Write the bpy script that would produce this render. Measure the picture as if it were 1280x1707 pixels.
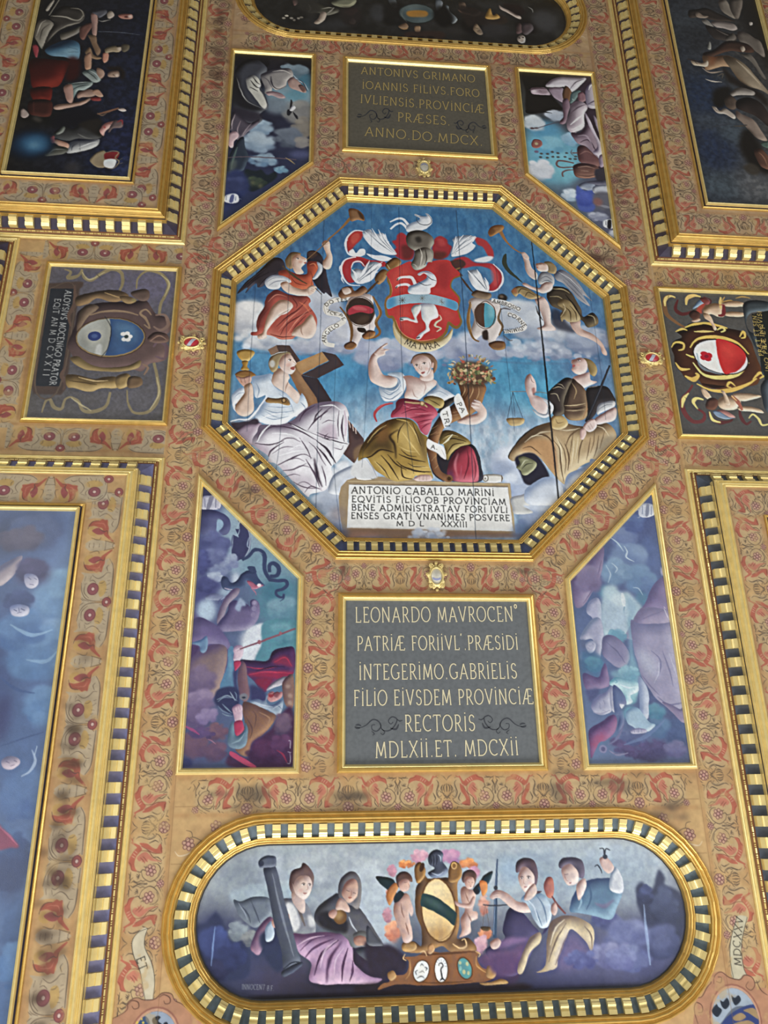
import bpy, bmesh
import numpy as np
from math import pi, sin, cos, tan, radians, hypot, atan2
from mathutils import Matrix, Vector

for _o in list(bpy.data.objects):
    bpy.data.objects.remove(_o, do_unlink=True)
SC = bpy.context.scene
COL = SC.collection
CEIL = 9.6                                  # height of the main field of the ceiling

# ---------------------------------------------------------------- camera, tilted up from the floor of the hall
cam_d = bpy.data.cameras.new('camera')
cam_d.sensor_fit = 'VERTICAL'
cam_d.sensor_height = 36.0
cam_d.lens = 36.0 * 1281 / 1707
cam = bpy.data.objects.new('camera', cam_d)
COL.objects.link(cam)
right = Vector((0.99648284, 0.01366427, -0.08267543))
down = Vector((0.016028, 0.9373199, 0.34810129))
fwd = Vector((0.08224988, -0.34820208, 0.93380419))
rot = Matrix((right, -down, -fwd)).transposed()
cam.matrix_world = Matrix.Translation((-1.262, 5.06, CEIL - 8.0)) @ rot.to_4x4()
SC.camera = cam

# ---------------------------------------------------------------- daylight of the hall
world = bpy.data.worlds.new('hall_air')
SC.world = world
world.use_nodes = True
wn, wl = world.node_tree.nodes, world.node_tree.links
# dim hall: warm dark floor below, paler walls around, lighter towards the window end
tc = wn.new('ShaderNodeTexCoord')
sep = wn.new('ShaderNodeSeparateXYZ')
wl.new(tc.outputs['Generated'], sep.inputs[0])
def ramp(src, a, b, lo, hi):
    m = wn.new('ShaderNodeMapRange')
    m.inputs['From Min'].default_value, m.inputs['From Max'].default_value = a, b
    m.inputs['To Min'].default_value, m.inputs['To Max'].default_value = lo, hi
    wl.new(src, m.inputs['Value'])
    return m.outputs['Result']
mixc = wn.new('ShaderNodeMixRGB')
mixc.inputs[1].default_value = (0.42, 0.37, 0.31, 1)
mixc.inputs[2].default_value = (1.0, 0.98, 0.94, 1)
wl.new(ramp(sep.outputs['Z'], -.85, -.15, 0, 1), mixc.inputs[0])
wl.new(mixc.outputs[0], wn['Background'].inputs[0])
wl.new(ramp(sep.outputs['Y'], -.8, .9, .2, .72), wn['Background'].inputs[1])

def window_light(name, loc, aim, w, h, power, col):
    d = bpy.data.lights.new(name, 'AREA')
    d.shape = 'RECTANGLE'
    d.size, d.size_y = w, h
    d.energy = power
    d.color = col
    o = bpy.data.objects.new(name, d)
    o.location = loc
    o.rotation_euler = (Vector(aim) - Vector(loc)).to_track_quat('-Z', 'Y').to_euler()
    COL.objects.link(o)

# tall windows in the end wall behind the camera and low ones along both sides
for i, x in enumerate((-4.5, 0.0, 4.5)):
    window_light('end_window_light', (x, 16.0, 3.6), (x * .6, 2.0, CEIL), 2.4, 4.5, 560, (.97, .98, 1))
for s in (-1, 1):
    for y in (.8, 6.2):
        window_light('side_window_light', (s * 6.8, y, 2.6), (0, y, 6.5), 1.6, 3.2, 170, (.86, .93, 1))

SC.view_settings.view_transform = 'Standard'
SC.view_settings.look = 'None'
SC.view_settings.exposure = 0.1
SC.view_settings.gamma = 1.0
SC.view_settings.use_curve_mapping = False
SC.cycles.max_bounces = 4
SC.cycles.use_denoising = True

# ---------------------------------------------------------------- paint box
def hexc(h):
    return np.array([int(h[i:i+2], 16) / 255 for i in (0, 2, 4)], np.float32)

def spline(P, closed, n=6):
    """Catmull-Rom through P; a point given twice in a row makes a corner."""
    P = np.asarray(P, float)
    N = len(P)
    if N < 3:
        return P
    if closed:
        Q = np.vstack([P[-1:], P, P[:2]])
    else:
        Q = np.vstack([P[:1], P, P[-1:]])
    m = N if closed else N - 1
    t = np.linspace(0, 1, n, endpoint=False)[:, None]
    out = []
    for i in range(m):
        a, b, c, d = Q[i], Q[i + 1], Q[i + 2], Q[i + 3]
        if (b == c).all():
            continue
        out.append(.5 * (2 * b + (c - a) * t + (2 * a - 5 * b + 4 * c - d) * t * t + (3 * b - a - 3 * c + d) * t ** 3))
    if not closed:
        out.append(P[-1:])
    return np.vstack(out)

def ribbon(P, ws):
    """Outline of a brush stroke along P whose width runs through ws."""
    P = np.asarray(P, float)
    d = np.gradient(P, axis=0)
    L = np.hypot(d[:, 0], d[:, 1]) + 1e-9
    nrm = np.stack([-d[:, 1] / L, d[:, 0] / L], 1)
    s = np.concatenate([[0], np.cumsum(np.hypot(*np.diff(P, axis=0).T))])
    s /= s[-1] + 1e-9
    w = np.interp(s, np.linspace(0, 1, len(ws)), ws)[:, None] / 2
    return np.vstack([P + nrm * w, (P - nrm * w)[::-1]])

def blur(a, r):
    r = int(round(r))
    if r < 1:
        return a
    for _ in range(2):
        for ax in (0, 1):
            p = [(0, 0), (0, 0)]
            p[ax] = (r + 1, r)
            c = np.cumsum(np.pad(a, p, mode='edge'), axis=ax)
            n = a.shape[ax]
            k = 2 * r + 1
            a = (np.take(c, range(k, k + n), axis=ax) - np.take(c, range(0, n), axis=ax)) / k
    return a

def fbm(h, w, cell, seed, octaves=4, stretch=(1, 1)):
    rng = np.random.default_rng(seed)
    out = np.zeros((h, w), np.float32)
    amp, tot = 1., 0.
    for o in range(octaves):
        cy, cx = max(cell * stretch[1] / 2 ** o, 1.), max(cell * stretch[0] / 2 ** o, 1.)
        g = rng.random((int(h / cy) + 3, int(w / cx) + 3)).astype(np.float32)
        y = np.arange(h) / cy
        x = np.arange(w) / cx
        yi, xi = y.astype(int), x.astype(int)
        fy, fx = (y - yi)[:, None], (x - xi)[None]
        fy, fx = fy * fy * (3 - 2 * fy), fx * fx * (3 - 2 * fx)
        a, b = g[yi][:, xi], g[yi][:, xi + 1]
        c, d = g[yi + 1][:, xi], g[yi + 1][:, xi + 1]
        out += amp * ((a * (1 - fx) + b * fx) * (1 - fy) + (c * (1 - fx) + d * fx) * fy)
        tot += amp
        amp *= .55
    return out / tot

class Painting:
    """A picture painted on a board: colours on a regular grid, k grid steps per unit."""
    def __init__(self, x0, y0, x1, y1, k, ground='808080'):
        self.x0, self.y0, self.k = x0, y0, k
        self.w, self.h = int(round((x1 - x0) * k)) + 1, int(round((y1 - y0) * k)) + 1
        self.img = np.empty((self.h, self.w, 3), np.float32)
        self.img[:] = hexc(ground)
        self.last = None
        self.fat = 1.                              # broader brush for strokes

    def px(self, P):
        return (np.asarray(P, float) - (self.x0, self.y0)) * self.k

    def mask(self, P, soft=0.):
        """Coverage of polygon P (grid units): rows, columns and the antialiased mask."""
        m = int(soft * 2) + 2
        xa, ya = np.floor(P.min(0)).astype(int) - m
        xb, yb = np.ceil(P.max(0)).astype(int) + m
        X0, X1, Y0, Y1 = max(xa, 0), min(xb, self.w), max(ya, 0), min(yb, self.h)
        if X1 <= X0 or Y1 <= Y0:
            return None
        ss = 4
        W, H = xb - xa, (yb - ya) * ss
        if W * H > 3e7:
            return None
        A = P - (xa, ya)
        B = np.roll(A, -1, 0)
        acc = np.zeros((H, W + 2), np.float32)
        for (ax, ay), (bx, by) in zip(A, B):
            sgn = 1.
            if ay > by:
                ax, ay, bx, by, sgn = bx, by, ax, ay, -1.
            r0, r1 = int(np.ceil(ay * ss - .5)), int(np.ceil(by * ss - .5))
            if r1 <= r0:
                continue
            r = np.arange(r0, r1)
            x = ax + ((r + .5) / ss - ay) * (bx - ax) / (by - ay)
            xi = np.floor(x).astype(int)
            f = (x - xi).astype(np.float32)
            acc[r, xi] += sgn * (1 - f)
            acc[r, xi + 1] += sgn * f
        cov = np.clip(np.abs(np.cumsum(acc, 1)), 0, 1)[:, :W]
        cov = cov.reshape(-1, ss, W).mean(1)
        if soft >= .75:
            cov = blur(cov, soft)
        return slice(Y0, Y1), slice(X0, X1), cov[Y0 - ya:Y1 - ya, X0 - xa:X1 - xa]

    def lay(self, m, col, a, keep=False, clip=False):
        if m is None:
            return
        ys, xs, c = m
        if clip and self.last is not None:
            full = np.zeros((self.h, self.w), np.float32)
            ly, lx, lc = self.last
            full[ly, lx] = lc
            c = c * full[ys, xs]
        if keep:
            self.last = m
        c = (c * a)[..., None]
        self.img[ys, xs] = self.img[ys, xs] * (1 - c) + col * c

    def puffy(self, m, col, hi, lo, r, light=(-.5, -.75)):
        """A rounded form: the painter's lights on one side and darks on the other."""
        if m is None:
            return
        ys, xs, c = m
        p = max(int(r * 1.5), 2)
        b = np.pad(c, p)
        b = blur(b, max(r * .7, 1))
        gy, gx = np.gradient(b)
        s = -(gx * light[0] + gy * light[1]) * r * 2.2
        s = s[p:-p, p:-p][..., None] * -1
        b = b[p:-p, p:-p][..., None]
        s = np.clip(s, -1, 1)
        t = np.where(s > 0, col + (hi - col) * s, col + (lo - col) * -s)
        t = t + (lo - t) * np.clip(.62 - b, 0, 1) * .7
        self.last = m
        cc = c[..., None]
        self.img[ys, xs] = self.img[ys, xs] * (1 - cc) + t * cc

    def text(self, s, P, h, col, w, a=1.):
        """Roman capitals along the line P, letters h high."""
        for line in letters(s, P, h):
            self.lay(self.mask(ribbon(self.px(line), [w * self.k] * 2)), col, a)

    def run(self, prog):
        k = self.k
        for row in prog.strip().splitlines():
            f = row.split()
            op = f[0]
            if op == '#':
                continue
            if op == 'B':                         # ground: four corner colours
                c = [hexc(x) for x in f[1:5]]
                y = np.linspace(0, 1, self.h)[:, None, None]
                x = np.linspace(0, 1, self.w)[None, :, None]
                self.img[:] = (c[0] * (1 - x) + c[1] * x) * (1 - y) + (c[2] * (1 - x) + c[3] * x) * y
            elif op == 'N':                       # brushy variation: colour, amount, cell, seed, stretch
                n = fbm(self.h, self.w, float(f[3]) * k, int(f[4]), 4, (float(f[5]), float(f[6])))
                n = np.clip((n - .5) * 3.2 + .5, 0, 1)[..., None] * float(f[2])
                self.img[:] = self.img * (1 - n) + hexc(f[1]) * n
            elif op == 'V':                       # value variation: amount, cell, seed, stretch
                n = fbm(self.h, self.w, float(f[2]) * k, int(f[3]), 4, (float(f[4]), float(f[5])))
                self.img *= 1 + (n[..., None] - .5) * 2 * float(f[1])
            elif op == 'E':                       # ellipse: colour a blur cx cy rx ry rot
                cx, cy, rx, ry, rot = map(float, f[4:9])
                t = np.linspace(0, 2 * pi, 28, endpoint=False)
                e = np.stack([np.cos(t) * rx, np.sin(t) * ry], 1)
                c_, s_ = cos(rot * pi / 180), sin(rot * pi / 180)
                e = np.stack([e[:, 0] * c_ - e[:, 1] * s_ + cx, e[:, 0] * s_ + e[:, 1] * c_ + cy], 1)
                self.lay(self.mask(self.px(e), float(f[3]) * k), hexc(f[1]), float(f[2]), True)
            elif op == 'C':                       # cloud bank: light dark cx cy rx ry seed
                cx, cy, rx, ry, seed = map(float, f[3:8])
                rng = np.random.default_rng(int(seed))
                hi, lo = hexc(f[1]), hexc(f[2])
                t = np.linspace(0, 2 * pi, 20, endpoint=False)
                for i in range(44):
                    a, q = rng.uniform(0, 2 * pi), rng.uniform(0, 1) ** .6
                    x, y = cx + cos(a) * rx * q * .85, cy + sin(a) * ry * q * .85
                    r = rng.uniform(.22, .5) * min(rx, ry) * (1.25 - .5 * q)
                    v = np.clip(.5 - .5 * (y - cy) / ry + rng.uniform(-.35, .3) + .25 * i / 44 - .1, 0, 1)
                    e = np.stack([x + np.cos(t) * r * 1.25, y + np.sin(t) * r * .85], 1)
                    self.lay(self.mask(self.px(e), r * k * rng.uniform(.12, .4)), lo + (hi - lo) * v, .75)
            elif op == 'L':                       # lettering: text colour width height points
                P = [tuple(map(float, p.split(','))) for p in f[5:]]
                self.text(f[1].replace('_', ' '), np.array(P), float(f[4]), hexc(f[2]), float(f[3]))
            else:
                i = {'F': 4, 'G': 4, 'Q': 4, 'P': 5, 'S': 6, 'T': 6}[op]
                P = np.array([tuple(map(float, p.split(','))) for p in f[i:]])
                col = hexc(f[1])
                if op in 'FQ':
                    self.lay(self.mask(self.px(spline(P, True)), float(f[3]) * k), col, float(f[2]), op == 'F', op == 'Q')
                elif op == 'G':
                    self.lay(self.mask(self.px(P), float(f[3]) * k), col, float(f[2]), True)
                elif op == 'P':
                    self.puffy(self.mask(self.px(spline(P, True))), col, hexc(f[2]), hexc(f[3]), float(f[4]) * k)
                else:
                    ws = [float(x) * k * self.fat for x in f[3:6]]
                    self.lay(self.mask(ribbon(self.px(spline(P, False)), ws), ws[1] * .14 if op == 'T' else 0), col, float(f[2]), False, op == 'T')

    def brushed(self, amp, cell, seed):
        """Hand-made edges: drag the paint about a little."""
        dx = (fbm(self.h, self.w, cell, seed, 3) - .5) * 2 * amp
        dy = (fbm(self.h, self.w, cell, seed + 1, 3) - .5) * 2 * amp
        yy, xx = np.mgrid[0:self.h, 0:self.w]
        X = np.clip(xx + dx, 0, self.w - 1.001)
        Y = np.clip(yy + dy, 0, self.h - 1.001)
        xi, yi = X.astype(int), Y.astype(int)
        fx, fy = (X - xi)[..., None].astype(np.float32), (Y - yi)[..., None].astype(np.float32)
        I = self.img
        x1, y1 = np.minimum(xi + 1, self.w - 1), np.minimum(yi + 1, self.h - 1)
        self.img = (I[yi, xi] * (1 - fx) + I[yi, x1] * fx) * (1 - fy) + (I[y1, xi] * (1 - fx) + I[y1, x1] * fx) * fy

    def craquelure(self, amount=.05, seed=1):
        n = fbm(self.h, self.w, 3, seed, 2)
        self.img *= 1 + (n[..., None] - .5) * 2 * amount

# ---------------------------------------------------------------- Roman capitals
def _arc(cx, cy, rx, ry, a0, a1, n=12):
    t = np.linspace(a0, a1, n) * pi / 180
    return [(cx + rx * cos(q), cy - ry * sin(q)) for q in t]

def _glyphs():
    g = {}
    o = lambda w: _arc(w / 2, .5, w / 2 - .02, .5, 90, 450, 22)
    I = lambda x: [(x, 0), (x, 1)]
    sf = lambda x, y, r=.07: [(x - r, y), (x + r, y)]           # a serif
    g['A'] = (.72, [[(.06, 1), (.37, 0)], [(.37, 0), (.66, 1)], [(.17, .66), (.55, .66)], sf(.06, 1), sf(.66, 1)])
    g['B'] = (.58, [I(.12), [(.05, 0), (.12, 0)] + _arc(.3, .24, .2, .24, 90, -90) + [(.12, .48)], [(.12, .48)] + _arc(.32, .74, .23, .26, 90, -90) + [(.05, 1)]])
    g['C'] = (.68, [_arc(.4, .5, .36, .5, 52, 308, 18), [(.62, .03), (.62, .22)]])
    g['D'] = (.76, [I(.12), [(.05, 0)] + _arc(.3, .5, .42, .5, 90, -90, 16) + [(.05, 1)]])
    g['E'] = (.54, [I(.12), [(.05, 0), (.47, 0), (.47, .12)], [(.12, .48), (.4, .48)], [(.05, 1), (.5, 1), (.5, .86)]])
    g['F'] = (.52, [I(.12), [(.05, 0), (.47, 0), (.47, .12)], [(.12, .48), (.4, .48)], sf(.12, 1)])
    g['G'] = (.74, [_arc(.4, .5, .36, .5, 52, 322, 18), [(.66, .58), (.66, .92)], [(.52, .58), (.74, .58)]])
    g['H'] = (.72, [I(.12), I(.6), [(.12, .48), (.6, .48)], sf(.12, 0), sf(.12, 1), sf(.6, 0), sf(.6, 1)])
    g['I'] = (.24, [I(.12), sf(.12, 0), sf(.12, 1)])
    g['i'] = (.24, [[(.12, .06), (.12, 1)], sf(.12, 1), [(.09, -.12), (.15, -.12)], [(.12, -.16), (.12, -.08)]])
    g['L'] = (.52, [I(.12), [(.05, 1), (.48, 1), (.48, .86)], sf(.12, 0)])
    g['M'] = (.86, [[(.1, 1), (.16, 0)], [(.16, 0), (.44, .9)], [(.44, .9), (.7, 0)], [(.7, 0), (.78, 1)], sf(.1, 1), sf(.78, 1)])
    g['N'] = (.74, [I(.1), [(.1, 0), (.62, 1)], I(.62), sf(.1, 1), sf(.62, 0)])
    g['O'] = (.78, [o(.78)])
    g['P'] = (.54, [I(.12), [(.05, 0), (.12, 0)] + _arc(.28, .27, .22, .27, 90, -90) + [(.12, .54)], sf(.12, 1)])
    g['Q'] = (.8, [o(.78), [(.4, .8), (.62, 1.08), (.84, 1.12)]])
    g['R'] = (.62, [I(.12), [(.05, 0), (.12, 0)] + _arc(.28, .26, .21, .26, 90, -90) + [(.12, .52)], [(.28, .52), (.58, 1), (.64, 1)], sf(.12, 1)])
    g['S'] = (.52, [_arc(.27, .25, .19, .25, 20, 270, 10) + _arc(.26, .745, .21, .255, 90, -160, 12)])
    g['T'] = (.62, [I(.31), [(.03, .12), (.03, 0), (.59, 0), (.59, .12)], sf(.31, 1)])
    g['V'] = (.7, [[(.06, 0), (.36, 1)], [(.36, 1), (.64, 0)], sf(.06, 0), sf(.64, 0)])
    g['X'] = (.68, [[(.06, 0), (.6, 1)], [(.6, 0), (.06, 1)], sf(.06, 0), sf(.6, 0), sf(.06, 1), sf(.6, 1)])
    g['Y'] = (.64, [[(.06, 0), (.32, .5)], [(.6, 0), (.32, .5)], [(.32, .5), (.32, 1)], sf(.06, 0), sf(.6, 0), sf(.32, 1)])
    g['Z'] = (.6, [[(.06, 0), (.54, 0), (.06, 1), (.56, 1)]])
    g['Æ'] = (.98, [[(.04, 1), (.42, 0)], [(.5, 0), (.5, 1)], [(.17, .66), (.5, .66)], [(.4, 0), (.86, 0), (.86, .12)], [(.5, .48), (.78, .48)], [(.5, 1), (.92, 1), (.92, .86)], sf(.04, 1)])
    g['.'] = (.22, [[(.08, .96), (.15, .96)], [(.08, 1), (.15, 1)]])
    g[':'] = (.22, [[(.08, .4), (.15, .4)], [(.08, 1), (.15, 1)]])
    g["'"] = (.12, [[(.06, -.18), (.03, -.02)]])
    g['°'] = (.3, [_arc(.14, -.02, .1, .13, 0, 360, 12)])
    g[' '] = (.3, [])
    return g

GLYPHS = _glyphs()

def letters(s, P, h):
    """Strokes of the text s spread evenly along the polyline P; y grows downwards."""
    P = np.asarray(P, float)
    adv = [GLYPHS[c][0] + .14 for c in s]
    tot = sum(adv) - .14
    seg = np.concatenate([[0], np.cumsum(np.hypot(*np.diff(P, axis=0).T))])
    sx = seg[-1] / tot
    out, u = [], 0.
    for c, a in zip(s, adv):
        for line in GLYPHS[c][1]:
            pts = []
            mid = (u + (a - .14) / 2) * sx
            i = int(np.clip(np.searchsorted(seg, mid) - 1, 0, len(P) - 2))
            t = (P[i + 1] - P[i]) / (seg[i + 1] - seg[i])
            o = P[i] + t * (mid - seg[i])
            n = np.array([-t[1], t[0]])
            for x, y in line:
                pts.append(o + t * ((u + x) * sx - mid) + n * (y - 1) * h)
            out.append(np.array(pts))
        u += a
    return out
# ---------------------------------------------------------------- materials
def material(name, base, rough=.5, metal=0., bump=0., bscale=40., mottled=0., spec=.5):
    m = bpy.data.materials.new(name)
    m.use_nodes = True
    nt = m.node_tree
    N, L = nt.nodes, nt.links
    p = N['Principled BSDF']
    p.inputs['Roughness'].default_value = rough
    p.inputs['Metallic'].default_value = metal
    p.inputs['Specular IOR Level'].default_value = spec
    geo = N.new('ShaderNodeNewGeometry')
    no = N.new('ShaderNodeTexNoise')
    no.inputs['Scale'].default_value = bscale
    no.inputs['Detail'].default_value = 4
    L.new(geo.outputs['Position'], no.inputs['Vector'])
    if base == 'paint':
        a = N.new('ShaderNodeAttribute')
        a.attribute_name = 'paint'
        L.new(a.outputs['Color'], p.inputs['Base Color'])
    elif mottled:
        mx = N.new('ShaderNodeMixRGB')
        mx.inputs[1].default_value = (*base, 1)
        mx.inputs[2].default_value = (*[c * (1 - mottled) for c in base], 1)
        rmp = N.new('ShaderNodeValToRGB')
        rmp.color_ramp.elements[0].position = .4
        rmp.color_ramp.elements[1].position = .68
        n2 = N.new('ShaderNodeTexNoise')
        n2.inputs['Scale'].default_value = bscale / 5
        n2.inputs['Detail'].default_value = 5
        L.new(geo.outputs['Position'], n2.inputs['Vector'])
        L.new(n2.outputs['Fac'], rmp.inputs['Fac'])
        L.new(rmp.outputs['Color'], mx.inputs[0])
        L.new(mx.outputs[0], p.inputs['Base Color'])
    else:
        p.inputs['Base Color'].default_value = (*base, 1)
    if bump:
        b = N.new('ShaderNodeBump')
        b.inputs['Strength'].default_value = bump
        b.inputs['Distance'].default_value = .004
        L.new(no.outputs['Fac'], b.inputs['Height'])
        L.new(b.outputs['Normal'], p.inputs['Normal'])
    return m

def lin(h):
    c = [int(h[i:i + 2], 16) / 255 for i in (0, 2, 4)]
    return tuple(x / 12.92 if x <= .04045 else ((x + .055) / 1.055) ** 2.4 for x in c)

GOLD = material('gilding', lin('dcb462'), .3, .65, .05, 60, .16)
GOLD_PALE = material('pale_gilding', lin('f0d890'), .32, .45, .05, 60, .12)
GOLD_DARK = material('worn_gilding', lin('a8722e'), .45, .4, .25, 60, .45)
BROWN = material('brown_wood', lin('8a5630'), .6, 0, .2, 50, .35)
OIL = material('oil_paint', 'paint', .36, 0, .3, 130, spec=.5)
TEMPERA = material('tempera_paint', 'paint', .6, 0, .15, 120, spec=.25)
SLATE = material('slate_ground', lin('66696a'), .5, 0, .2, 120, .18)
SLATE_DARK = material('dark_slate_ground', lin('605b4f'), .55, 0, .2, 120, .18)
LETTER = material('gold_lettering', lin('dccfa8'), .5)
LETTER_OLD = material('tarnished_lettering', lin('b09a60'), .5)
DARK = material('shade_dark', lin('2c2428'), .6)  # shade colour for the strip beside the cornice dentils
INK = material('black_ornament_and_shade', lin('34363c'), .6)
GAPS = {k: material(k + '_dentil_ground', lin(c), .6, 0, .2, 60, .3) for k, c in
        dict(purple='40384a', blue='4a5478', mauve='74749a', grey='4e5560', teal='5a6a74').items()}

# ---------------------------------------------------------------- objects
def put(name, me, mat=None, parent=None):
    o = bpy.data.objects.new(name, me)
    COL.objects.link(o)
    if mat:
        me.materials.append(mat)
    if parent:
        o.parent = parent
    return o

def thing(name, label, cat, loc, group=None):
    o = bpy.data.objects.new(name, None)
    o.empty_display_size = .1
    o.location = (loc[0], loc[1], CEIL + (loc[2] if len(loc) > 2 else 0))
    COL.objects.link(o)
    o['label'], o['category'] = label, cat
    if group:
        o['group'] = group
    return o

def child(name, me, mat, root):
    """A part whose mesh is given in ceiling coordinates (x, y, height over the field)."""
    me.transform(Matrix.Translation(Vector((0, 0, CEIL)) - Vector(root.location)))
    return put(name, me, mat, root)

def grand(name, me, mat, part, root):
    me.transform(Matrix.Translation(Vector((0, 0, CEIL)) - Vector(root.location)))
    return put(name, me, mat, part)

def mesh(name, V, F, smooth=False):
    me = bpy.data.meshes.new(name)
    me.from_pydata([tuple(map(float, v)) for v in V], [], F)
    me.validate()
    bm = bmesh.new()
    bm.from_mesh(me)
    bmesh.ops.recalc_face_normals(bm, faces=bm.faces)
    bm.to_mesh(me)
    bm.free()
    if smooth:
        me.polygons.foreach_set('use_smooth', [True] * len(me.polygons))
    return me

def offset(P, d):
    """Closed counter-clockwise outline P moved outwards by d with mitred corners."""
    P = np.asarray(P, float)
    e = np.roll(P, -1, 0) - P
    e /= np.hypot(e[:, 0], e[:, 1])[:, None]
    n = np.stack([e[:, 1], -e[:, 0]], 1)
    n0 = np.roll(n, 1, 0)
    m = n + n0
    m /= (m * n).sum(1)[:, None]
    return P + m * d

def ccw(P):
    P = np.asarray(P, float)
    x, y = P[:, 0], P[:, 1]
    return P if (x * np.roll(y, -1) - y * np.roll(x, -1)).sum() > 0 else P[::-1]

def sweep(P, prof, name='moulding'):
    """Moulding of section prof = (distance outwards, height) carried round the outline P."""
    n = len(P)
    V, F = [], []
    for d, z in prof:
        V += [(x, y, z) for x, y in offset(P, d)]
    for i in range(len(prof) - 1):
        for j in range(n):
            k = (j + 1) % n
            F.append((i * n + j, i * n + k, (i + 1) * n + k, (i + 1) * n + j))
    return mesh(name, V, F)

def roll_profile(d0, d1, z0, z1, bulge, steps=5):
    """Rounded fillet - bead - fillet section between two edges."""
    out = [(d0, z0)]
    for t in np.linspace(.08, .92, steps + 2):
        u = (t - .08) / .84
        b = bulge * (.55 + .45 * sin(pi * u) + .18 * (1 if .38 < u < .66 else 0))
        out.append((d0 + (d1 - d0) * t, z0 + (z1 - z0) * t - b))
    out.append((d1, z1))
    return out

def beads(d0, d1, z0, z1, widths, bulge):
    """Row of half-round beads of the given relative widths between two edges."""
    out, t = [], 0.
    tot, big = sum(widths), max(widths)
    for w in widths:
        for u in np.linspace(.04, .96, 6):
            s = t + u * w / tot
            out.append((d0 + (d1 - d0) * s, z0 + (z1 - z0) * s - bulge * (.35 + .75 * (w / big) ** .6 * sin(pi * u))))
        t += w / tot
    return [(d0, z0)] + out + [(d1, z1)]

def block_profile(depth, drop):
    """S-shaped end of a dentil block, (0..1 across the band, height)."""
    return [(0, 0), (0, -drop), (.32, -drop * 1.05), (.42, -drop * .82), (.52, -drop * .95), (.66, -drop * 1.2), (.8, -drop * 1.12), (.86, -drop * .86), (1, -drop * .8), (1, 0)]

def dentil_run(A, B, A2, B2, n, za, zb, drop, fill=.5, inset=0.):
    """n blocks between the edge A-B (height za) and the edge A2-B2 (height zb)."""
    A, B, A2, B2 = (np.asarray(p, float) for p in (A, B, A2, B2))
    u = (B - A) / hypot(*(B - A))
    q = lambda p: A + u * ((p - A) @ u)
    if hypot(*(B2 - A2)) < hypot(*(B - A)):           # blocks stand square to the run
        A, B = q(A2), q(B2)
    V, F = [], []
    S = block_profile(1, drop)
    for i in range(n):
        c = (i + .5) / n
        ring = []
        for s in (-1, 1):
            t = c + s * fill / 2 / n
            p, q = A + (B - A) * t, A2 + (B2 - A2) * t
            r = []
            for u, z in S:
                x = p + (q - p) * u
                r.append(len(V))
                V.append((x[0], x[1], za + (zb - za) * u + z))
            ring.append(r)
        m = len(S)
        for j in range(m):
            k = (j + 1) % m
            F.append((ring[0][j], ring[0][k], ring[1][k], ring[1][j]))
        F.append(tuple(ring[0]))
        F.append(tuple(ring[1][::-1]))
    return mesh('dentils', V, F)

def board(name, P, outline, z, holes=()):
    """The painted grid P as a surface at height z, cut to its outline less the holes."""
    keep = np.zeros((P.h, P.w), np.float32)
    m = P.mask(P.px(outline))
    keep[m[0], m[1]] = m[2]
    for hpoly in holes:
        m = P.mask(P.px(hpoly))
        if m is not None:
            keep[m[0], m[1]] *= 1 - np.floor(m[2] + .02)
    q = keep[:-1, :-1] + keep[1:, :-1] + keep[:-1, 1:] + keep[1:, 1:] > .5
    r, c = np.nonzero(q)
    used = np.zeros((P.h, P.w), bool)
    for a in (0, 1):
        for b in (0, 1):
            used[r + a, c + b] = True
    idx = np.cumsum(used.ravel()).reshape(P.h, P.w) - 1
    yy, xx = np.nonzero(used)
    co = np.stack([P.x0 + xx / P.k, P.y0 + yy / P.k, np.full(len(xx), z)], 1).astype(np.float32)
    quads = np.stack([idx[r, c], idx[r + 1, c], idx[r + 1, c + 1], idx[r, c + 1]], 1).astype(np.int32)
    me = bpy.data.meshes.new(name)
    me.vertices.add(len(co))
    me.vertices.foreach_set('co', co.ravel())
    me.loops.add(quads.size)
    me.loops.foreach_set('vertex_index', quads.ravel())
    me.polygons.add(len(quads))
    me.polygons.foreach_set('loop_start', np.arange(0, quads.size, 4, dtype=np.int32))
    me.polygons.foreach_set('loop_total', np.full(len(quads), 4, np.int32))
    me.update(calc_edges=True)
    img = np.clip(P.img, 0, 1)[used]
    img = np.where(img <= .04045, img / 12.92, ((img + .055) / 1.055) ** 2.4)
    at = me.color_attributes.new('paint', 'FLOAT_COLOR', 'POINT')
    at.data.foreach_set('color', np.concatenate([img, np.ones((len(img), 1))], 1).astype(np.float32).ravel())
    return me

def lettering(s, P, h, w, z):
    """Raised strokes of an inscription line."""
    V, F = [], []
    for i, line in enumerate(letters(s, P, h)):
        keepp = [line[0]] + [b for a, b in zip(line[:-1], line[1:]) if hypot(*(b - a)) > 1e-6]
        R = ribbon(np.array(keepp), [w, w])
        n = len(R) // 2
        zz = z - .0004 * (i % 5)
        b0 = len(V)
        V += [(x, y, zz) for x, y in R]
        for j in range(n - 1):
            F.append((b0 + j, b0 + j + 1, b0 + 2 * n - 2 - j, b0 + 2 * n - 1 - j))
    me = bpy.data.meshes.new('lettering')
    me.from_pydata(V, [], F)
    return me

def rect(x0, y0, x1, y1):
    return [(x0, y0), (x1, y0), (x1, y1), (x0, y1)]

def stadium(cx, cy, a, b, n=20):
    """Outline with two straight sides and round ends; half length a, half height b."""
    P = []
    for t in np.linspace(-pi / 2, pi / 2, n):
        P.append((cx + (a - b) + b * cos(t), cy + b * sin(t)))
    for t in np.linspace(pi / 2, 3 * pi / 2, n):
        P.append((cx - (a - b) + b * cos(t), cy + b * sin(t)))
    return P

def regular_octagon(ap):
    t = ap * tan(pi / 8)
    return [(t, -ap), (ap, -t), (ap, t), (t, ap), (-t, ap), (-ap, t), (-ap, -t), (-t, -ap)]

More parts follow.
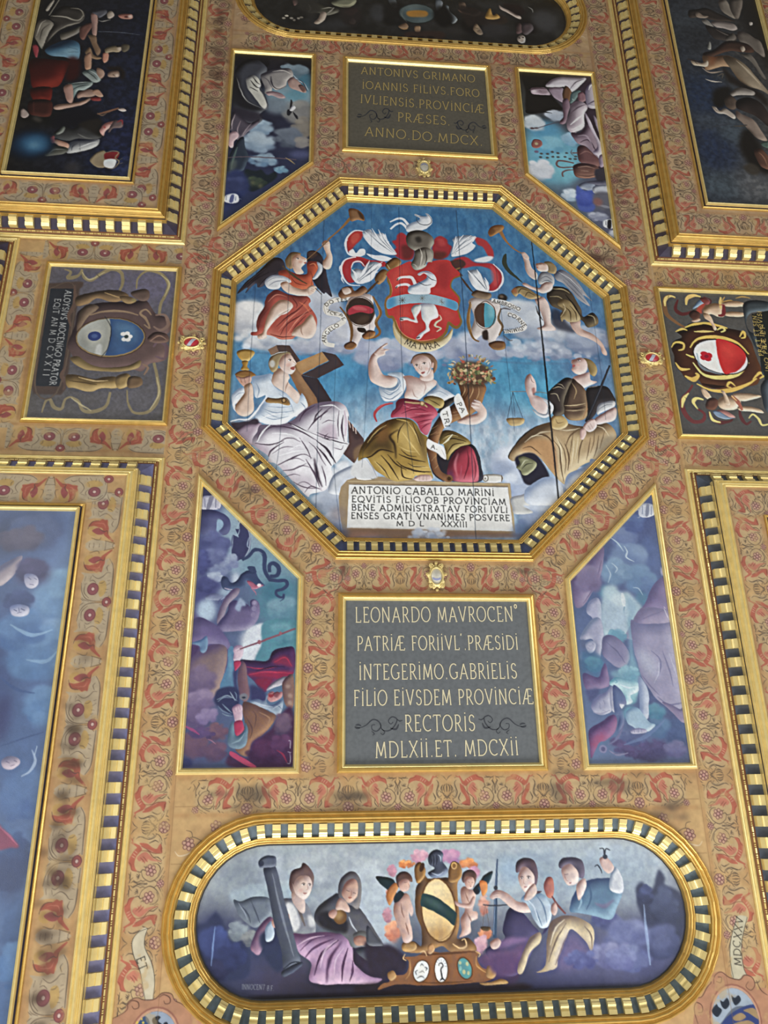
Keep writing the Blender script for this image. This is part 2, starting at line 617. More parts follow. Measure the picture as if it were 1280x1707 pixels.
# ---------------------------------------------------------------- layout of the ceiling (metres, octagon centre at the origin)
OCT = regular_octagon(2.35)
OCT_OUT = regular_octagon(2.63)
STADIUMS = {1: stadium(0, 6.12, 2.36, .655), -1: stadium(0, -6.06, 2.36, .655)}
def trapezoid(sx, sy):
    t = 1 if sy > 0 else .996
    return ccw([(sx * 2.62, sy * 1.66), (sx * 2.62, sy * 4.83 * t), (sx * 1.43, sy * 4.83 * t), (sx * 1.43, sy * 2.83)])
TRAPS = {(sx, sy): trapezoid(sx, sy) for sx in (-1, 1) for sy in (-1, 1)}
GREY = {1: rect(-1.06, 3.01, 1.06, 4.83), -1: rect(-1.05, -4.80, 1.07, -3.07)}
ARMS = {-1: rect(-4.62, -1.09, -3.01, 1.08), 1: rect(2.99, -1.09, 4.60, 1.08)}
COFFERS = {(-1, 1): rect(-5.95, 1.475, -3.0, 8.6), (-1, -1): rect(-5.95, -8.6, -3.0, -1.43),
           (1, -1): rect(3.0, -8.6, 5.95, -1.43), (1, 1): rect(3.0, 1.475, 5.95, 8.6)}
DROP = -.25

# ---------------------------------------------------------------- the pictures, in millimetres from the octagon centre
PAINT = {}
PAINT['angel'] = '''
B 465a94 40508c 6c84ac 4a5484
E 3e4f8c 1 54 2529 2181 269 539 -1
E 4862a0 .9 39 2447 2585 131 263 -1
C 7c90bc 4c62a0 2164 2349 172 146 181
C 88a4c8 5470a8 2186 2588 209 196 182
C 98b8d4 6088b4 2011 2746 155 155 183
C 7aa0c4 4a74a8 2285 2822 181 168 184
C 6488b8 3c5c98 2374 2924 90 154 185
C 5a74b0 3c5094 2294 2158 148 121 186
E 4a88a8 .8 20 1881 2979 89 76 -0
E 4a8cac .8 20 2279 3052 76 76 -0
S c8e0ec .8 5.3 19 5.3 2007,2351 2079,2404 2144,2509
S d8e8f0 .8 5.3 21 5.3 2152,2443 2183,2509 2161,2575 2246,2627
S d0e4ee .8 5.2 16 5.2 1985,2643 2041,2707 2009,2759
S c8dcea .7 5.1 15 5.1 2194,2925 2256,2937 2297,3014
S c8dcea .7 5.2 16 5.2 1917,2669 1956,2773 1918,2876
P d4d8e4 f4f6fa 7480a8 14 2401,1950 2485,1921 2576,1947 2579,2016 2545,2072 2434,2101 2373,2061
F 8a90a8 1 2.7 2483,1941 2516,1941 2485,2073 2451,2073
S 50608c 1 5.5 12 5.5 2434,1956 2416,2060
S 50608c 1 5.5 12 5.5 2540,1961 2522,2065
S d0d4e0 .8 5.4 14 5.4 2338,2027 2380,2006 2383,2088 2354,2102
P 84709c a898b8 5a4a7c 105 1903,2459 1900,2591 1838,2800 1728,2980 1610,3132 1521,3145 1505,2931 1516,2829 1685,2672
T 5a4a7c .6 5 23 5 1613,3107 1762,2903 1871,2618
C 9484a8 706090 1694 2827 154 166 187
F b8d4dc 1 18 1861,2928 1992,2901 2034,2977 2136,2977 2245,3115 2266,3153 2138,3353 2072,3476 1797,3477 1828,3105
Q d8e8ea .8 25 1924,3042 2056,3003 2053,3229 1912,3354
Q 8cb0c8 .7 20 2102,3040 2218,3128 2121,3291
S 5888a4 .7 7.6 25 7.6 2081,3104 2053,3229 2088,3353
S e8f0ee .9 25 51 31 2064,2990 2066,3079 2064,3142
P 7a6498 9c88b4 50407c 76 2311,3102 2429,2898 2546,2806 2596,2819 2615,3037 2612,3226 2443,3165 2262,3178
E b8b4d0 1 7.8 2561 2741 26 52 -1
P a898b8 c8bcd0 746894 101 2266,3153 2494,3164 2587,3227 2609,3499 2069,3500 2144,3303
T 746894 .6 5 20 5 2222,3291 2383,3228 2518,3177
T e0d8e4 .7 5.1 15 5.1 2518,3177 2554,3277 2608,3339
S dcd0e0 .9 7.6 15 7.6 2517,3139 2532,3164
S dcd0e0 .9 7.6 15 7.6 2513,3164 2528,3196
P b8b8d4 dcdcec 7c84ac 38 1664,3106 1759,3043 1805,3080 1801,3231 1756,3404 1631,3404 1695,3281 1640,3207
F b4ccdc 1 23 1843,3080 2081,3204 2081,3402 2028,3427 1856,3403 1789,3330
P a8a8c4 d0d0e2 7080a4 49 1535,3490 1581,3404 1695,3281 1782,3280 1800,3452 1756,3622 1720,3718 1631,3748 1681,3622 1670,3501 1570,3514
E 5c6c94 1 12 1567 3544 32 49 -0
P b4b4cc dcdcea 7484a8 17 1591,3550 1656,3514 1702,3550 1681,3622 1629,3652 1596,3610
S 5c6c90 .8 3.7 7.3 3.7 1620,3562 1640,3574
S 5c6c90 .8 3.7 7.3 3.7 1665,3544 1678,3562
S 7c84a4 .8 3.7 7.3 3.7 1605,3592 1633,3610
E b4b8d0 1 10 1538 3694 22 41 -0
F 44709c 1 17 1517,3658 1582,3634 1738,3670 1750,3777 1674,3907 1584,3836 1521,3860
C 5c9cb4 3c74a0 1665 3766 109 84 191
C 7cb4c8 4c88ac 1948 3464 123 74 192
P 8a84ac aca8c4 5c5a88 54 1783,3489 1875,3452 1980,3513 2053,3622 2053,3718 1993,3801 1907,3801 1817,3730 1764,3658
T 5c5a88 .6 4.9 15 4.9 1816,3525 1927,3634 1999,3754
F 7cacc4 1 18 2099,3266 2141,3328 2103,3622 2149,3837 2133,3955 2090,4095 1981,4187 1956,4001 1826,3860 1979,3813 2056,3694
C a0d0dc 5c9cb8 2023 3861 109 84 193
C b8e4e8 6cb0c0 1996 4071 107 107 194
P bce4e8 ecfafa 5c9cb4 36 1800,3978 1869,3907 1966,3919 2109,3955 2108,4048 2017,4095 2032,4164 1932,4186 1944,4094 1904,4024
T 5c9cb4 .8 4.8 12 4.8 1868,3919 1888,3954 1862,3966
T ffffff .6 4.8 19 4.8 1910,3978 2003,4013 2090,4002
P 7c6494 a48cb4 504078 48 1533,3860 1686,3907 1749,3789 1788,3766 1805,3931 1785,4001 1635,4035 1540,4023
F 50588c 1 14 1538,4035 1685,4024 1665,4093 1585,4162 1554,4116
P b0b0cc dcdcea 6c70a0 42 1597,4162 1665,4093 1754,4059 1821,4001 1790,4163 1791,4254 1703,4288 1620,4276 1579,4219
P d4d4e0 f0f0f6 7c80a8 29 1809,4001 1877,4048 1938,4140 1929,4209 1814,4266 1790,4163
S 60648c .8 3.5 9 3.5 1669,4162 1676,4231
S 60648c .8 3.5 9 3.5 1720,4140 1729,4186
S 8c7ca0 .8 3.5 9 3.5 1696,4242 1731,4254
S 9c9cbc .8 7 19 7 1597,4265 1680,4277 1780,4243
P 5c70a0 848cb4 3c4c84 29 1834,4001 1904,4024 1955,4106 1957,4187 1884,4186 1921,4278 1906,4391 1826,4458 1870,4300 1824,4277
P 84548c b078a4 4a3068 58 1530,4445 1658,4367 1799,4289 1840,4345 1802,4458 1697,4546 1623,4568 1523,4721 1523,4611
Q b4507c .8 23 1543,4545 1683,4457 1699,4524 1568,4633
Q a8487c .7 18 1785,4602 1919,4481 1964,4504 1881,4592
C 6c5890 484074 1881 4592 161 92 195
C 5c5088 3c3468 2161 4639 184 115 196
C 4c6498 34487c 2451 4462 128 140 197
C 5c84ac 3c5c90 2265 4416 128 128 198
C 64a0b8 3c7ca0 2263 4257 106 83 199
C 6c78a4 44508a 1988 4504 139 92 200
C 7c78a4 545088 2424 4641 127 92 201
C 5a4880 3a2c60 2036 4682 183 57 202
P a49cbc c8c2d8 6c6a98 100 2119,3304 2217,3328 2470,3327 2610,3326 2623,3572 2631,3932 2622,4224 2602,4350 2550,4373 2412,4235 2293,4130 2243,4049 2164,3908 2137,3742 2115,3622
Q c8ccdc .7 49 2131,3597 2317,3694 2340,3885 2195,3861
T 6c6a98 .7 4.8 19 4.8 2305,3955 2372,3837 2389,3718 2303,3621
T d8d4e2 .7 4.8 17 4.8 2291,3967 2356,3861 2373,3742
T 6c6a98 .6 4.9 20 4.9 2428,3621 2475,3814 2496,4003
T d8d4e2 .6 4.9 17 4.9 2499,3645 2544,3849 2570,4003
T 6c6a98 .7 6 21 6 2308,4107 2419,4189 2582,4166
T dcd4e0 .8 5.9 17 5.9 2395,4188 2487,4304 2552,4361
T 6c6a98 .6 4.8 17 4.8 2167,3884 2250,4002 2335,4096
P 9080a4 b4a4bc 5c5484 29 2349,4165 2444,4189 2534,4235 2603,4189 2604,4339 2538,4372 2454,4281
P b4c0d8 dce4f0 6c84b0 41 2127,3908 2182,3955 2215,4072 2196,4211 2182,4313 2129,4347 2073,4313 2102,4187
S 7c90b4 .8 3.5 9 3.5 2094,4290 2107,4330
S 7c90b4 .8 3.5 9 3.5 2130,4296 2137,4336
E 6cc0cc 1 23 1993 4278 70 70 0
P a8c8dc d8e8f0 5c84ac 23 1948,4255 2073,4221 2176,4359 2244,4393 2162,4460 2066,4460 2000,4414 1945,4369
P b8b4d0 e0dcec 70709c 12 1971,4448 2046,4426 2129,4438 2136,4471 2039,4482 1980,4476
S 5c6494 .9 3.5 7 3.5 2009,4431 2010,4470
S 5c6494 .9 3.5 7 3.5 2051,4431 2052,4471
S 5c6494 .9 3.5 7 3.5 2087,4435 2088,4473
S 6c84b4 .7 9 46 11 1881,4592 2132,4505 2347,4349
S 7474a0 1 7 28 9 1906,4391 1818,4525 1715,4591
E 8a88b0 1 4.6 1657 4629 41 41 1
E 5c5c8c 1 2.3 1657 4629 23 23 1
S 8c88ac .9 6.8 27 6.8 1720,4646 1798,4685 1919,4670
S 4c4878 .9 4.6 6.8 4.6 1764,4679 1895,4669
F 3c3468 .9 18 2032,4715 2236,4617 2304,4640 2290,4739 2029,4737
N 6c80b8 .12 19 22 1 1
'''
PAINT['arms_left'] = '''
B 58535e 605a68 524c48 5c5858
E 6e6684 .8 98 -3325 -785 295 221 -3
E 6c6680 .7 98 -3817 -815 294 147 -3
E 5a5652 .8 88 -4252 905 308 88 -2
E 625e64 .6 67 -3440 760 359 180 -2
N 3c3834 .25 31 51 1 1
N 7c7884 .15 22 52 1 1
S 8c7c58 1 15 54 25 -4401,-992 -4319,-955 -4341,-871 -4224,-905 -4192,-1002
S 8c7c58 1 20 54 30 -4190,-989 -4155,-881 -4063,-844 -3964,-945 -3838,-1020 -3722,-971 -3695,-821 -3717,-712
S 8c7c58 1 15 44 34 -3522,-748 -3515,-912 -3413,-1014 -3252,-980 -3151,-848 -3162,-711 -3215,-547 -3221,-360
S 8c7c58 1 13 44 22 -4398,957 -4377,814 -4329,788 -4275,882 -4191,903 -4165,783 -4108,745
S 8c7c58 1 22 49 27 -4108,745 -4018,802 -3942,920 -3798,915 -3702,841 -3679,671
S 8c7c58 1 14 45 32 -3493,640 -3466,809 -3382,927 -3217,898 -3129,702 -3172,457 -3234,234
S c0b080 .8 9 22 9 -3218,886 -3132,677 -3176,458
S c0b080 .8 9 22 9 -4106,757 -3993,838 -3860,917
S c0b080 .8 10 25 10 -4187,-961 -4086,-857 -3923,-974
S c0b080 .8 10 25 10 -3251,-967 -3140,-848 -3180,-656
S 3c342c .8 7.4 20 7.4 -4006,-929 -3958,-890
G 4a3830 1 7.3 -4581,-778 -4185,-798 -4185,-582 -4173,639 -4214,725 -4523,723 -4557,627 -4570,-538
F 4c3a32 1 7.2 -4588,-751 -4193,-824 -4161,-745 -4245,-714 -4545,-673
G 22252b 1 2.4 -4528,-706 -4241,-714 -4244,617 -4521,621
S 5c4a3c 1 10 17 10 -4528,-706 -4241,-714 -4244,617 -4521,621 -4528,-706
L ALOYSIVS_MOCENiGO_PRATOR b4b4b0 7.7 72 -4347,-687 -4354,24 -4362,601
L EQiT_AN_M_D_C_X_X_I_I a8a8a4 7.2 67 -4453,-565 -4447,28 -4449,482
S 5c4438 1 24 58 24 -4252,-767 -4219,-501 -4264,-341 -4223,-187
S 5c4438 1 22 54 22 -4201,664 -4192,566 -4246,470 -4217,370
P 5c4440 84645c 221618 94 -4181,-188 -4163,-398 -4003,-511 -3788,-547 -3569,-557 -3396,-592 -3270,-411 -3109,-339 -3075,-183 -3131,-76 -3075,76 -3106,230 -3273,286 -3349,389 -3478,369 -3687,401 -3900,384 -4077,316 -4179,169 -4234,70
P 6a5240 94785c 2c2018 47 -4153,-138 -4142,-399 -4046,-509 -3932,-461 -4046,-324 -4113,-165
P 8a7040 c4a468 3c2c18 55 -4180,244 -4089,216 -3951,311 -3777,354 -3525,320 -3384,240 -3396,341 -3560,396 -3771,404 -3984,387 -4119,317
S 9c7c5c .9 14 33 14 -4028,-351 -3861,-411 -3643,-421 -3464,-376
S 9c7c5c .9 14 33 14 -3386,-248 -3316,-199 -3372,-327 -3445,-403 -3384,-459 -3311,-383
S 8c6c5c .9 19 48 19 -3267,-385 -3158,-389 -3103,-260 -3184,-178 -3275,-226
S 6c5058 .9 19 52 19 -3250,57 -3192,-22 -3099,51 -3108,204 -3217,183
P 5c4038 8a6858 241614 33 -3326,-68 -3247,-149 -3114,-129 -3084,-27 -3190,3 -3300,-18
S a07860 .8 9 19 9 -3300,-18 -3199,-99 -3108,-51
S 8c6c54 .9 14 32 14 -3358,289 -3289,337 -3323,438
E 3c2c24 1 4.7 -3753 -56 404 277 -2
E 94784c 1 2.3 -3753 -56 394 267 -2
E 2c4a78 1 2.3 -3753 -61 380 253 -2
Q a0a094 1 2.4 -4206,-396 -3843,-346 -3769,-206 -3755,-77 -3772,103 -3833,226 -4119,317
Q bcbcb0 .7 33 -4080,-245 -3889,-279 -3821,-48 -3980,60
Q 84847a .6 33 -4098,-37 -4007,10 -3962,211 -4074,165
Q d0d0c8 .8 9 -3895,57 -3842,55 -3837,194 -3902,184
Q 5888b0 .7 48 -3714,-260 -3492,-217 -3472,-11 -3644,-4
Q 3a6498 .6 37 -3730,-1 -3505,92 -3623,198
S 1c2430 .8 7.1 12 7.1 -3853,-346 -3769,-206 -3755,-72 -3772,103 -3834,219
E 2a3c78 1 4.7 -3939 -64 75 66 -2
E 3c5490 1 4.7 -3939 -64 33 28 -2
E e4e4e0 1 2.4 -3612 -108 33 28 -2
E e4e4e0 1 2.4 -3569 -115 33 28 -2
E e4e4e0 1 2.4 -3535 -75 33 28 -2
E e4e4e0 1 2.3 -3552 -34 33 28 -2
E e4e4e0 1 2.3 -3596 -37 33 28 -2
E 3c4c4c 1 2.4 -3574 -74 26 24 -2
P 6a5034 a88254 2a1e14 58 -4218,-581 -4148,-638 -3937,-701 -3807,-721 -3672,-700 -3599,-636 -3660,-580 -3788,-547 -3968,-592 -4068,-508 -4194,-476
T c0985c .8 7.3 19 7.3 -3890,-677 -3753,-629 -3640,-608
P 8a6c44 b8945c 3a2818 34 -3709,-631 -3599,-636 -3506,-587 -3567,-531 -3657,-553
P 5c463c 84685a 241a16 34 -3583,-691 -3433,-752 -3362,-701 -3374,-593 -3484,-588
P 94743c d4b06c 3c2a14 68 -4194,468 -4059,464 -3886,507 -3763,478 -3637,473 -3564,569 -3622,620 -3789,626 -3908,678 -4080,635 -4165,614
T e0bc7c .8 6.8 23 6.8 -4056,488 -3883,531 -3716,525
T 4a3418 .8 6.8 18 6.8 -4154,540 -3985,559 -3836,579
P 9c7c44 d8b470 42301a 41 -3637,473 -3516,420 -3466,492 -3498,592 -3601,620
P 6c5034 947450 2c2014 27 -3489,468 -3363,464 -3332,562 -3433,614 -3498,592
E 8a7c4c .8 7.3 -3539 -585 29 24 -3
'''
PAINT['arms_right'] = '''
B 55534f 595652 504c4a 56524c
N 3c3a34 .2 19 61 1 1
S 7c5a3c 1 23 65 31 3261,-928 3196,-966 3115,-901 3103,-697 3191,-581 3318,-486
S e0c078 1 15 50 19 3263,-939 3194,-956 3124,-902 3103,-799
S 5c2c2c 1 19 61 27 3294,-909 3237,-764 3314,-687 3463,-734
S d8b870 1 19 58 23 3608,-965 3521,-982 3424,-936 3390,-832
S 5c2c2c .9 19 50 27 3644,-967 3725,-909 3678,-845
S 6c3434 1 22 65 29 3291,345 3205,460 3119,573 3128,738 3212,844 3330,840 3379,748 3306,678
S e4c67c 1 14 50 18 3222,459 3139,554 3105,665
S e4c67c 1 14 49 18 3306,678 3261,587 3313,530 3395,546
S 5c2c2c 1 18 53 18 3436,710 3455,801 3547,852 3686,830 3730,774
S e4c67c 1 14 42 18 3444,710 3468,818 3564,852
S 5c2c2c 1 18 53 18 3839,643 3833,771 3884,861 3959,822
S e4c67c 1 11 35 14 3932,787 3994,730 4052,783 4086,873 4192,852
S b08c50 1 12 39 16 3936,-980 3885,-895 4016,-922 4059,-862
S a88850 1 7.8 27 12 4078,-966 4173,-991 4280,-975
S 3c2c24 .7 5.8 13 5.8 3178,-966 3145,-862
S 3c2c24 .7 5.3 12 5.3 3162,517 3190,553
P 4a2a1c 6c4428 1e100a 92 3097,-182 3146,-282 3261,-345 3203,-422 3315,-466 3399,-550 3650,-570 3853,-509 4025,-476 4122,-420 4171,-303 4184,-185 4198,-69 4231,123 4174,239 4106,318 3873,363 3724,424 3592,391 3426,359 3372,267 3220,253 3166,161 3111,68 3114,-67
S dcb45c 1 15 56 19 3318,-486 3468,-543 3682,-552 3887,-500
S d8b05c 1 11 37 15 3097,-182 3161,-263 3263,-247 3251,-169 3178,-147
S d8b05c 1 11 34 15 3185,-421 3279,-465 3347,-448
S d8b05c 1 11 44 15 3117,29 3172,123 3293,118
S dcb45c 1 18 72 25 3209,216 3303,269 3382,210 3353,173
S dcb45c 1 14 61 18 3346,324 3520,412 3762,404 3984,322 4142,222
S dcb45c 1 15 55 18 3342,-192 3449,-314 3615,-360 3825,-348 3989,-276 4102,-124
S e8c878 1 15 62 18 3343,21 3454,189 3655,229 3907,173 4080,-6
S e4c474 1 11 38 15 3739,-464 3817,-507 3846,-468 3787,-436
S dcb45c 1 11 38 15 4025,-376 4093,-459 4097,-379 4039,-357
S dcb45c 1 11 36 14 3841,345 3782,291 3737,349 3786,366
S dcb45c 1 11 40 15 4086,242 4192,143 4237,180 4177,220
S 2c160c 1 15 64 19 3446,-512 3642,-520 3706,-483
S 2c160c 1 14 54 18 3415,322 3564,355 3703,350
S e4c474 .9 11 38 11 3433,-431 3628,-440 3700,-442
S e0bc68 1 15 37 15 3274,-92 3355,-57 3428,-79 3385,-135
E 2a140a 1 1.8 3724 -74 362 255 10
E e8e4dc 1 1.8 3724 -74 347 240 10
F c8302e 1 1.9 3716,-334 3854,-310 3982,-236 4058,-122 4027,-4 3918,115 3823,157 3734,169 3700,65 3683,-88 3691,-205
Q 9c2426 .6 44 3858,60 4028,-101 4041,14 3876,155
Q dc4c40 .6 45 3775,-268 3907,-214 3921,-97 3773,-53
E c02434 1 1.8 3512 -111 48 33 -2
E c02434 1 1.8 3569 -84 48 41 -2
E c02434 1 1.8 3552 -35 44 33 -2
E c02434 1 1.8 3494 -52 40 37 -2
E 94182c 1 1.8 3536 -73 29 26 -2
S 8ca0ac .7 15 44 15 3417,-117 3438,75 3565,147 3698,180
P d0b090 f0d8bc 6c5038 58 3617,-801 3736,-868 3826,-872 3899,-876 3885,-691 3791,-667 3708,-704 3615,-680
P d4b494 f0d8bc 6c5038 31 3604,-719 3687,-683 3720,-563 3742,-484 3703,-463 3670,-581 3608,-639
P d0b090 ecd4b8 6c5038 35 3903,-896 4052,-924 4174,-898 4165,-846 4035,-830 3910,-835
P d0b090 ecd4b8 6c5038 34 3874,-731 4004,-757 4146,-743 4136,-692 4008,-676 3885,-691
F b04c3c 1 5.7 3508,-736 3591,-862 3663,-865 3592,-760 3584,-709
P 8090a4 b0c0cc 3c4858 19 3470,-774 3562,-901 3677,-948 3721,-888 3627,-863 3527,-797
P 7c3c38 a8605c 3a1a1a 27 3587,-943 3677,-948 3721,-888 3660,-844
P 4c3028 6c4a3c 1e1210 27 3415,-711 3484,-755 3550,-717 3536,-636 3462,-612 3414,-651
P c8a488 e4c8ac 64483a 19 3423,-591 3519,-635 3549,-606 3473,-573
S 7c3434 1 31 57 31 3795,-687 3870,-711 3896,-855
S d8b870 1 19 43 19 3881,-978 3854,-873 3849,-791
S a04c44 .9 12 27 12 3832,-852 3896,-855
P d4b898 f0dcc4 6c5440 61 3584,540 3680,482 3763,497 3877,531 3822,644 3712,684 3613,668 3571,614
P d4b898 f0dcc4 6c5440 32 3786,459 3946,436 4114,458 4144,485 4015,527 3873,550
P d4b898 f0dcc4 6c5440 32 3825,625 3963,621 4094,654 4135,708 3984,694 3832,680
P d4b898 f0dcc4 6c5440 22 3641,408 3689,425 3721,536 3725,610 3660,593 3662,482
P d4b898 f0dcc4 6c5440 22 3389,379 3451,414 3504,506 3464,544 3404,490
P 5c3a2e 805644 261612 28 3409,619 3467,525 3568,531 3571,614 3509,681 3425,674
P c08a80 e0b4a8 603c3a 28 3541,689 3644,686 3764,773 3660,786 3564,752
P 8090a4 b0c0cc 3c4858 14 3489,700 3572,706 3679,776 3763,783 3623,805 3527,771
S a86450 1 29 61 29 3766,479 3835,569 3867,679
S e4c880 1 11 25 11 3766,479 3821,551
P 3c4448 68747a 181c20 50 4172,-888 4292,-945 4525,-925 4519,-801 4255,-748 4159,-622 4169,-482 4262,-406 4271,-267 4312,-112 4358,-75 4319,120 4224,162 4241,-109 4199,-265 4144,-541 4146,-743
P 3c444c 68747c 181c20 44 4176,315 4297,235 4225,687 4163,652 4157,503
T 94a4a8 .9 7.7 23 7.7 4183,-847 4304,-915 4502,-903
T 94a4a8 .8 7.6 23 7.6 4162,-542 4194,-423 4268,-346
G 20221f 1 1.9 4251,-728 4519,-801 4314,235 4244,237 4248,-149
L PRÆT_ET_SEN: d0b060 6.3 52 4290,-107 4284,-427 4317,-730
L _ET_INQVISi d0b060 6.4 52 4359,-192 4356,-470 4390,-775
L iNO_PRÆ_ET d0b060 6.3 52 4337,119 4353,-231 4390,-551
'''
PAINT['edge'] = '''
B 46608c 4a6490 34507c 3c4470
N 7090b8 .5 274 71 1 1
N 2c3458 .4 411 72 1 1
'''
PAINT['field_near'] = '''
F c2b79c 1 0 -2890,6250 -2844,6179 -2794,6141 -2760,6147 -2760,6147 -2780,6217 -2773,6289 -2701,6422 -2663,6553 -2665,6681 -2662,6715 -2728,6713 -2764,6608 -2803,6467 -2866,6358
S 2e2a24 .9 3.2 5.1 3.2 -2760,6147 -2844,6179 -2888,6250 -2866,6358 -2799,6479 -2761,6608 -2731,6708
S 2e2a24 .9 3.2 5.1 3.2 -2760,6147 -2779,6217 -2771,6301 -2701,6422 -2663,6553 -2663,6704
L ET 2a2622 7.5 70 -2837,6385 -2798,6490
F bdb59a 1 0 2809,6181 2908,6194 2867,6279 2822,6385 2796,6490 2792,6616 2814,6700 2677,6701 2672,6592 2678,6487 2709,6382 2770,6255
S 2e2a24 .9 3.5 5.9 3.5 2908,6194 2862,6290 2817,6396 2796,6511 2794,6616 2816,6689
S 2e2a24 .9 3.5 5.9 3.5 2811,6181 2770,6255 2709,6382 2681,6487 2673,6602 2680,6701
L MDCXXV 2a2622 7.4 70 2775,6605 2797,6416 2865,6204
F a87c60 1 2.4 -3035,6877 -2962,6832 -2902,6788 -2882,6732 -2834,6693 -2768,6701 -2701,6714 -2638,6693 -2576,6655 -2508,6674 -2478,6721 -2424,6746 -2368,6794 -2298,6853 -2229,6903 -2210,7193 -3004,7164
S 4a3028 .9 3.6 7.2 3.6 -3037,6854 -2951,6821 -2880,6777 -2877,6720 -2808,6688 -2741,6707 -2650,6704 -2588,6660 -2509,6668 -2472,6721 -2397,6758 -2257,6877
S 4a3028 .9 3.7 7.3 3.7 -2881,6743 -2845,6710 -2792,6723 -2782,6763 -2819,6774 -2841,6750
S 4a3028 .9 3.7 7.4 3.7 -2612,6694 -2574,6672 -2520,6697 -2516,6737 -2555,6742 -2568,6718
E 8a5c4c 1 2.4 -2625 6989 217 229 2
E b88e74 1 2.4 -2625 6989 202 214 2
E 2c3444 1 1.2 -2624 6995 186 198 2
Q 8c98a8 1 4.9 -2748,6770 -2474,6779 -2411,6918 -2641,6955 -2714,6862
Q 2c4468 1 3.6 -2885,6834 -2785,6792 -2717,6828 -2673,6889 -2657,7066 -2888,7058
E c8b04c 1 1.2 -2784 6877 11 10 2
E c8b04c 1 1.2 -2732 6879 10 10 2
E c8b04c 1 1.2 -2747 6852 8 8 2
F 181c24 1 2.4 -2647,6889 -2656,6853 -2613,6832 -2586,6844 -2603,6872 -2568,6901 -2604,6934
F 181c24 1 2.4 -2556,6890 -2531,6880 -2516,6903 -2526,6936 -2553,6924
F a87c60 1 2.2 2226,7065 2277,6897 2309,6848 2347,6839 2409,6759 2465,6720 2473,6669 2540,6640 2600,6652 2653,6700 2738,6708 2781,6678 2853,6690 2880,6743 2893,6805 2934,6785 2995,6849 2909,7285 2195,7260
S 4a3028 .9 3.3 7.6 3.3 2275,7057 2257,6947 2284,6887 2335,6909 2333,6959 2290,6968
S 4a3028 .9 3.3 7.7 3.3 2297,6847 2347,6839 2407,6770 2457,6730
S 4a3028 .9 3.4 7.8 3.4 2480,6741 2496,6680 2564,6646 2641,6694 2737,6713 2793,6678 2863,6701 2876,6763 2831,6803 2788,6771 2820,6731
S 4a3028 .9 3.4 6.7 3.4 2507,6721 2548,6733 2562,6692 2526,6686
S 4a3028 .9 3.4 6.8 3.4 2896,6723 2930,6806 2986,6848
E 8a5c4c 1 2.2 2641 7039 252 296 2
E b88e74 1 2.2 2641 7039 237 281 2
E 5c6470 1 1.1 2640 7044 222 265 2
Q 98a4b0 1 4.5 2399,6749 2888,6764 2951,6949 2661,6930 2465,7073 2321,7068
Q 2c3a6c 1 4.4 2489,7074 2655,6960 2858,6921 2956,7050 2909,7285 2432,7268
Q a08458 .9 4.4 2622,7009 2700,6981 2743,7013 2689,7041 2629,7039
Q a08458 .9 4.4 2728,6962 2817,6945 2860,6976 2883,7047 2838,7026 2773,6984
Q a08458 .9 4.4 2637,7059 2762,7043 2815,7085 2634,7079
F 1c2430 1 2.2 2425,6952 2476,6904 2491,6924 2522,6955 2477,7004 2443,6993
F 1c2430 1 2.2 2518,6875 2546,6886 2588,6857 2604,6908 2560,6947 2527,6925
F 1c2430 1 2.2 2634,6838 2661,6859 2702,6840 2719,6881 2663,6920 2638,6888
'''
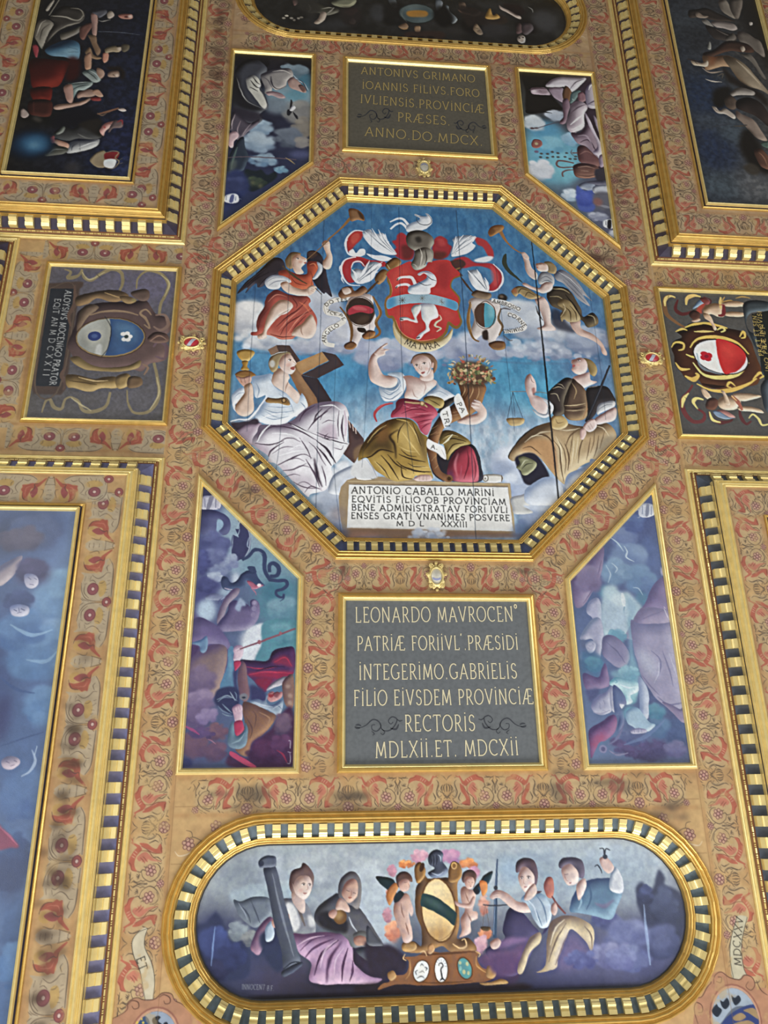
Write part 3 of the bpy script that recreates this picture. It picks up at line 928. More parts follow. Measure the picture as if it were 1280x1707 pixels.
PAINT['heads'] = '''
B 46547c 5a72a4 3c5484 4c6c9c
E 6a86b4 .9 109 -3851 2562 164 364 -1
E 7ca0c8 .9 87 -3908 3189 209 349 -0
E 86accc .8 68 -3783 3627 152 271 -0
E 40507c .9 110 -4188 2395 366 220 -1
E 39405c .9 90 -4415 2513 217 163 -1
E 3c4c80 .8 100 -4288 3798 100 432 0
C 5e6c94 40507c -4180 2452 255 201 211
C 6c6478 4c4864 -4309 2530 235 145 212
C 86aed0 5a80b0 -3869 3099 193 281 213
C 7098c4 4a70a4 -4004 3713 252 268 214
C 6890c0 4468a0 -4171 3473 204 204 215
C 78a0cc 5078ac -3842 4181 179 228 216
C 4c5c90 384674 -4246 3191 156 121 217
P a4949c c4b4b8 606080 60 -4470,2831 -4362,2755 -4264,2717 -4294,2865 -4348,2957 -4439,3031 -4555,2941
E 4c4870 .8 35 -4135 2901 177 124 -1
C 5a5480 3e3c64 -4157 2864 160 124 218
P b8b4c8 dcd8e4 646c98 35 -4218,2920 -4152,2901 -4087,2937 -4068,3010 -4113,3055 -4185,3029
S 4c4c74 .9 5.3 11 5.3 -4181,2938 -4143,2965
S 4c4c74 .9 5.3 11 5.3 -4120,2946 -4088,2964
S 5c5880 .9 5.3 11 5.3 -4154,3010 -4110,3019
P b4b4cc d8d8e6 6070a0 34 -4305,3245 -4225,3218 -4129,3244 -4119,3314 -4190,3341 -4277,3324
S 3c4470 .9 6.9 14 6.9 -4268,3271 -4232,3289
S 3c4470 .9 6.9 14 6.9 -4202,3262 -4157,3279
S 5c5880 .9 5.2 10 5.2 -4229,3306 -4188,3297
S 3c4470 .9 5.2 10 5.2 -4223,3253 -4211,3294
S 9cc0dc .6 10 41 10 -4279,3421 -4064,3524 -3871,3471
S 9cc0dc .5 10 40 10 -4079,3764 -3896,3781 -3793,3679
S 3c5890 .6 10 33 10 -4300,3932 -4120,4049 -3953,4082
E 38386c .7 48 -4226 4309 80 224 0
C 5c7cac 40609a -3948 4991 186 249 221
C 3c5488 2c3c6c -3927 5556 149 268 222
C 4c6ca0 345080 -3823 6052 144 230 223
C 6088b8 4068a0 -3836 6363 112 196 224
E 30406c .8 74 -3936 5700 133 177 1
S 3c5488 .8 6.4 13 6.4 -4202,4567 -4018,4505 -3817,4442
P b4a4b4 d8c8d4 646484 35 -4166,4694 -4108,4655 -4026,4671 -3995,4719 -4059,4773 -4141,4757
S 50486c .9 4.7 9 4.7 -4125,4702 -4091,4718
S 50486c .9 4.8 10 4.8 -4055,4695 -4024,4708
S 6c587c .9 4.7 9 4.7 -4079,4745 -4041,4734
S a8bcd8 .8 8 32 10 -3908,4601 -3862,4697 -3897,4791 -3970,4836
S b8cce0 .8 8 26 8 -3864,4570 -3877,4649
F 8c3858 1 9 -4146,5230 -4061,5276 -3900,5426 -3974,5442 -4112,5444
S c06080 .7 6.1 18 6.1 -4095,5260 -4006,5336 -3916,5418
'''
PAINT['octagon'] = '''
B 335e8e 3a72a4 8aa4ba 8e9cb6
E 2e5682 .6 244 -2161 -931 488 488 -3
E 3c7cac .6 355 -11 -2080 1421 355 -3
E 427fae .6 265 1569 -1583 794 441 -3
E 4f9cc6 .9 268 -519 43 2522 284 -2
E 52aacc .7 174 1029 325 871 364 -2
E 58b4d2 .7 126 1384 563 393 236 -2
E 4a94c0 .8 184 -1102 397 460 383 -2
E a4c2d4 .9 150 -815 871 375 300 -2
E c0d0dc 1 161 -536 1331 2197 439 -1
E c4d0da 1 167 1046 1097 834 379 -1
E b8c8d6 .9 127 -136 2069 1269 352 -1
E 6f84a4 .6 97 2071 119 406 211 -2
N 24466e .28 101 3 .8 1.5
N 7ab8d8 .22 72 5 .8 1.4
C f2f0ec a9adb8 -2155 -490 270 270 1
C f4f3ee b4b8c2 -1982 -188 360 172 2
C eeeeec 9aa4b6 -1692 -183 472 157 3
C e8e8e8 8e98b0 -1334 -658 276 276 4
C e4e4e6 8c94ae -1070 -276 398 287 5
C dcdde2 7f88a4 -1398 -92 471 126 6
C d8dae2 848cac -518 -41 396 238 7
C ccd0dc 7480a4 -74 -7 715 143 8
C d0d4de 7a84a4 609 -188 486 227 9
C e4e8ea 98a2b4 1253 -638 368 301 10
C e0e4e8 8c98ae 1703 -434 583 216 11
C d4dae2 74819e 1369 -157 572 163 12
C c2cad6 6a7898 2082 -334 333 216 13
C ccd2dc 7c88a6 1595 -104 735 98 14
C eceef0 a8b2c0 -886 1567 359 187 15
C e0e4ea 97a2b6 -1090 1867 282 211 16
C e6eaf0 8c9cba 953 1373 253 224 17
C e0e6ee 8496b8 1145 1675 294 220 18
C d6dee8 7486ac 1256 2046 288 187 19
C d4dae4 6c7ca0 -1087 2227 276 207 20
C e2e6ec 94a4c0 1728 1586 298 193 21
S 5a6884 .2 15 39 15 -2261,8 -1686,3 -1105,32
S 5a6884 .2 16 40 16 674,-1 1278,28 2201,-6
S eef0f2 1 17 33 43 -408,-2054 -310,-2113 -228,-2107 -163,-2013
S eef0f2 1 23 30 43 -403,-1935 -327,-2017 -252,-2039 -179,-1957
P e6e9ec ffffff 8794a8 36 -180,-1908 -190,-2002 -117,-2058 -41,-2094 -9,-2139 -76,-2179 -68,-2204 7,-2177 82,-2176 69,-2221 106,-2214 149,-2152 151,-2068 99,-1997 60,-1965 -46,-1923
S 3a4452 .9 5 12 5 -42,-2159 -50,-2094 3,-2041 78,-2033 136,-2067 144,-2133 106,-2201
S 3a4452 .7 5 8 5 -68,-2180 -8,-2165 67,-2184
F a8323a 1 4.9 -315,-1849 -255,-1889 -182,-1820 -171,-1676 -99,-1609 -132,-1473 -264,-1458 -380,-1558 -334,-1650 -384,-1737 -331,-1776
F 5e2c2a .8 16 -260,-1672 -141,-1678 -100,-1591 -147,-1481 -249,-1476
F a5343a 1 4.9 174,-1804 251,-1863 339,-1813 354,-1741 401,-1690 342,-1543 236,-1487 149,-1515 139,-1657
F 553028 .8 16 167,-1605 330,-1596 266,-1485 163,-1498
F c44a48 .7 10 219,-1806 294,-1810 320,-1721 245,-1699
P eceef0 ffffff 707c8e 42 -773,-1860 -669,-1920 -611,-1814 -537,-1873 -478,-1840 -465,-1714 -422,-1627 -329,-1534 -482,-1535 -613,-1599 -729,-1736
T 66707e .7 3.3 11 3.3 -721,-1853 -598,-1707 -482,-1552
T 66707e .7 3.3 11 3.3 -611,-1805 -539,-1674 -453,-1554
T 66707e .7 3.3 11 3.3 -522,-1837 -480,-1695 -394,-1557
P eceef0 ffffff 707c8e 36 386,-1584 426,-1745 414,-1817 492,-1873 582,-1872 657,-1871 726,-1889 699,-1806 643,-1757 671,-1704 600,-1646 508,-1587
T 66707e .7 3.3 10 3.3 420,-1619 500,-1731 640,-1830
T 66707e .7 3.3 10 3.3 434,-1601 527,-1678 649,-1721
F b63c3a 1 4.6 -980,-1648 -964,-1789 -877,-1875 -773,-1876 -777,-1774 -856,-1667 -918,-1576 -959,-1541
F d8604e .6 9 -919,-1791 -835,-1847 -815,-1771 -898,-1665
S f0f0f0 1 12 28 14 -741,-1878 -867,-1886 -968,-1776 -991,-1635 -959,-1516 -846,-1472 -743,-1517
F f0f0f0 1 4.5 -949,-1549 -898,-1589 -857,-1529 -805,-1594 -743,-1593 -743,-1517 -836,-1472 -918,-1488
P eceef0 ffffff 707c8e 42 -773,-1863 -689,-1907 -606,-1855 -518,-1844 -478,-1714 -421,-1615 -329,-1549 -485,-1541 -608,-1630 -711,-1752
T 66707e .7 4.6 12 4.6 -710,-1841 -566,-1709 -422,-1577
T 66707e .7 4.6 12 4.6 -606,-1847 -524,-1711 -442,-1601
F b0363c 1 4.5 -959,-1448 -815,-1473 -672,-1431 -487,-1411 -488,-1336 -631,-1341 -755,-1322 -805,-1382 -894,-1360 -918,-1240 -873,-1096 -954,-1072 -1019,-1186 -1040,-1332
F 8a262e .7 11 -805,-1432 -692,-1420 -672,-1351 -754,-1335
F 5ab0c8 .9 6.7 -918,-1216 -877,-1291 -857,-1194 -881,-1095
P e8eaec ffffff 66707e 45 -908,-1241 -857,-1288 -755,-1273 -713,-1374 -610,-1409 -524,-1364 -591,-1257 -644,-1131 -756,-1065 -857,-1067 -918,-1167
T 66707e .8 4.4 13 4.4 -857,-1097 -755,-1224 -611,-1379
T 66707e .8 4.4 13 4.4 -816,-1079 -694,-1202 -570,-1344
S f2f2f2 1 14 27 11 -857,-1466 -990,-1422 -1046,-1295 -1019,-1137 -938,-1039 -806,-1031
S f2f2f2 1 9 22 9 -744,-1323 -805,-1399 -887,-1378 -918,-1289
F e8eaee 1 4.5 -723,-1528 -609,-1509 -485,-1506 -379,-1454 -507,-1420 -630,-1453
P 8a6238 c8a070 3c2818 36 -483,-1349 -424,-1439 -341,-1488 -269,-1422 -323,-1315 -407,-1261
T e0cca0 .8 9 23 9 -456,-1375 -416,-1290
P 8a6238 c8a070 3c2818 31 -617,-1157 -529,-1289 -452,-1264 -486,-1139 -573,-1057
S 54402e 1 22 36 18 -572,-1110 -655,-1009 -736,-909
P eceef0 ffffff 707c8e 44 386,-1556 454,-1771 572,-1892 736,-1874 675,-1783 717,-1725 621,-1617 461,-1550
T 66707e .7 4.9 12 4.9 440,-1581 538,-1748 679,-1852
F b43c40 1 5 725,-1868 858,-1826 944,-1689 947,-1559 887,-1556 817,-1709 741,-1754
F e8eaee 1 4.9 716,-1520 865,-1571 943,-1567 911,-1509 814,-1466 692,-1481
F b03840 1 4.9 414,-1494 573,-1547 702,-1461 903,-1458 1009,-1370 1047,-1213 994,-1074 876,-1027 854,-1099 931,-1207 918,-1339 810,-1399 676,-1401 541,-1367 455,-1421
F d05a58 .6 10 900,-1417 983,-1315 996,-1184 925,-1102
S f2f2f2 1 12 29 12 936,-1451 1041,-1318 1035,-1160 942,-1036 820,-1014
P e8eaec ffffff 66707e 44 601,-1317 728,-1334 798,-1201 863,-1099 831,-1015 700,-1034 619,-1153
T 66707e .8 4.8 15 4.8 647,-1272 730,-1171 822,-1045
F 523430 1 7.3 334,-1442 504,-1504 571,-1427 483,-1317 524,-1240 414,-1255 362,-1311
S 8a6a44 1 15 29 15 355,-1416 407,-1339 497,-1370
S 4a3c34 1 14 34 14 491,-1238 612,-1035 675,-987
S 8a6636 1 41 54 41 -465,-1202 -406,-1292 -442,-1151 -412,-1032 -414,-913 -467,-834 -473,-699 -453,-592 -394,-574 -367,-513 -316,-367 -207,-261 -39,-219 131,-258 249,-366 301,-521 395,-459 456,-540 439,-647 423,-731 452,-885 405,-968 344,-1069 386,-1192 491,-1250
F c23c3a 1 0 -465,-1220 -413,-1292 -281,-1369 -148,-1437 -93,-1308 41,-1368 87,-1437 251,-1481 361,-1473 402,-1386 492,-1267 393,-1193 348,-1069 405,-968 452,-885 423,-731 440,-647 454,-539 396,-479 302,-541 249,-382 132,-279 -39,-238 -206,-280 -313,-383 -363,-529 -394,-594 -450,-605 -469,-708 -461,-834 -408,-913 -409,-1041 -439,-1152
Q d9584c .6 48 -415,-1222 -209,-1337 -186,-1095 -361,-983
Q d9584c .55 46 -338,-680 -167,-688 -176,-356 -301,-433
Q 9c2c30 .6 39 203,-1393 351,-1401 371,-1191 247,-1012
Q d2564e .5 37 208,-772 406,-680 283,-507
Q 8e2a2e .5 48 -89,-1449 88,-1458 53,-1298 -93,-1290
T d8b070 .8 6.3 11 6.3 -439,-1152 -406,-1033 -411,-913 -461,-834
T d8b070 .8 6.1 11 6.1 -362,-538 -309,-384 -199,-284 -38,-245 132,-287
T 6a2a24 .5 6.4 13 6.4 -265,-1440 -275,-352
P 6e665c bcb4a4 2a2420 56 -173,-1890 -75,-1936 44,-1928 146,-1848 169,-1749 127,-1657 155,-1601 135,-1461 58,-1457 48,-1599 -84,-1609 -171,-1673 -201,-1779
F 2e2a26 .85 10 -82,-1808 -18,-1839 2,-1767 -51,-1737
T 2e2a26 .7 6.5 23 6.5 -199,-1729 -82,-1681 66,-1689 158,-1767
P 8f887c d4ccbe 38302a 49 -84,-1609 36,-1670 126,-1621 129,-1460 134,-1439 57,-1430 41,-1364 -78,-1300 -146,-1384 -110,-1480 -92,-1555
T e8e0d0 .7 6.5 20 6.5 -24,-1649 2,-1525 -33,-1346
T 38302a .8 6.5 16 6.5 49,-1635 60,-1492 27,-1384
T e8e0d0 .6 4.8 13 4.8 -127,-1394 -91,-1378 -63,-1327
F 9dbac8 1 1.6 -457,-834 -320,-900 -161,-933 41,-943 257,-901 430,-829 414,-710 251,-765 36,-798 -165,-789 -323,-756 -459,-695
Q 4a90bc .9 22 -464,-843 -363,-881 -366,-738 -466,-691
Q 5096c0 .9 22 300,-895 435,-833 421,-705 294,-750
S 4a4038 1 6.2 12 6.2 -314,-829 -228,-837
S 4a4038 1 6.2 12 6.2 -270,-877 -269,-787
S 4a4038 1 4.7 11 4.7 -299,-867 -239,-799
S 4a4038 1 4.7 11 4.7 -237,-870 -300,-796
S 6a6458 1 4.7 9 4.7 -55,-873 25,-877
S 6a6458 1 4.7 9 4.7 -17,-918 -17,-829
S 6a6458 1 4.7 9 4.7 -42,-905 9,-844
S 6a6458 1 4.7 9 4.7 11,-907 -44,-842
S 6a6458 1 4.7 9 4.7 199,-831 271,-831
S 6a6458 1 4.7 9 4.7 235,-875 232,-786
S 6a6458 1 4.7 9 4.7 212,-860 260,-801
S eceef0 1 25 41 47 -326,-1143 -288,-1176 -212,-1190 -140,-1180 -96,-1073
S eceef0 1 25 38 44 -346,-1022 -302,-1062 -201,-1073 -156,-1024 -129,-957
S 5c564e 1 16 28 16 -332,-1126 -317,-1161
S 5c564e 1 16 28 16 -352,-1008 -331,-1040
P e4e7ea ffffff 70809a 38 -175,-938 -180,-1043 -99,-1085 -25,-1129 37,-1175 54,-1225 15,-1257 -37,-1220 -63,-1240 -6,-1286 82,-1292 156,-1233 182,-1147 150,-1068 95,-1031 73,-942
S 34363e .9 4.8 11 4.8 51,-1228 107,-1175 179,-1147
S 34363e .9 4.8 10 4.8 -80,-1138 17,-1077 107,-1088
S c04444 .8 3.2 8 3.2 -51,-1237 38,-1276 139,-1250
P e8e8e4 ffffff 86889a 40 -50,-786 123,-793 178,-670 173,-599 88,-545 57,-465 63,-396 -7,-344 -59,-271 -111,-269 -71,-341 9,-413 12,-496 -28,-577 -39,-693
P dddcd4 fafaf4 74727a 28 -160,-705 -108,-774 -34,-764 -51,-676 -96,-591 -84,-505 -158,-518 -228,-538 -296,-526 -307,-572 -227,-585 -128,-548 -141,-622
S 3c3634 1 18 34 15 -306,-548 -263,-542
S 3c3634 1 18 33 18 -105,-278 -65,-296
S d8c8ac 1 9 28 12 196,-637 217,-571 155,-522 136,-468 209,-438 147,-383
P d9c9a2 f0e4c4 8a7448 28 -387,-520 -355,-398 -262,-284 -123,-222 17,-214 159,-252 276,-339 355,-444 334,-308 242,-191 97,-104 -71,-82 -224,-124 -347,-232 -398,-380
T 8a7448 .8 4.6 9 4.6 -391,-512 -358,-385 -262,-271 -124,-212 17,-205 159,-243 276,-329 351,-436
L MATVRA 3a3430 9 81 -264,-197 -167,-146 -42,-122 70,-132 182,-179
S e9e4da 1 57 79 57 -897,-834 -1038,-818 -1173,-769 -1232,-696 -1211,-607 -1116,-593 -1032,-564 -1016,-490 -1091,-422 -1188,-367 -1246,-273 -1225,-160 -1122,-134
S 7a7470 .7 4.4 6.6 4.4 -918,-865 -1038,-852 -1187,-802 -1256,-704 -1234,-583
S 7a7470 .7 4.3 6.4 4.3 -1036,-517 -1115,-453 -1212,-394 -1273,-272 -1256,-145
S 9a948c .6 6.5 13 6.5 -1227,-661 -1136,-625 -1036,-592
L DO_TES 403a34 7.3 48 -1228,-691 -1173,-741 -1057,-775 -965,-784
L ICEPE 504a44 6.9 39 -1219,-621 -1155,-577 -1066,-574 -1016,-499
L ANGELO 403a34 7.6 50 -1229,-169 -1222,-260 -1165,-336 -1063,-418
P e0d3cd f4e9e3 86726a 39 -958,-803 -877,-878 -736,-909 -646,-865 -637,-675 -599,-536 -620,-418 -660,-324 -759,-297 -819,-203 -858,-106 -897,-223 -893,-361 -957,-520 -987,-636
S 86623a 1 18 40 22 -646,-877 -592,-772 -548,-632 -607,-489 -561,-351 -621,-275 -740,-247
S c89c60 .8 6.6 13 6.6 -646,-853 -605,-760 -566,-626 -619,-488
S 7c5a38 1 17 43 17 -1057,-699 -957,-539 -913,-378 -917,-222 -956,-107
P 7c563e b89070 382418 35 -1082,-893 -1018,-992 -918,-1009 -873,-946 -776,-1028 -712,-958 -807,-877 -958,-846 -1038,-818
P d0b8a8 ece0d4 7c6050 22 -1038,-967 -958,-995 -918,-924 -998,-885
E 3e2e28 1 2.2 -802 -644 178 204 -3
Q b43a46 1 2.2 -961,-649 -877,-724 -737,-730 -637,-675 -674,-617 -818,-629 -945,-586
Q d86a6c .7 9 -897,-706 -777,-712 -718,-660 -857,-661
Q 5c4838 .6 17 -818,-550 -698,-578 -739,-460 -858,-432
S 5a4638 1 6.5 13 6.5 -961,-637 -937,-780 -801,-863 -667,-793 -634,-652 -683,-485 -808,-424 -917,-480 -961,-637
P 8a5c3a c8965e 3c2416 30 -783,-292 -700,-373 -617,-349 -641,-274 -740,-238
F 2e221c 1 4.3 -842,-397 -755,-401 -735,-340 -818,-341
P 7c5638 b08458 382010 21 -999,-151 -917,-204 -850,-156 -897,-87 -985,-92
P d8cdc6 f0e6e0 80706a 43 576,-854 672,-922 867,-893 980,-872 989,-745 952,-591 998,-493 942,-366 894,-290 956,-195 842,-161 786,-286 726,-358 618,-275 578,-401 635,-578 618,-728
S 86663e 1 19 43 19 602,-850 557,-574 578,-396 620,-299 682,-262
S c49a60 .8 7.1 14 7.1 614,-817 575,-575 595,-402
S 7c6448 1 14 38 19 995,-771 950,-616 994,-493 941,-361
P 7c5638 b08a5c 382010 27 800,-233 893,-281 1004,-270 997,-167 863,-152
F 382c26 1 6.9 733,-407 795,-435 798,-299 734,-309
E 573e32 1 2.3 783 -657 141 185 -3
Q 57a0b2 1 2.4 801,-890 955,-897 925,-440 774,-434
Q 8cc8d0 .7 19 840,-815 903,-766 895,-639 829,-636
S 5a4638 1 7 12 7 652,-651 686,-782 795,-864 896,-792 914,-663 865,-512 771,-454 675,-514 652,-651
P 7a6450 b0987c 38281c 33 621,-953 678,-1028 769,-1017 877,-983 850,-902 715,-906
E 2e2824 1 4.8 1024 -931 62 57 -3
E 6a5c50 1 4.8 1011 -946 29 24 -3
S e6e3dc 1 48 76 52 878,-893 1083,-841 1243,-746
S e2dfda 1 47 71 47 1073,-698 1190,-647 1277,-505 1185,-446 1010,-414
S 7a7470 .6 4.7 9 4.7 887,-855 1080,-795 1226,-699
S 5a5458 .7 9 33 14 989,-745 1035,-772 1121,-751
S 5a5458 .6 9 28 14 996,-369 1066,-297 1109,-299
L AMBROSIO 403a34 7.6 52 887,-858 1059,-809 1230,-740
L CORNE 403a34 7.5 52 1070,-657 1172,-621 1267,-489
L DIMINIS 403a34 7.5 51 1246,-504 1122,-468 986,-448
P 332c32 56525e 16121a 42 -2336,-834 -2243,-1008 -2121,-1138 -2011,-1285 -1898,-1403 -1793,-1376 -1750,-1236 -1773,-1140 -1888,-1118 -1964,-1068 -2011,-972 -2087,-938 -2115,-998 -2235,-846 -2214,-932
T 17131a .9 4.2 11 4.2 -2238,-900 -2118,-1060 -1955,-1178
T 17131a .9 4.2 11 4.2 -2075,-954 -1990,-1082 -1864,-1167
T 6a6672 .6 2.8 8 2.8 -2289,-913 -2144,-1090 -1996,-1239
P 302a32 524c58 141018 41 -1482,-1505 -1404,-1542 -1310,-1482 -1269,-1372 -1242,-1261 -1213,-1073 -1159,-846 -1237,-901 -1263,-884 -1342,-974 -1409,-1095 -1438,-1251 -1480,-1377
F 4a3630 .9 7.3 -1482,-1505 -1404,-1533 -1350,-1480 -1441,-1411
T 100c12 .9 4.3 12 4.3 -1346,-1256 -1278,-1070 -1224,-917
P e0c5b2 f6e3d4 8a6450 38 -1300,-1653 -1254,-1713 -1200,-1683 -1186,-1569 -1158,-1442 -1170,-1313 -1215,-1255 -1281,-1291 -1283,-1371 -1238,-1470 -1272,-1581
S 9a7258 .7 2.9 7.4 2.9 -1289,-1637 -1240,-1648 -1204,-1666
S 9a7258 .6 2.9 5.9 2.9 -1274,-1679 -1234,-1688
S 846444 1 9 14 17 -1486,-1392 -1273,-1638 -1168,-1775 -1022,-1937
S 8c6c46 1 11 21 46 -1228,-1723 -1064,-1898 -929,-2087
P 8a6444 bc946c 4a3020 33 -951,-2235 -856,-2241 -767,-2162 -747,-2054 -835,-2064 -919,-2033 -944,-2125
F 3c281c .8 7.1 -835,-2211 -761,-2149 -751,-2064 -803,-2108
P 8a7050 bc9f78 463624 32 -1755,-1394 -1692,-1494 -1587,-1499 -1563,-1465 -1612,-1418 -1649,-1352 -1653,-1272 -1685,-1239 -1738,-1268 -1759,-1330
P e6c9b6 f9e6d9 906650 43 -1662,-1431 -1607,-1479 -1553,-1445 -1493,-1411 -1482,-1373 -1511,-1324 -1553,-1258 -1521,-1184 -1605,-1161 -1656,-1240 -1677,-1334
E f0e6de 1 1.4 -1603 -1402 17 9 -11
E 34282a 1 1.4 -1597 -1404 7.2 9 -3
S 4c3832 1 4.3 9 4.3 -1622,-1406 -1604,-1417 -1585,-1413
E d89880 .45 9 -1564 -1356 29 20 -3
S 6a4c40 .8 2.9 7.2 2.9 -1631,-1425 -1586,-1435
F b0604e .9 2.9 -1525,-1346 -1492,-1360 -1498,-1328
S a87c68 .8 2.9 7.2 2.9 -1552,-1405 -1504,-1404 -1519,-1375
S a88068 .7 4.3 12 4.3 -1651,-1328 -1658,-1285 -1639,-1279
P bd573e e27e58 642820 57 -1827,-1200 -1750,-1223 -1671,-1192 -1579,-1162 -1476,-1186 -1485,-1344 -1414,-1372 -1322,-1353 -1307,-1258 -1345,-1145 -1409,-1108 -1392,-1002 -1471,-949 -1599,-927 -1678,-988 -1784,-1077 -1838,-1152
T e6885e .7 5.8 20 5.8 -1452,-1314 -1387,-1334 -1346,-1256
T 6a2a22 .7 4.3 14 4.3 -1681,-1113 -1602,-1023 -1472,-998
T 6a2a22 .6 4.3 13 4.3 -1437,-1220 -1409,-1127 -1420,-1001
P c6cbd0 f2f3f3 6c768a 20 -1355,-1367 -1284,-1310 -1291,-1211 -1354,-1114 -1409,-1098 -1371,-1191 -1339,-1272
P b85a4c dc8872 5e2c2a 84 -1955,-836 -1856,-918 -1726,-862 -1597,-838 -1468,-836 -1422,-769 -1446,-707 -1374,-589 -1340,-485 -1351,-350 -1394,-274 -1582,-252 -1643,-205 -1781,-197 -1869,-237 -1957,-251 -2044,-239 -2134,-241 -2136,-285 -2069,-298 -2082,-393 -2056,-529 -1998,-652 -1989,-743
T 652c2a .8 5.5 22 5.5 -1837,-374 -1715,-514 -1591,-624 -1467,-782
T 652c2a .8 5.4 19 5.4 -1783,-258 -1712,-409 -1539,-551 -1400,-633
T 652c2a .7 5.4 16 5.4 -1658,-293 -1586,-414 -1475,-554
T 652c2a .7 5.6 17 5.6 -1674,-834 -1594,-715 -1605,-654
T 652c2a .7 4.1 16 4.1 -2059,-306 -2029,-485 -1935,-639
T e8987e .7 4.1 19 4.1 -1810,-316 -1689,-485 -1541,-642
T e8987e .7 4.1 16 4.1 -1708,-261 -1587,-474 -1426,-662
T e8987e .6 4.2 17 4.2 -1951,-730 -1853,-841 -1724,-816
T e27a58 .7 8 28 8 -1569,-747 -1491,-690 -1438,-601
T 652c2a .8 5.4 16 5.4 -1908,-268 -1757,-230 -1607,-251
P e2c7b4 f9e8db 8a6450 47 -1886,-687 -1799,-767 -1697,-757 -1641,-680 -1717,-574 -1792,-540 -1876,-432 -1947,-310 -1953,-207 -2042,-192 -2059,-244 -1996,-294 -1965,-458 -1932,-579
S a07c68 .7 4.1 17 4.1 -1817,-539 -1743,-588 -1681,-636
S 8a6450 .7 2.7 5.4 2.7 -2044,-233 -2024,-204
S 8a6450 .7 2.7 5.4 2.7 -2019,-240 -2003,-202
P e2c7b4 f9e8db 8a6450 44 -1523,-432 -1462,-525 -1409,-569 -1356,-454 -1347,-350 -1393,-242 -1468,-219 -1582,-249 -1645,-261 -1610,-361
S 9a7460 .7 5.5 16 5.5 -1529,-417 -1533,-327 -1507,-269
P d8d9da fbfaf6 767a88 28 -1989,-1067 -1915,-1133 -1786,-1131 -1694,-1081 -1677,-1035 -1781,-1002 -1830,-932 -1946,-926 -1999,-996
T 7c8090 .8 4.2 13 4.2 -1947,-975 -1860,-1042 -1732,-1064
T 7c8090 .7 4.2 11 4.2 -1975,-1021 -1900,-1087 -1785,-1100
P e4c9b6 fae6d8 8a6450 34 -1807,-1013 -1731,-1048 -1652,-974 -1522,-934 -1471,-944 -1428,-876 -1468,-841 -1597,-844 -1713,-875 -1779,-937
P e8cdba fae6d8 8a6450 17 -1471,-952 -1407,-1005 -1352,-981 -1364,-926 -1405,-874 -1449,-857
S 8a6450 .8 2.8 7.1 2.8 -1426,-954 -1380,-941
S 8a6450 .8 2.8 7.1 2.8 -1432,-929 -1390,-909
S 5a4632 1 14 34 11 -1790,-1281 -1670,-1158 -1551,-1069 -1472,-1022
S 5a4632 1 11 17 9 -1368,-965 -1288,-868
P 8e9098 d8dadc 44485a 43 1737,-1330 1835,-1406 1949,-1340 2056,-1204 2130,-1049 2207,-931 2097,-1022 2168,-852 2029,-949 1951,-1058 1844,-1193 1759,-1242
T 565a68 .8 3.3 11 3.3 1828,-1334 1964,-1182 2121,-962
T 565a68 .8 3.3 11 3.3 1850,-1247 1970,-1094 2128,-893
T eceef0 .7 3.3 10 3.3 1801,-1368 1942,-1269 2075,-1099
P d8c1b6 f2e4dc 785850 30 1334,-1640 1388,-1625 1426,-1528 1447,-1422 1514,-1318 1491,-1225 1403,-1277 1358,-1382 1353,-1506
S 9a7248 1 57 24 13 1064,-2001 1129,-1838 1226,-1716 1355,-1623
P 96683e c4965f 5a3820 33 901,-1954 945,-2049 1039,-2092 1118,-2078 1098,-2002 1014,-1942 928,-1890
F 5c3a22 .6 10 909,-1955 959,-2032 1002,-1979 936,-1901
P d8c1b6 f2e4dc 785850 13 1327,-1649 1373,-1660 1424,-1582 1401,-1536 1351,-1569
F 384238 1 1.7 1123,-1624 1070,-1563 1057,-1455 1109,-1348 1193,-1264 1308,-1173 1238,-1269 1156,-1371 1121,-1476
P 94805c c8b288 4c3c28 26 1618,-1516 1710,-1525 1780,-1439 1757,-1345 1693,-1342 1643,-1375 1658,-1450
P dcc1b2 f6e5dc 805c4c 30 1506,-1478 1541,-1494 1605,-1505 1662,-1468 1660,-1379 1589,-1361 1531,-1376 1513,-1421
S 3a2c28 1 3.3 8 3.3 1554,-1477 1585,-1482
F a86858 .9 3.3 1506,-1439 1533,-1435 1522,-1415
P a6a7aa dedfdd 54555e 33 1517,-1257 1574,-1357 1678,-1344 1734,-1259 1708,-1148 1618,-1179 1542,-1158 1515,-1195
T 5a5c66 .8 4.9 13 4.9 1550,-1249 1628,-1289 1699,-1239
T 5a5c66 .8 4.9 13 4.9 1560,-1197 1638,-1227 1709,-1187
P 463c30 8c7c5e 1a1614 64 1621,-1043 1704,-1134 1868,-1124 1949,-1041 1997,-922 2044,-803 2061,-684 2188,-758 2254,-659 2226,-569 2104,-531 2053,-613 1985,-664 1886,-711 1746,-790 1662,-837 1612,-938
T b8a67c .8 6.5 23 6.5 1701,-1099 1835,-1097 1919,-1039
T b8a67c .7 4.8 19 4.8 1645,-974 1764,-980 1847,-915
T 17130f .8 6.5 23 6.5 1857,-1019 1960,-851 2031,-683
T c2b288 .7 4.8 19 4.8 2094,-720 2195,-690 2213,-589
P dcc5ba f5e6df 745650 32 1557,-1158 1620,-1200 1697,-1186 1687,-1081 1560,-1023 1445,-1066 1373,-1097 1303,-1146 1335,-1177 1434,-1121 1523,-1108
F 282834 .8 22 1657,-786 1773,-757 1819,-623 1947,-444 1717,-484 1638,-582
P d4b5a6 f0ddd2 705048 41 1876,-609 2011,-631 2016,-513 2152,-435 2244,-339 2302,-209 2307,-124 2251,-148 2222,-272 2086,-366 1946,-427
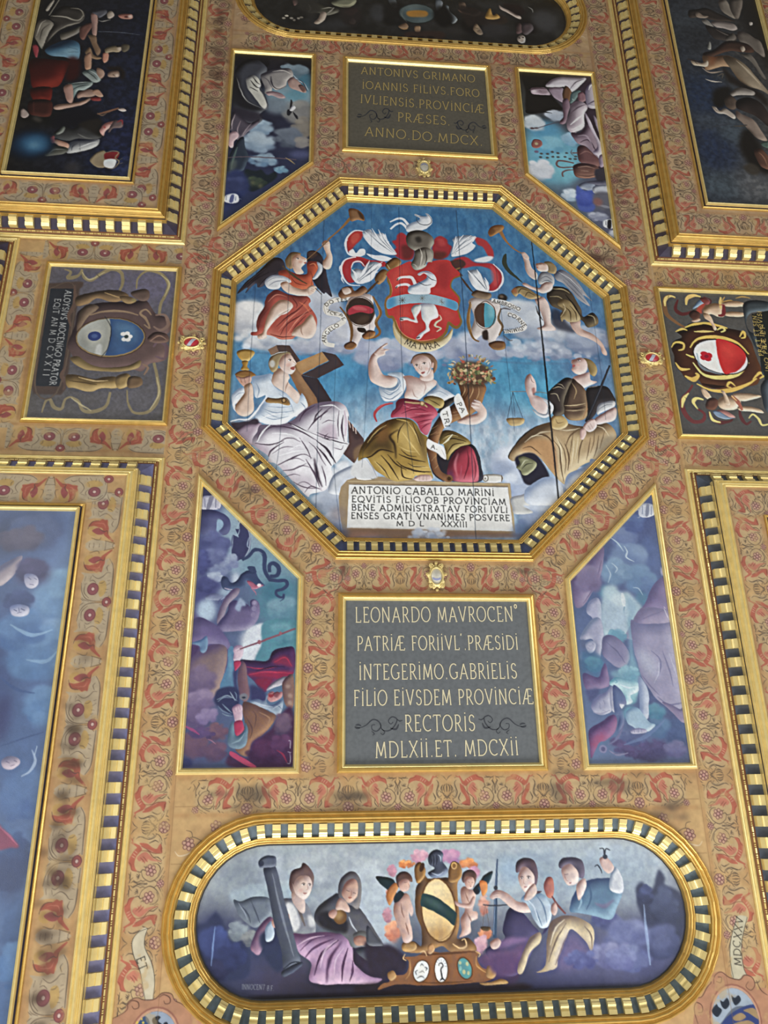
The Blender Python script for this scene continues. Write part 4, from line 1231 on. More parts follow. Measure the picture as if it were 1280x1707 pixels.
P dcc5ba f6e8e1 745650 45 1448,-931 1555,-970 1620,-870 1639,-717 1627,-581 1678,-499 1659,-462 1510,-456 1437,-486 1533,-543 1516,-695 1483,-812
P a08a60 d6c296 483824 48 1791,-947 1907,-917 1969,-800 2019,-683 1998,-621 1875,-598 1805,-636 1772,-601 1759,-705 1806,-793 1738,-858
T 483824 .8 4.8 19 4.8 1811,-844 1891,-762 1891,-609
T 483824 .8 4.8 16 4.8 1900,-848 1964,-748 1967,-629
T e0d0a8 .7 4.7 14 4.7 1764,-671 1835,-794 1814,-879
P 9a845c d2ba8e 483824 29 1146,-1034 1241,-1120 1358,-1100 1456,-1018 1528,-966 1403,-925 1317,-956 1247,-1004 1199,-954
T 483824 .9 4.8 16 4.8 1233,-1007 1283,-1079 1384,-1049
T 483824 .8 4.8 14 4.8 1318,-959 1368,-1031 1453,-983
F a86a48 .8 6.4 1146,-1038 1210,-1093 1218,-1006
S 3a342e .9 6.4 19 6.4 1454,-828 1474,-710 1524,-610
G 8e705c 1 2.8 -1927,-43 -1825,-112 -1777,-26 -1885,31
G 54423e 1 2.8 -1825,-115 -1669,-113 -1534,89 -1591,140 -1718,2 -1796,-22
G 90694a 1 1.4 -1658,284 -1597,141 -1504,267 -1311,623 -1328,739 -1429,742 -1535,544
Q b08860 .5 14 -1608,223 -1529,279 -1368,596 -1406,655
G 3c3338 1 1.4 -1522,294 -1324,329 -1148,625 -1214,707 -1314,669 -1330,595
G ae8356 1 1.4 -1597,133 -1275,-39 -1188,76 -1514,282 -1556,236
Q c49c6c .6 17 -1533,116 -1288,-14 -1235,60 -1505,219
G 463a3c 1 1.4 -1275,-45 -1105,-6 -1004,134 -1319,331 -1516,291 -1187,85
G 5c4644 1 2.7 -958,871 -768,1119 -768,1230 -881,1439 -1007,1319 -944,1179
Q 9a7a54 .7 13 -881,1261 -768,1189 -769,1341 -869,1411
Q 3a2e30 .6 13 -945,927 -806,1092 -881,1122
S e4c4b8 1 11 22 11 -945,884 -926,983
S e4c4b8 1 11 21 11 -900,933 -888,1024
S e4c4b8 1 11 19 11 -866,981 -859,1058
E e8edf2 .85 14 -2187 -78 53 47 -2
P b8924c e6cc8c 54401e 28 -2296,-3 -2223,-39 -2133,-36 -2082,4 -2115,77 -2158,127 -2228,121 -2283,57
P a8803c d8b870 54401e 17 -2228,126 -2158,124 -2163,198 -2138,245 -2235,248 -2218,186
P 8c6438 c0985c 4a3018 16 -2298,309 -2234,260 -2132,256 -2056,316 -2128,348 -2255,346
P dfe4e9 fbfdfd 8092aa 35 -2321,583 -2235,494 -2171,506 -2187,651 -2274,711 -2254,812 -2296,771 -2319,669
T 8a9cb4 .7 4 11 4 -2291,626 -2244,567 -2182,550
P dae2e9 fcfefe 8296b0 82 -2103,344 -1977,310 -1863,291 -1807,421 -1703,491 -1535,573 -1495,542 -1427,713 -1516,830 -1591,861 -1689,948 -1838,969 -1989,931 -2042,860 -1997,731 -1928,585 -2040,618 -2077,489
T 7e93ae .7 4.1 14 4.1 -2049,415 -2007,515 -2027,617
T 7e93ae .7 4 13 4 -1968,843 -1828,896 -1641,848
T 7e93ae .7 4 13 4 -1959,758 -1793,810 -1593,775
T 7e93ae .6 4.1 14 4.1 -1886,351 -1818,466 -1701,549
T 7e93ae .6 4 12 4 -1897,728 -1746,737 -1620,719
T ffffff .8 5.3 21 5.3 -1978,900 -1868,840 -1693,807
T 7e93ae .7 4.1 14 4.1 -1520,659 -1468,714 -1454,771
P c89e8c eccfbe 684438 19 -2291,333 -2217,348 -2116,327 -2110,417 -2172,483 -2225,439
S 684438 .8 4.1 8 4.1 -2242,349 -2213,421
S 684438 .8 4.1 8 4.1 -2191,354 -2175,427
P d8bda9 f6e3d4 80604a 43 -2186,466 -2112,420 -2081,489 -2068,647 -2061,790 -2141,865 -2242,840 -2275,742 -2216,623 -2179,550
P e4cdbe faebe0 8e6c5a 61 -1814,215 -1711,230 -1654,328 -1664,402 -1535,544 -1531,630 -1568,677 -1688,548 -1844,440 -1861,335
T 9a7664 .6 4.1 16 4.1 -1655,358 -1691,461 -1701,534
P 97825f ccb88e 4e3e2c 28 -1897,69 -1822,-9 -1706,-31 -1646,7 -1723,36 -1776,125 -1811,233 -1864,265 -1908,174
P e6ccbe fbece3 94705e 47 -1789,133 -1743,26 -1666,3 -1612,74 -1579,135 -1603,171 -1592,225 -1632,286 -1696,274 -1763,214
E d8dcdc .7 6.9 -1868 150 36 50 -2
T ffffff .3 5.6 14 5.6 -1742,63 -1713,167 -1659,240
S e8e8e4 .9 5.6 11 5.6 -1887,42 -1796,-7 -1690,-23
E f2ebe6 1 1.4 -1661 93 19 10 -12
E 3a2e2c 1 1.4 -1654 90 8 10 -2
S 4c3832 1 4.2 8 4.2 -1681,88 -1661,76 -1640,79
E d89c8c .4 8 -1674 158 31 25 -2
S 7c5a4c .8 2.8 7 2.8 -1690,65 -1645,54
F a85a50 .95 2.8 -1650,195 -1603,175 -1605,226 -1640,218
S b08872 .8 2.8 8 2.8 -1624,104 -1589,139 -1615,155
P 8a6a42 cba872 443020 16 -1914,614 -1800,619 -1699,601 -1642,662 -1655,709 -1773,684 -1914,674
E 5a4226 1 2.7 -1713 643 30 35 -2
E b89464 1 2.7 -1713 643 18 22 -2
P b6a2b2 e0d4dc 544254 39 -2255,1061 -2137,961 -1976,945 -1973,1012 -2054,1153 -2038,1235 -2125,1199
F 40343f .95 7.9 -2317,955 -2200,942 -2028,890 -2000,957 -2136,975 -2244,1047
P e2dee2 fefdfd 706274 119 -1838,969 -1689,948 -1590,889 -1517,802 -1392,698 -1265,651 -1087,638 -984,700 -943,813 -955,927 -957,1166 -942,1193 -1056,1402 -1142,1488 -1129,1607 -1200,1770 -1370,1827 -1418,1854 -1619,1633 -1771,1468 -1870,1438 -1872,1367 -2037,1238 -2054,1153 -2008,1069 -1975,973
Q b49cb0 .55 18 -2063,1215 -1853,1223 -1779,1228 -1872,1367 -1870,1442 -1959,1342
Q c8b4c4 .35 26 -1771,1459 -1561,1522 -1312,1677 -1249,1782 -1493,1760
Q c0a8b8 .6 21 -1285,1035 -1135,932 -1083,1127 -1259,1132
Q f6f2f4 .7 39 -1908,1080 -1685,1074 -1582,1196 -1728,1282 -1850,1312
Q f2eef0 .7 39 -1675,1390 -1478,1385 -1399,1599 -1571,1576
T 4c3a4c .85 5.2 18 3.9 -2026,1210 -1853,1223 -1694,1168
T 4c3a4c .85 5.1 21 3.9 -1876,1428 -1838,1298 -1694,1185
T 4c3a4c .8 3.9 16 3.9 -2003,1179 -1970,1081 -1837,994 -1788,979
T 4c3a4c .85 4 21 5.3 -1849,995 -1687,990 -1511,1041 -1308,1161
T 3c2e3c .9 5.3 24 6.6 -1677,927 -1512,999 -1297,1105 -957,1193
T 3c2e3c .9 5.3 32 7.9 -1321,1161 -1194,1269 -1093,1444
T 3c2e3c .85 5.2 26 7.9 -1320,1230 -1218,1351 -1142,1472
T 4c3a4c .8 3.9 16 3.9 -1521,1125 -1431,1261 -1379,1396
T 4c3a4c .85 5.3 21 5.3 -1526,915 -1466,786 -1341,696
T 4c3a4c .85 5.3 24 5.3 -1423,1025 -1325,881 -1188,763
T 4c3a4c .85 5.4 27 5.4 -1009,815 -1027,986 -995,1167
T 4c3a4c .9 5.4 24 5.4 -951,828 -942,983 -957,1166
T 4c3a4c .8 4 16 4 -1323,1050 -1196,1102 -1070,1127
T 3c2e3c .9 10 44 10 -1342,1382 -1301,1597 -1244,1742
T 4c3a4c .8 5.2 23 5.2 -1440,1398 -1338,1571 -1274,1743
T 4c3a4c .8 3.8 18 3.8 -1806,1514 -1674,1430 -1479,1337 -1367,1382
T 4c3a4c .75 3.8 15 3.8 -1768,1540 -1597,1536 -1427,1452
T 4c3a4c .7 3.8 15 3.8 -1618,1657 -1445,1746 -1250,1756
T 4c3a4c .7 3.8 15 3.8 -1444,1812 -1372,1732 -1249,1782
T ffffff .75 5.3 21 5.3 -1834,1078 -1634,1086 -1483,1165
T ffffff .75 5.4 22 5.4 -1290,709 -1137,690 -1035,759
T ffffff .8 5.3 21 5.3 -1613,960 -1410,1066 -1183,1158
T ffffff .7 5.3 21 5.3 -1183,1130 -1032,1237 -1056,1347
T ffffff .7 5.2 18 5.2 -1750,1364 -1579,1305 -1455,1289
T ffffff .7 5.2 18 5.2 -1253,1515 -1190,1621 -1177,1714
S f6f6f6 1 13 29 13 -2321,941 -2226,910 -2115,901 -2032,803 -1974,701 -1912,606
S c4c8d0 .8 2.6 5.3 2.6 -2310,960 -2213,932 -2101,920 -2019,822 -1960,721
S f6f6f6 1 11 21 11 -1863,967 -1946,1067 -2003,1193
P d0d4da f0f2f4 8890a0 38 -1176,1794 -1129,1607 -1006,1510 -881,1453 -769,1395 -770,1666 -943,1670 -980,1830 -1078,1831
F a89272 1 2 -963,1648 166,1645 939,1649 939,1649 955,2271 955,2271 -998,2357 -998,2357
G e4e2dc 1 1.9 -939,1700 907,1691 934,2240 -962,2229
S 4c4038 .9 5.8 12 7.8 -939,1700 -27,1698 906,1695
S c8b48c .9 10 16 10 -958,1664 -26,1661 934,1666
S c0ac84 .9 16 20 16 922,1666 940,1952 945,2255
F 866856 .85 15 -985,2245 -418,2236 933,2263 929,2311 -49,2344 -992,2372
F b08070 .5 19 -879,2278 -603,2293 -677,2352 -934,2346
N f0e8d8 .0 59 1 1 1
L ANTONiO_CABALLO_MARiNi 2c2a2b 10 81 -913,1809 -107,1807 740,1811
L EQViTiS_FiLiO_OB_PROViNCiAM 2c2a2b 10 75 -909,1917 -110,1914 871,1921
L BENE_ADMiNiSTRATAV_FORi_IVLi 2c2a2b 10 73 -912,2016 -113,2014 884,2017
L ENSES_GRATi_VNANiMES_POSVERE 2c2a2b 10 72 -916,2115 -116,2114 901,2117
L M_D_L 2c2a2b 9 57 -407,2195 -91,2194
L XXXIII 2c2a2b 9 61 106,2193 403,2196
P e2dfd6 f9f7f2 7c766c 20 -856,1551 -667,1543 -675,1634 -851,1633
E 8a8478 1 3.9 -667 1593 35 43 -1
E ece8e0 1 3.9 -667 1593 24 32 -1
E 8a8478 1 3.9 -663 1597 10 14 -1
S 5a4a40 .9 7.9 16 7.9 -860,1556 -871,1597 -860,1633
P e2dfd6 f9f7f2 7c766c 20 635,1548 841,1548 835,1635 639,1639
E 8a8478 1 4 651 1589 36 46 -1
E ece8e0 1 4 651 1589 24 32 -1
E 8a8478 1 4 647 1593 10 14 -1
S 5a4a40 .9 8 16 8 841,1548 850,1589 835,1635
E 5a6e96 .7 31 1048 2250 136 116 -1
P c8c8c4 e8e8e4 8a8c94 28 935,1830 1084,1786 1167,1723 1162,1907 1073,1929 1182,2008 969,2032 940,1952
C e0e4ea 8c9ab6 -47 2295 286 88 30
E 6c7ea4 .7 26 -678 2368 226 38 -1
E 7486ac .7 27 417 2353 268 34 -1
E 8a7c7c .6 38 -1064 2066 95 95 -1
E 5c6684 .7 38 -1062 2281 113 113 -1
S b44c52 1 17 40 17 -414,641 -523,666 -607,733 -640,809 -613,893
S e0858a .7 4.3 9 4.3 -428,637 -523,655 -611,726
P e2c9bd f9eae2 8a665c 53 -637,-55 -567,-111 -524,-33 -594,30 -589,109 -528,248 -435,261 -350,289 -380,401 -492,436 -641,379 -698,301 -708,145 -686,18
P e2c9bd f9eae2 8a665c 18 -637,-41 -570,-127 -480,-195 -467,-173 -528,-119 -445,-100 -496,-72 -502,-27 -580,1
S 8a665c .7 3 7.4 3 -554,-83 -498,-88
S 8a665c .7 3 7.4 3 -557,-50 -510,-52
P dbe2e8 fdfefe 7c90a6 53 -476,246 -393,212 -297,221 -248,316 -272,456 -359,585 -482,619 -549,576 -582,421 -492,436 -380,417 -359,305
T 6e84a0 .8 4.3 14 4.3 -534,480 -453,524 -343,443
T 6e84a0 .8 4.3 14 4.3 -562,542 -440,584 -302,473
T 6e84a0 .7 4.4 13 4.4 -435,261 -340,304 -315,412
T ffffff .8 4.3 14 4.3 -506,464 -398,476 -314,365
P 866650 b8987e 44302a 36 -190,82 -152,-18 -67,-63 59,-61 136,35 132,146 83,219 81,101 28,7 -54,-28 -125,0 -162,70
P e8d3c8 fbeee7 a07c74 88 -284,271 -201,252 -92,283 -9,277 74,290 130,350 41,449 -44,529 -128,593 -277,567 -252,440 -258,332
T b08c82 .6 4.4 17 4.4 -178,438 -154,529 -113,559
T b08c82 .5 4.4 18 4.4 -38,325 -13,402 -44,510
P e2c8bb f6e6dd 967266 35 -62,232 68,149 85,292 -10,327 -78,298
P e9d2c7 fdf1eb 9c786c 59 -171,54 -122,-16 -26,-31 56,22 69,117 38,216 -19,265 -76,235 -136,159
T 9c786c .6 4.5 18 4.5 41,54 52,133 7,229
E f2ebe6 1 1.5 -117 114 19 10 -16
E 3a2e2c 1 1.5 -114 112 9 10 -2
E f2ebe6 1 1.5 -22 79 22 12 -14
E 3a2e2c 1 1.5 -19 77 10 12 -2
S 4c3832 1 4.4 9 4.4 -138,112 -117,97 -95,105
S 4c3832 1 4.5 9 4.5 -47,80 -21,62 5,68
E e0a898 .4 9 -116 171 24 21 -2
E e0a898 .4 9 9 151 27 24 -2
S c8a898 .7 4.4 12 4.4 -59,114 -52,161 -63,172
S 8a6c60 .8 3 7.4 3 -141,93 -106,79
S 8a6c60 .8 3 7.4 3 -57,58 6,43
S b89488 .9 4.5 10 4.5 -74,83 -85,146 -57,162
F ac625c 1 2.9 -65,213 -45,197 -14,189 -23,212 -48,225
P d8b4a4 eccabc 8a6456 12 68,61 99,68 86,135 66,125
P d6dde4 f8fbfc 7a8ca2 41 125,338 169,395 261,454 356,528 284,549 200,598 92,555 -3,528 40,465 111,416
T 8a9cb2 .7 4.4 13 4.4 53,492 150,458 258,516
P 343030 5c5650 161214 26 200,598 340,521 374,546 283,638 180,735 112,752 156,672
P a08850 d6be7e 483820 35 -45,560 11,527 120,536 203,582 183,674 100,692 34,649 -33,605
T 483820 .8 4.3 14 4.3 9,570 90,613 156,657
P b4465a dc7c8c 601f30 77 -373,616 -291,567 -128,590 -20,617 60,663 121,764 53,856 22,979 -21,1054 -86,1009 -137,895 -216,837 -350,826 -442,829 -430,753 -388,704
T 701f34 .8 4.3 17 4.3 -322,777 -159,712 3,737
T 701f34 .8 4.3 17 4.3 -216,834 -80,800 70,781
T 701f34 .7 4.3 17 4.3 -137,892 -41,859 54,841
T 701f34 .7 4.2 16 4.2 -85,979 -30,918 39,887
T e8909c .7 4.3 14 4.3 -293,656 -185,698 -76,679
T e8909c .7 4.3 14 4.3 -160,772 -52,769 44,751
T e8909c .6 4.2 13 4.2 -97,920 -29,888 26,872
T 701f34 .7 4.3 20 4.3 -417,795 -320,687 -291,595
S bc9870 1 17 26 17 -278,617 -156,630 -61,633 -1,680
E 8a6a44 1 2.9 -61 633 32 37 -2
E d4b48a 1 2.9 -64 630 19 23 -2
P a68642 dcbc70 463216 123 -834,1405 -807,1247 -727,1100 -620,965 -485,872 -351,835 -216,849 -135,921 -84,1024 -6,1098 -26,1300 -5,1443 31,1559 13,1616 -156,1577 -210,1621 -341,1652 -432,1645 -561,1572 -652,1503 -716,1391 -755,1363
Q 3c2c1c .75 33 -715,1273 -582,1096 -474,1019 -444,1165 -433,1288 -597,1249 -742,1374
Q 8a5c34 .6 28 -620,994 -486,901 -462,1093 -596,1169
Q e4c67c .55 42 -352,898 -218,924 -144,1157 -202,1304 -357,1163
Q 3c2c1c .7 28 -138,951 -61,1067 -28,1271 -33,1415 -94,1243
Q c8a85c .6 27 -677,1402 -545,1341 -442,1453 -457,1595 -587,1527
T 35271a .9 8 33 6.9 -394,1366 -404,1193 -462,1078 -354,987
T 35271a .9 5.5 25 6.8 -807,1376 -690,1345 -570,1255 -413,1288
T 35271a .85 5.5 22 5.5 -360,1308 -230,1362 -46,1401
T 35271a .85 5.5 27 6.9 -388,1395 -311,1464 -155,1518 16,1528
T 35271a .8 5.5 22 5.5 -337,1451 -314,1592 -210,1618
T 35271a .85 5.5 22 5.5 -571,1327 -468,1454 -367,1635
T 35271a .8 5.5 19 5.5 -492,1311 -389,1438 -273,1506
T 35271a .8 5.6 20 5.6 -485,872 -540,962 -754,1173
T e8cc84 .7 5.6 22 5.6 -314,1015 -224,1159 -109,1316
T e8cc84 .7 5.5 19 5.5 -205,1448 -100,1460 -8,1472
T e8cc84 .6 5.5 19 5.5 -651,1401 -560,1498 -458,1609
T e8cc84 .6 5.5 17 5.5 -728,1172 -621,1023 -500,932
T e0c070 .7 5.7 20 5.7 -378,854 -297,866 -217,894
F d9d9d8 1 5.4 -899,1456 -808,1393 -740,1382 -671,1473 -620,1613 -899,1605
S 8a8a90 .6 4.1 11 4.1 -740,1386 -671,1480 -620,1606
P 2e2930 484450 141018 56 -23,1110 43,1153 120,1238 240,1235 499,1155 589,1285 608,1429 596,1632 262,1639 198,1584 157,1641 54,1570 6,1443
P 8a7440 c8b070 382a16 48 156,1005 265,982 397,1040 503,1144 376,1191 265,1281 208,1369 176,1181 123,1153
T 382a16 .85 4.2 20 4.2 177,1149 287,1087 447,1127
T 382a16 .85 4.2 17 4.2 211,1294 283,1176 419,1143
T 382a16 .8 4.2 17 4.2 180,1061 276,1029 369,1056
T d8c084 .7 4.2 14 4.2 165,1105 262,1044 356,1056
S e8dcb8 1 8 23 8 290,1031 218,1119 163,1167
P ae3e4e dc7c88 501c28 82 200,1541 234,1383 334,1233 444,1174 525,1228 569,1401 572,1576 526,1641 288,1638 238,1583
T 5c1e2c .7 5.6 22 5.6 455,1230 459,1404 396,1605
T 5c1e2c .6 5.6 20 5.6 519,1286 543,1459 514,1617
T e8949c .6 8 33 8 345,1276 298,1422 318,1578
T c05a70 .6 5.5 19 5.5 378,1434 359,1549 342,1627
F 4a3050 .6 16 200,1553 255,1494 289,1621 223,1623
P dcbfb4 f4e2da 805a50 14 -190,1606 -104,1565 4,1568 10,1636 -158,1642
S 805a50 .8 2.7 6.8 2.7 -117,1581 -132,1630
S 805a50 .8 2.7 6.8 2.7 -78,1576 -86,1632
S 805a50 .8 2.7 6.8 2.7 -38,1575 -43,1634
P 7e563c b68a5e 382416 65 392,302 547,265 726,361 688,536 639,657 537,755 436,818 283,883 185,960 128,1095 96,1242 90,1386 135,1514 241,1580 254,1636 172,1641 55,1544 7,1417 -27,1245 -8,1083 79,888 194,735 336,609 410,499
T d0aa7a .8 4.4 13 4.4 452,355 469,432 423,526
T d0aa7a .8 4.4 13 4.4 544,320 566,429 503,570
T d0aa7a .7 4.4 12 4.4 639,364 632,489 555,629
T 382416 .8 4.4 13 4.4 502,338 510,446 448,572
T 382416 .7 5.9 18 5.9 377,326 545,297 708,377
T d0aa7a .8 4.3 12 4.3 303,744 372,726
T d0aa7a .8 4.3 11 4.3 287,789 384,764
T d0aa7a .7 4.2 11 4.2 36,976 119,914
T d0aa7a .7 4.2 11 4.2 20,1050 102,1004
T d0aa7a .7 4.1 11 4.1 21,1385 84,1312
T d0aa7a .7 4.1 11 4.1 57,1485 112,1426
T 382416 .7 4.2 13 4.2 5,1080 128,1033
E 80583c 1 4.1 224 1602 41 44 -1
E 4c3420 1 2.7 221 1606 22 25 -1
E 5c4636 1 21 557 210 260 178 -2
E 6e5640 .9 21 499 117 134 90 -2
E d0bc90 1 1.5 512 268 22 12 2
E 8a6a4a 1 1.5 577 173 16 16 48
E b4604e 1 1.5 504 291 31 10 113
E 6a5a3c 1 1.5 488 227 18 18 130
E a88a5c 1 1.5 793 203 30 15 68
E c08a6a 1 1.5 489 236 13 21 154
E c08a6a 1 1.5 578 170 24 21 151
E c8a878 1 1.5 567 135 18 16 40
E a88a5c 1 1.5 398 121 13 18 48
E 8a8a5a 1 1.5 580 119 15 18 10
E 704a38 1 1.5 742 281 18 15 132
E 8a8a5a 1 1.5 467 136 13 10 39
E b4604e 1 1.5 704 170 15 21 50
E a88a5c 1 1.5 431 334 31 22 130
E c08a6a 1 1.5 584 332 19 12 115
E a88a5c 1 1.5 792 211 18 13 78
E 6a5a3c 1 1.5 437 274 19 10 6
E 8a8a5a 1 1.5 357 200 33 18 77
E a88a5c 1 1.5 347 145 13 10 28
E 8a6a4a 1 1.5 594 232 24 18 56
E c08a6a 1 1.5 309 324 28 15 176
E d0bc90 1 1.5 553 187 22 13 78
E b4604e 1 1.5 626 154 22 10 44
E b4604e 1 1.5 495 247 21 13 57
E a88a5c 1 1.5 657 292 33 15 160
E 8a6a4a 1 1.5 681 61 23 12 36
E 6a5a3c 1 1.5 803 220 19 18 142
E 5a6a44 1 1.5 676 49 17 20 142
E 704a38 1 1.5 495 170 13 22 171
E c8a878 1 1.5 576 257 15 22 118
E 704a38 1 1.5 480 324 24 19 165
E 6a5a3c 1 1.5 529 291 12 21 19
E b4604e 1 1.5 757 175 24 21 34
E 5a6a44 1 1.5 620 186 28 16 93
E c8a878 1 1.5 513 336 15 16 44
E a88a5c 1 1.5 584 283 28 16 0
E a88a5c 1 1.5 775 194 31 16 35
E 704a38 1 1.5 679 330 30 15 12
E 8a8a5a 1 1.5 783 272 22 15 152
E b4604e 1 1.5 590 280 25 21 84
E 8a8a5a 1 1.5 392 269 30 12 25
E 5a6a44 1 1.5 559 158 33 10 28
E a88a5c 1 1.5 584 233 22 19 85
E c08a6a 1 1.5 462 315 19 19 175
E c8a878 1 1.5 649 80 31 16 162
E 5a6a44 1 1.5 700 191 28 18 78
E 8a8a5a 1 1.5 348 228 33 15 76
E c8a878 1 1.5 636 72 15 21 65
E c8a878 1 1.5 591 158 30 12 114
E 8a8a5a 1 1.5 663 298 19 13 2
E a88a5c 1 1.5 278 337 28 19 170
E 704a38 1 1.5 397 236 25 22 12
E 6a5a3c 1 1.5 832 268 25 18 132
E c08a6a 1 1.5 661 33 30 20 157
E b4604e 1 1.5 442 195 18 13 57
E d0bc90 1 1.5 687 -8 23 23 54
E c08a6a 1 1.5 530 89 16 16 123
E d0bc90 1 1.5 606 161 25 12 10
E 8a8a5a 1 1.5 835 320 24 13 14
E 704a38 1 1.5 496 237 30 19 25
E 8a6a4a 1 1.5 478 232 15 19 121
E c08a6a 1 1.5 616 -23 12 14 133
E a88a5c 1 1.5 338 140 15 10 177
E 6a5a3c 1 1.5 403 78 27 18 169
E 5a6a44 1 1.5 758 244 19 10 156
E b4604e 1 1.5 435 258 30 16 10
E c08a6a 1 1.5 336 189 22 16 53
E 8a6a4a 1 1.5 535 212 21 10 156
E 6a5a3c 1 1.5 275 339 13 12 108
E 8a6a4a 1 1.5 463 337 22 19 31
E d0bc90 1 1.5 811 157 19 12 93
E 8a8a5a 1 1.5 429 230 18 18 159
E b4604e 1 1.5 568 249 18 21 117
E 8a8a5a 1 1.5 415 63 28 12 40
E 8a6a4a 1 1.5 525 246 24 16 176
E 8a6a4a 1 1.5 533 244 22 16 106
E a88a5c 1 1.5 498 245 19 18 23
E 5a6a44 1 1.5 469 153 30 12 39
E 8a6a4a 1 1.5 382 75 12 19 36
E 8a8a5a 1 1.5 403 140 28 13 68
E d0bc90 1 1.5 568 251 22 12 90
E c08a6a 1 1.5 571 92 28 19 77
E d0bc90 1 1.5 523 301 31 13 134
E d0bc90 1 1.5 509 85 18 18 44
E c08a6a 1 1.5 557 248 25 18 113
E 6a5a3c 1 1.5 600 175 25 19 166
E 704a38 1 1.5 495 241 28 18 -1
E a88a5c 1 1.5 577 200 16 21 19
E c8a878 1 1.5 655 329 24 12 132
E 8a6a4a 1 1.5 715 12 29 20 120
E 8a8a5a 1 1.5 435 159 27 19 150
E b4604e 1 1.5 620 335 13 10 27
E c08a6a 1 1.5 818 288 27 18 150
E 6a5a3c 1 1.5 475 306 19 18 87
E d0bc90 1 1.5 485 165 30 19 5
E b4604e 1 1.5 477 284 19 21 167
E 5a6a44 1 1.5 631 174 27 22 32
E b4604e 1 1.5 437 14 12 12 51
E 5a6a44 1 1.5 624 195 22 10 53
E 6a5a3c 1 1.5 645 190 33 18 61
E 704a38 1 1.5 343 348 12 19 130
E c08a6a 1 1.5 542 226 24 10 12
E 8a6a4a 1 1.5 377 221 16 18 106
E 8a6a4a 1 1.5 637 56 20 14 103
E c8a878 1 1.5 582 225 18 15 55
E 8a8a5a 1 1.5 589 218 31 21 117
E c8a878 1 1.5 589 160 19 16 96
E b4604e 1 1.5 463 36 22 21 11
E 6a5a3c 1 1.5 589 211 15 19 105
E a88a5c 1 1.5 315 310 27 10 149
E c8a878 1 1.5 486 290 13 16 154
E c08a6a 1 1.5 437 216 22 19 9
E 8a6a4a 1 1.5 314 212 12 16 152
E d0bc90 1 1.5 596 300 25 19 140
E b4604e 1 1.5 471 332 28 13 163
E 8a6a4a 1 1.5 835 265 30 22 92
E 5a6a44 1 1.5 560 238 25 18 111
E 8a6a4a 1 1.5 572 95 13 15 22
E 8a8a5a 1 1.5 340 263 22 18 22
E c8a878 1 1.5 614 96 13 22 26
E d0bc90 1 1.5 690 185 28 18 171
E 704a38 1 1.5 444 266 16 18 29
E 5a6a44 1 1.5 557 66 12 16 172
E c8a878 1 1.5 435 162 27 22 79
E 8a8a5a 1 1.5 504 193 31 21 125
E c08a6a 1 1.5 587 77 19 18 55
E 8a8a5a 1 1.5 775 221 25 13 77
E 5a6a44 1 1.5 659 331 12 21 -2
E b4604e 1 1.5 648 123 31 15 114
E d0bc90 1 1.5 496 90 18 12 140
E 8a6a4a 1 1.5 509 320 19 12 121
E 8a8a5a 1 1.5 466 328 19 15 121
E d0bc90 1 1.5 428 345 24 16 167
E d0bc90 1 1.5 521 50 15 16 92
E a88a5c 1 1.5 593 267 15 16 131
E 8a8a5a 1 1.5 757 111 21 13 139
E 8a8a5a 1 1.5 763 260 30 22 148
E 8a8a5a 1 1.5 650 177 30 18 110
E 8a8a5a 1 1.5 652 311 22 16 138
E c8a878 1 1.5 735 194 16 16 156
E d0bc90 1 1.5 498 155 22 18 87
E d0bc90 1 1.5 796 293 28 16 132
E 8a8a5a 1 1.5 513 246 15 16 169
E 704a38 1 1.5 829 259 28 19 173
E 8a8a5a 1 1.5 770 286 25 21 168
E d0bc90 1 1.5 587 335 18 18 32
E 8a6a4a 1 1.5 592 218 21 18 101
E b4604e 1 1.5 525 315 28 12 145
E c08a6a 1 1.5 714 230 28 18 4
E b4604e 1 1.5 348 260 16 19 9
S d8ccaa 1 4.5 18 3 667,-13 671,-46 708,-60
S d8ccaa 1 4.5 18 3 584,-30 582,-65 568,-77
S 8a8a6a 1 4.5 18 3 559,-29 554,-64 554,-77
S 8a8a6a 1 4.5 18 3 316,149 293,134 268,129
S 8a8a6a 1 4.5 18 3 668,-12 671,-46 710,-59
S b8a680 1 4.5 18 3 441,11 437,-21 407,-31
S d8ccaa 1 4.5 18 3 353,89 318,68 314,60
S b8a680 1 4.5 18 3 463,-1 462,-35 451,-46
S a0704e 1 4.5 18 3 794,102 822,83 845,74
S d8ccaa 1 4.5 18 3 727,21 737,-8 752,-20
S a0704e 1 4.5 18 3 536,-26 544,-60 524,-72
S d8ccaa 1 4.5 18 3 628,-25 645,-59 633,-72
S 8a8a6a 1 4.5 18 3 632,-23 638,-57 653,-71
S 8a8a6a 1 4.5 18 3 813,149 850,133 884,127
S d8ccaa 1 4.5 18 3 311,159 295,145 274,141
S a0704e 1 4.5 18 3 723,18 746,-12 745,-23
S d8ccaa 1 4.5 18 3 340,107 317,87 270,81
S 8a8a6a 1 4.5 18 3 753,47 765,20 801,10
S b8a680 1 4.5 18 3 710,9 722,-20 761,-33
S d8ccaa 1 4.5 18 3 768,63 784,38 807,29
S 8a8a6a 1 4.5 18 3 489,-13 469,-46 469,-57
S d8ccaa 1 4.5 18 3 654,-18 672,-52 682,-64
S d8ccaa 1 4.5 18 3 743,35 773,7 786,-3
S d8ccaa 1 4.5 18 3 376,63 352,38 311,30
S a0704e 1 4.5 18 3 355,86 343,64 299,58
S 8a8a6a 1 4.5 18 3 662,-15 677,-48 685,-61
S c0ac80 1 5.9 24 4.4 305,235 287,267 293,304
S c0ac80 1 5.9 24 4.5 357,154 339,186 346,224
S c0ac80 1 6 24 4.5 746,219 727,251 733,289
S c0ac80 1 5.9 24 4.5 812,280 793,312 799,349
S c0ac80 1 5.9 24 4.4 286,188 268,220 275,258
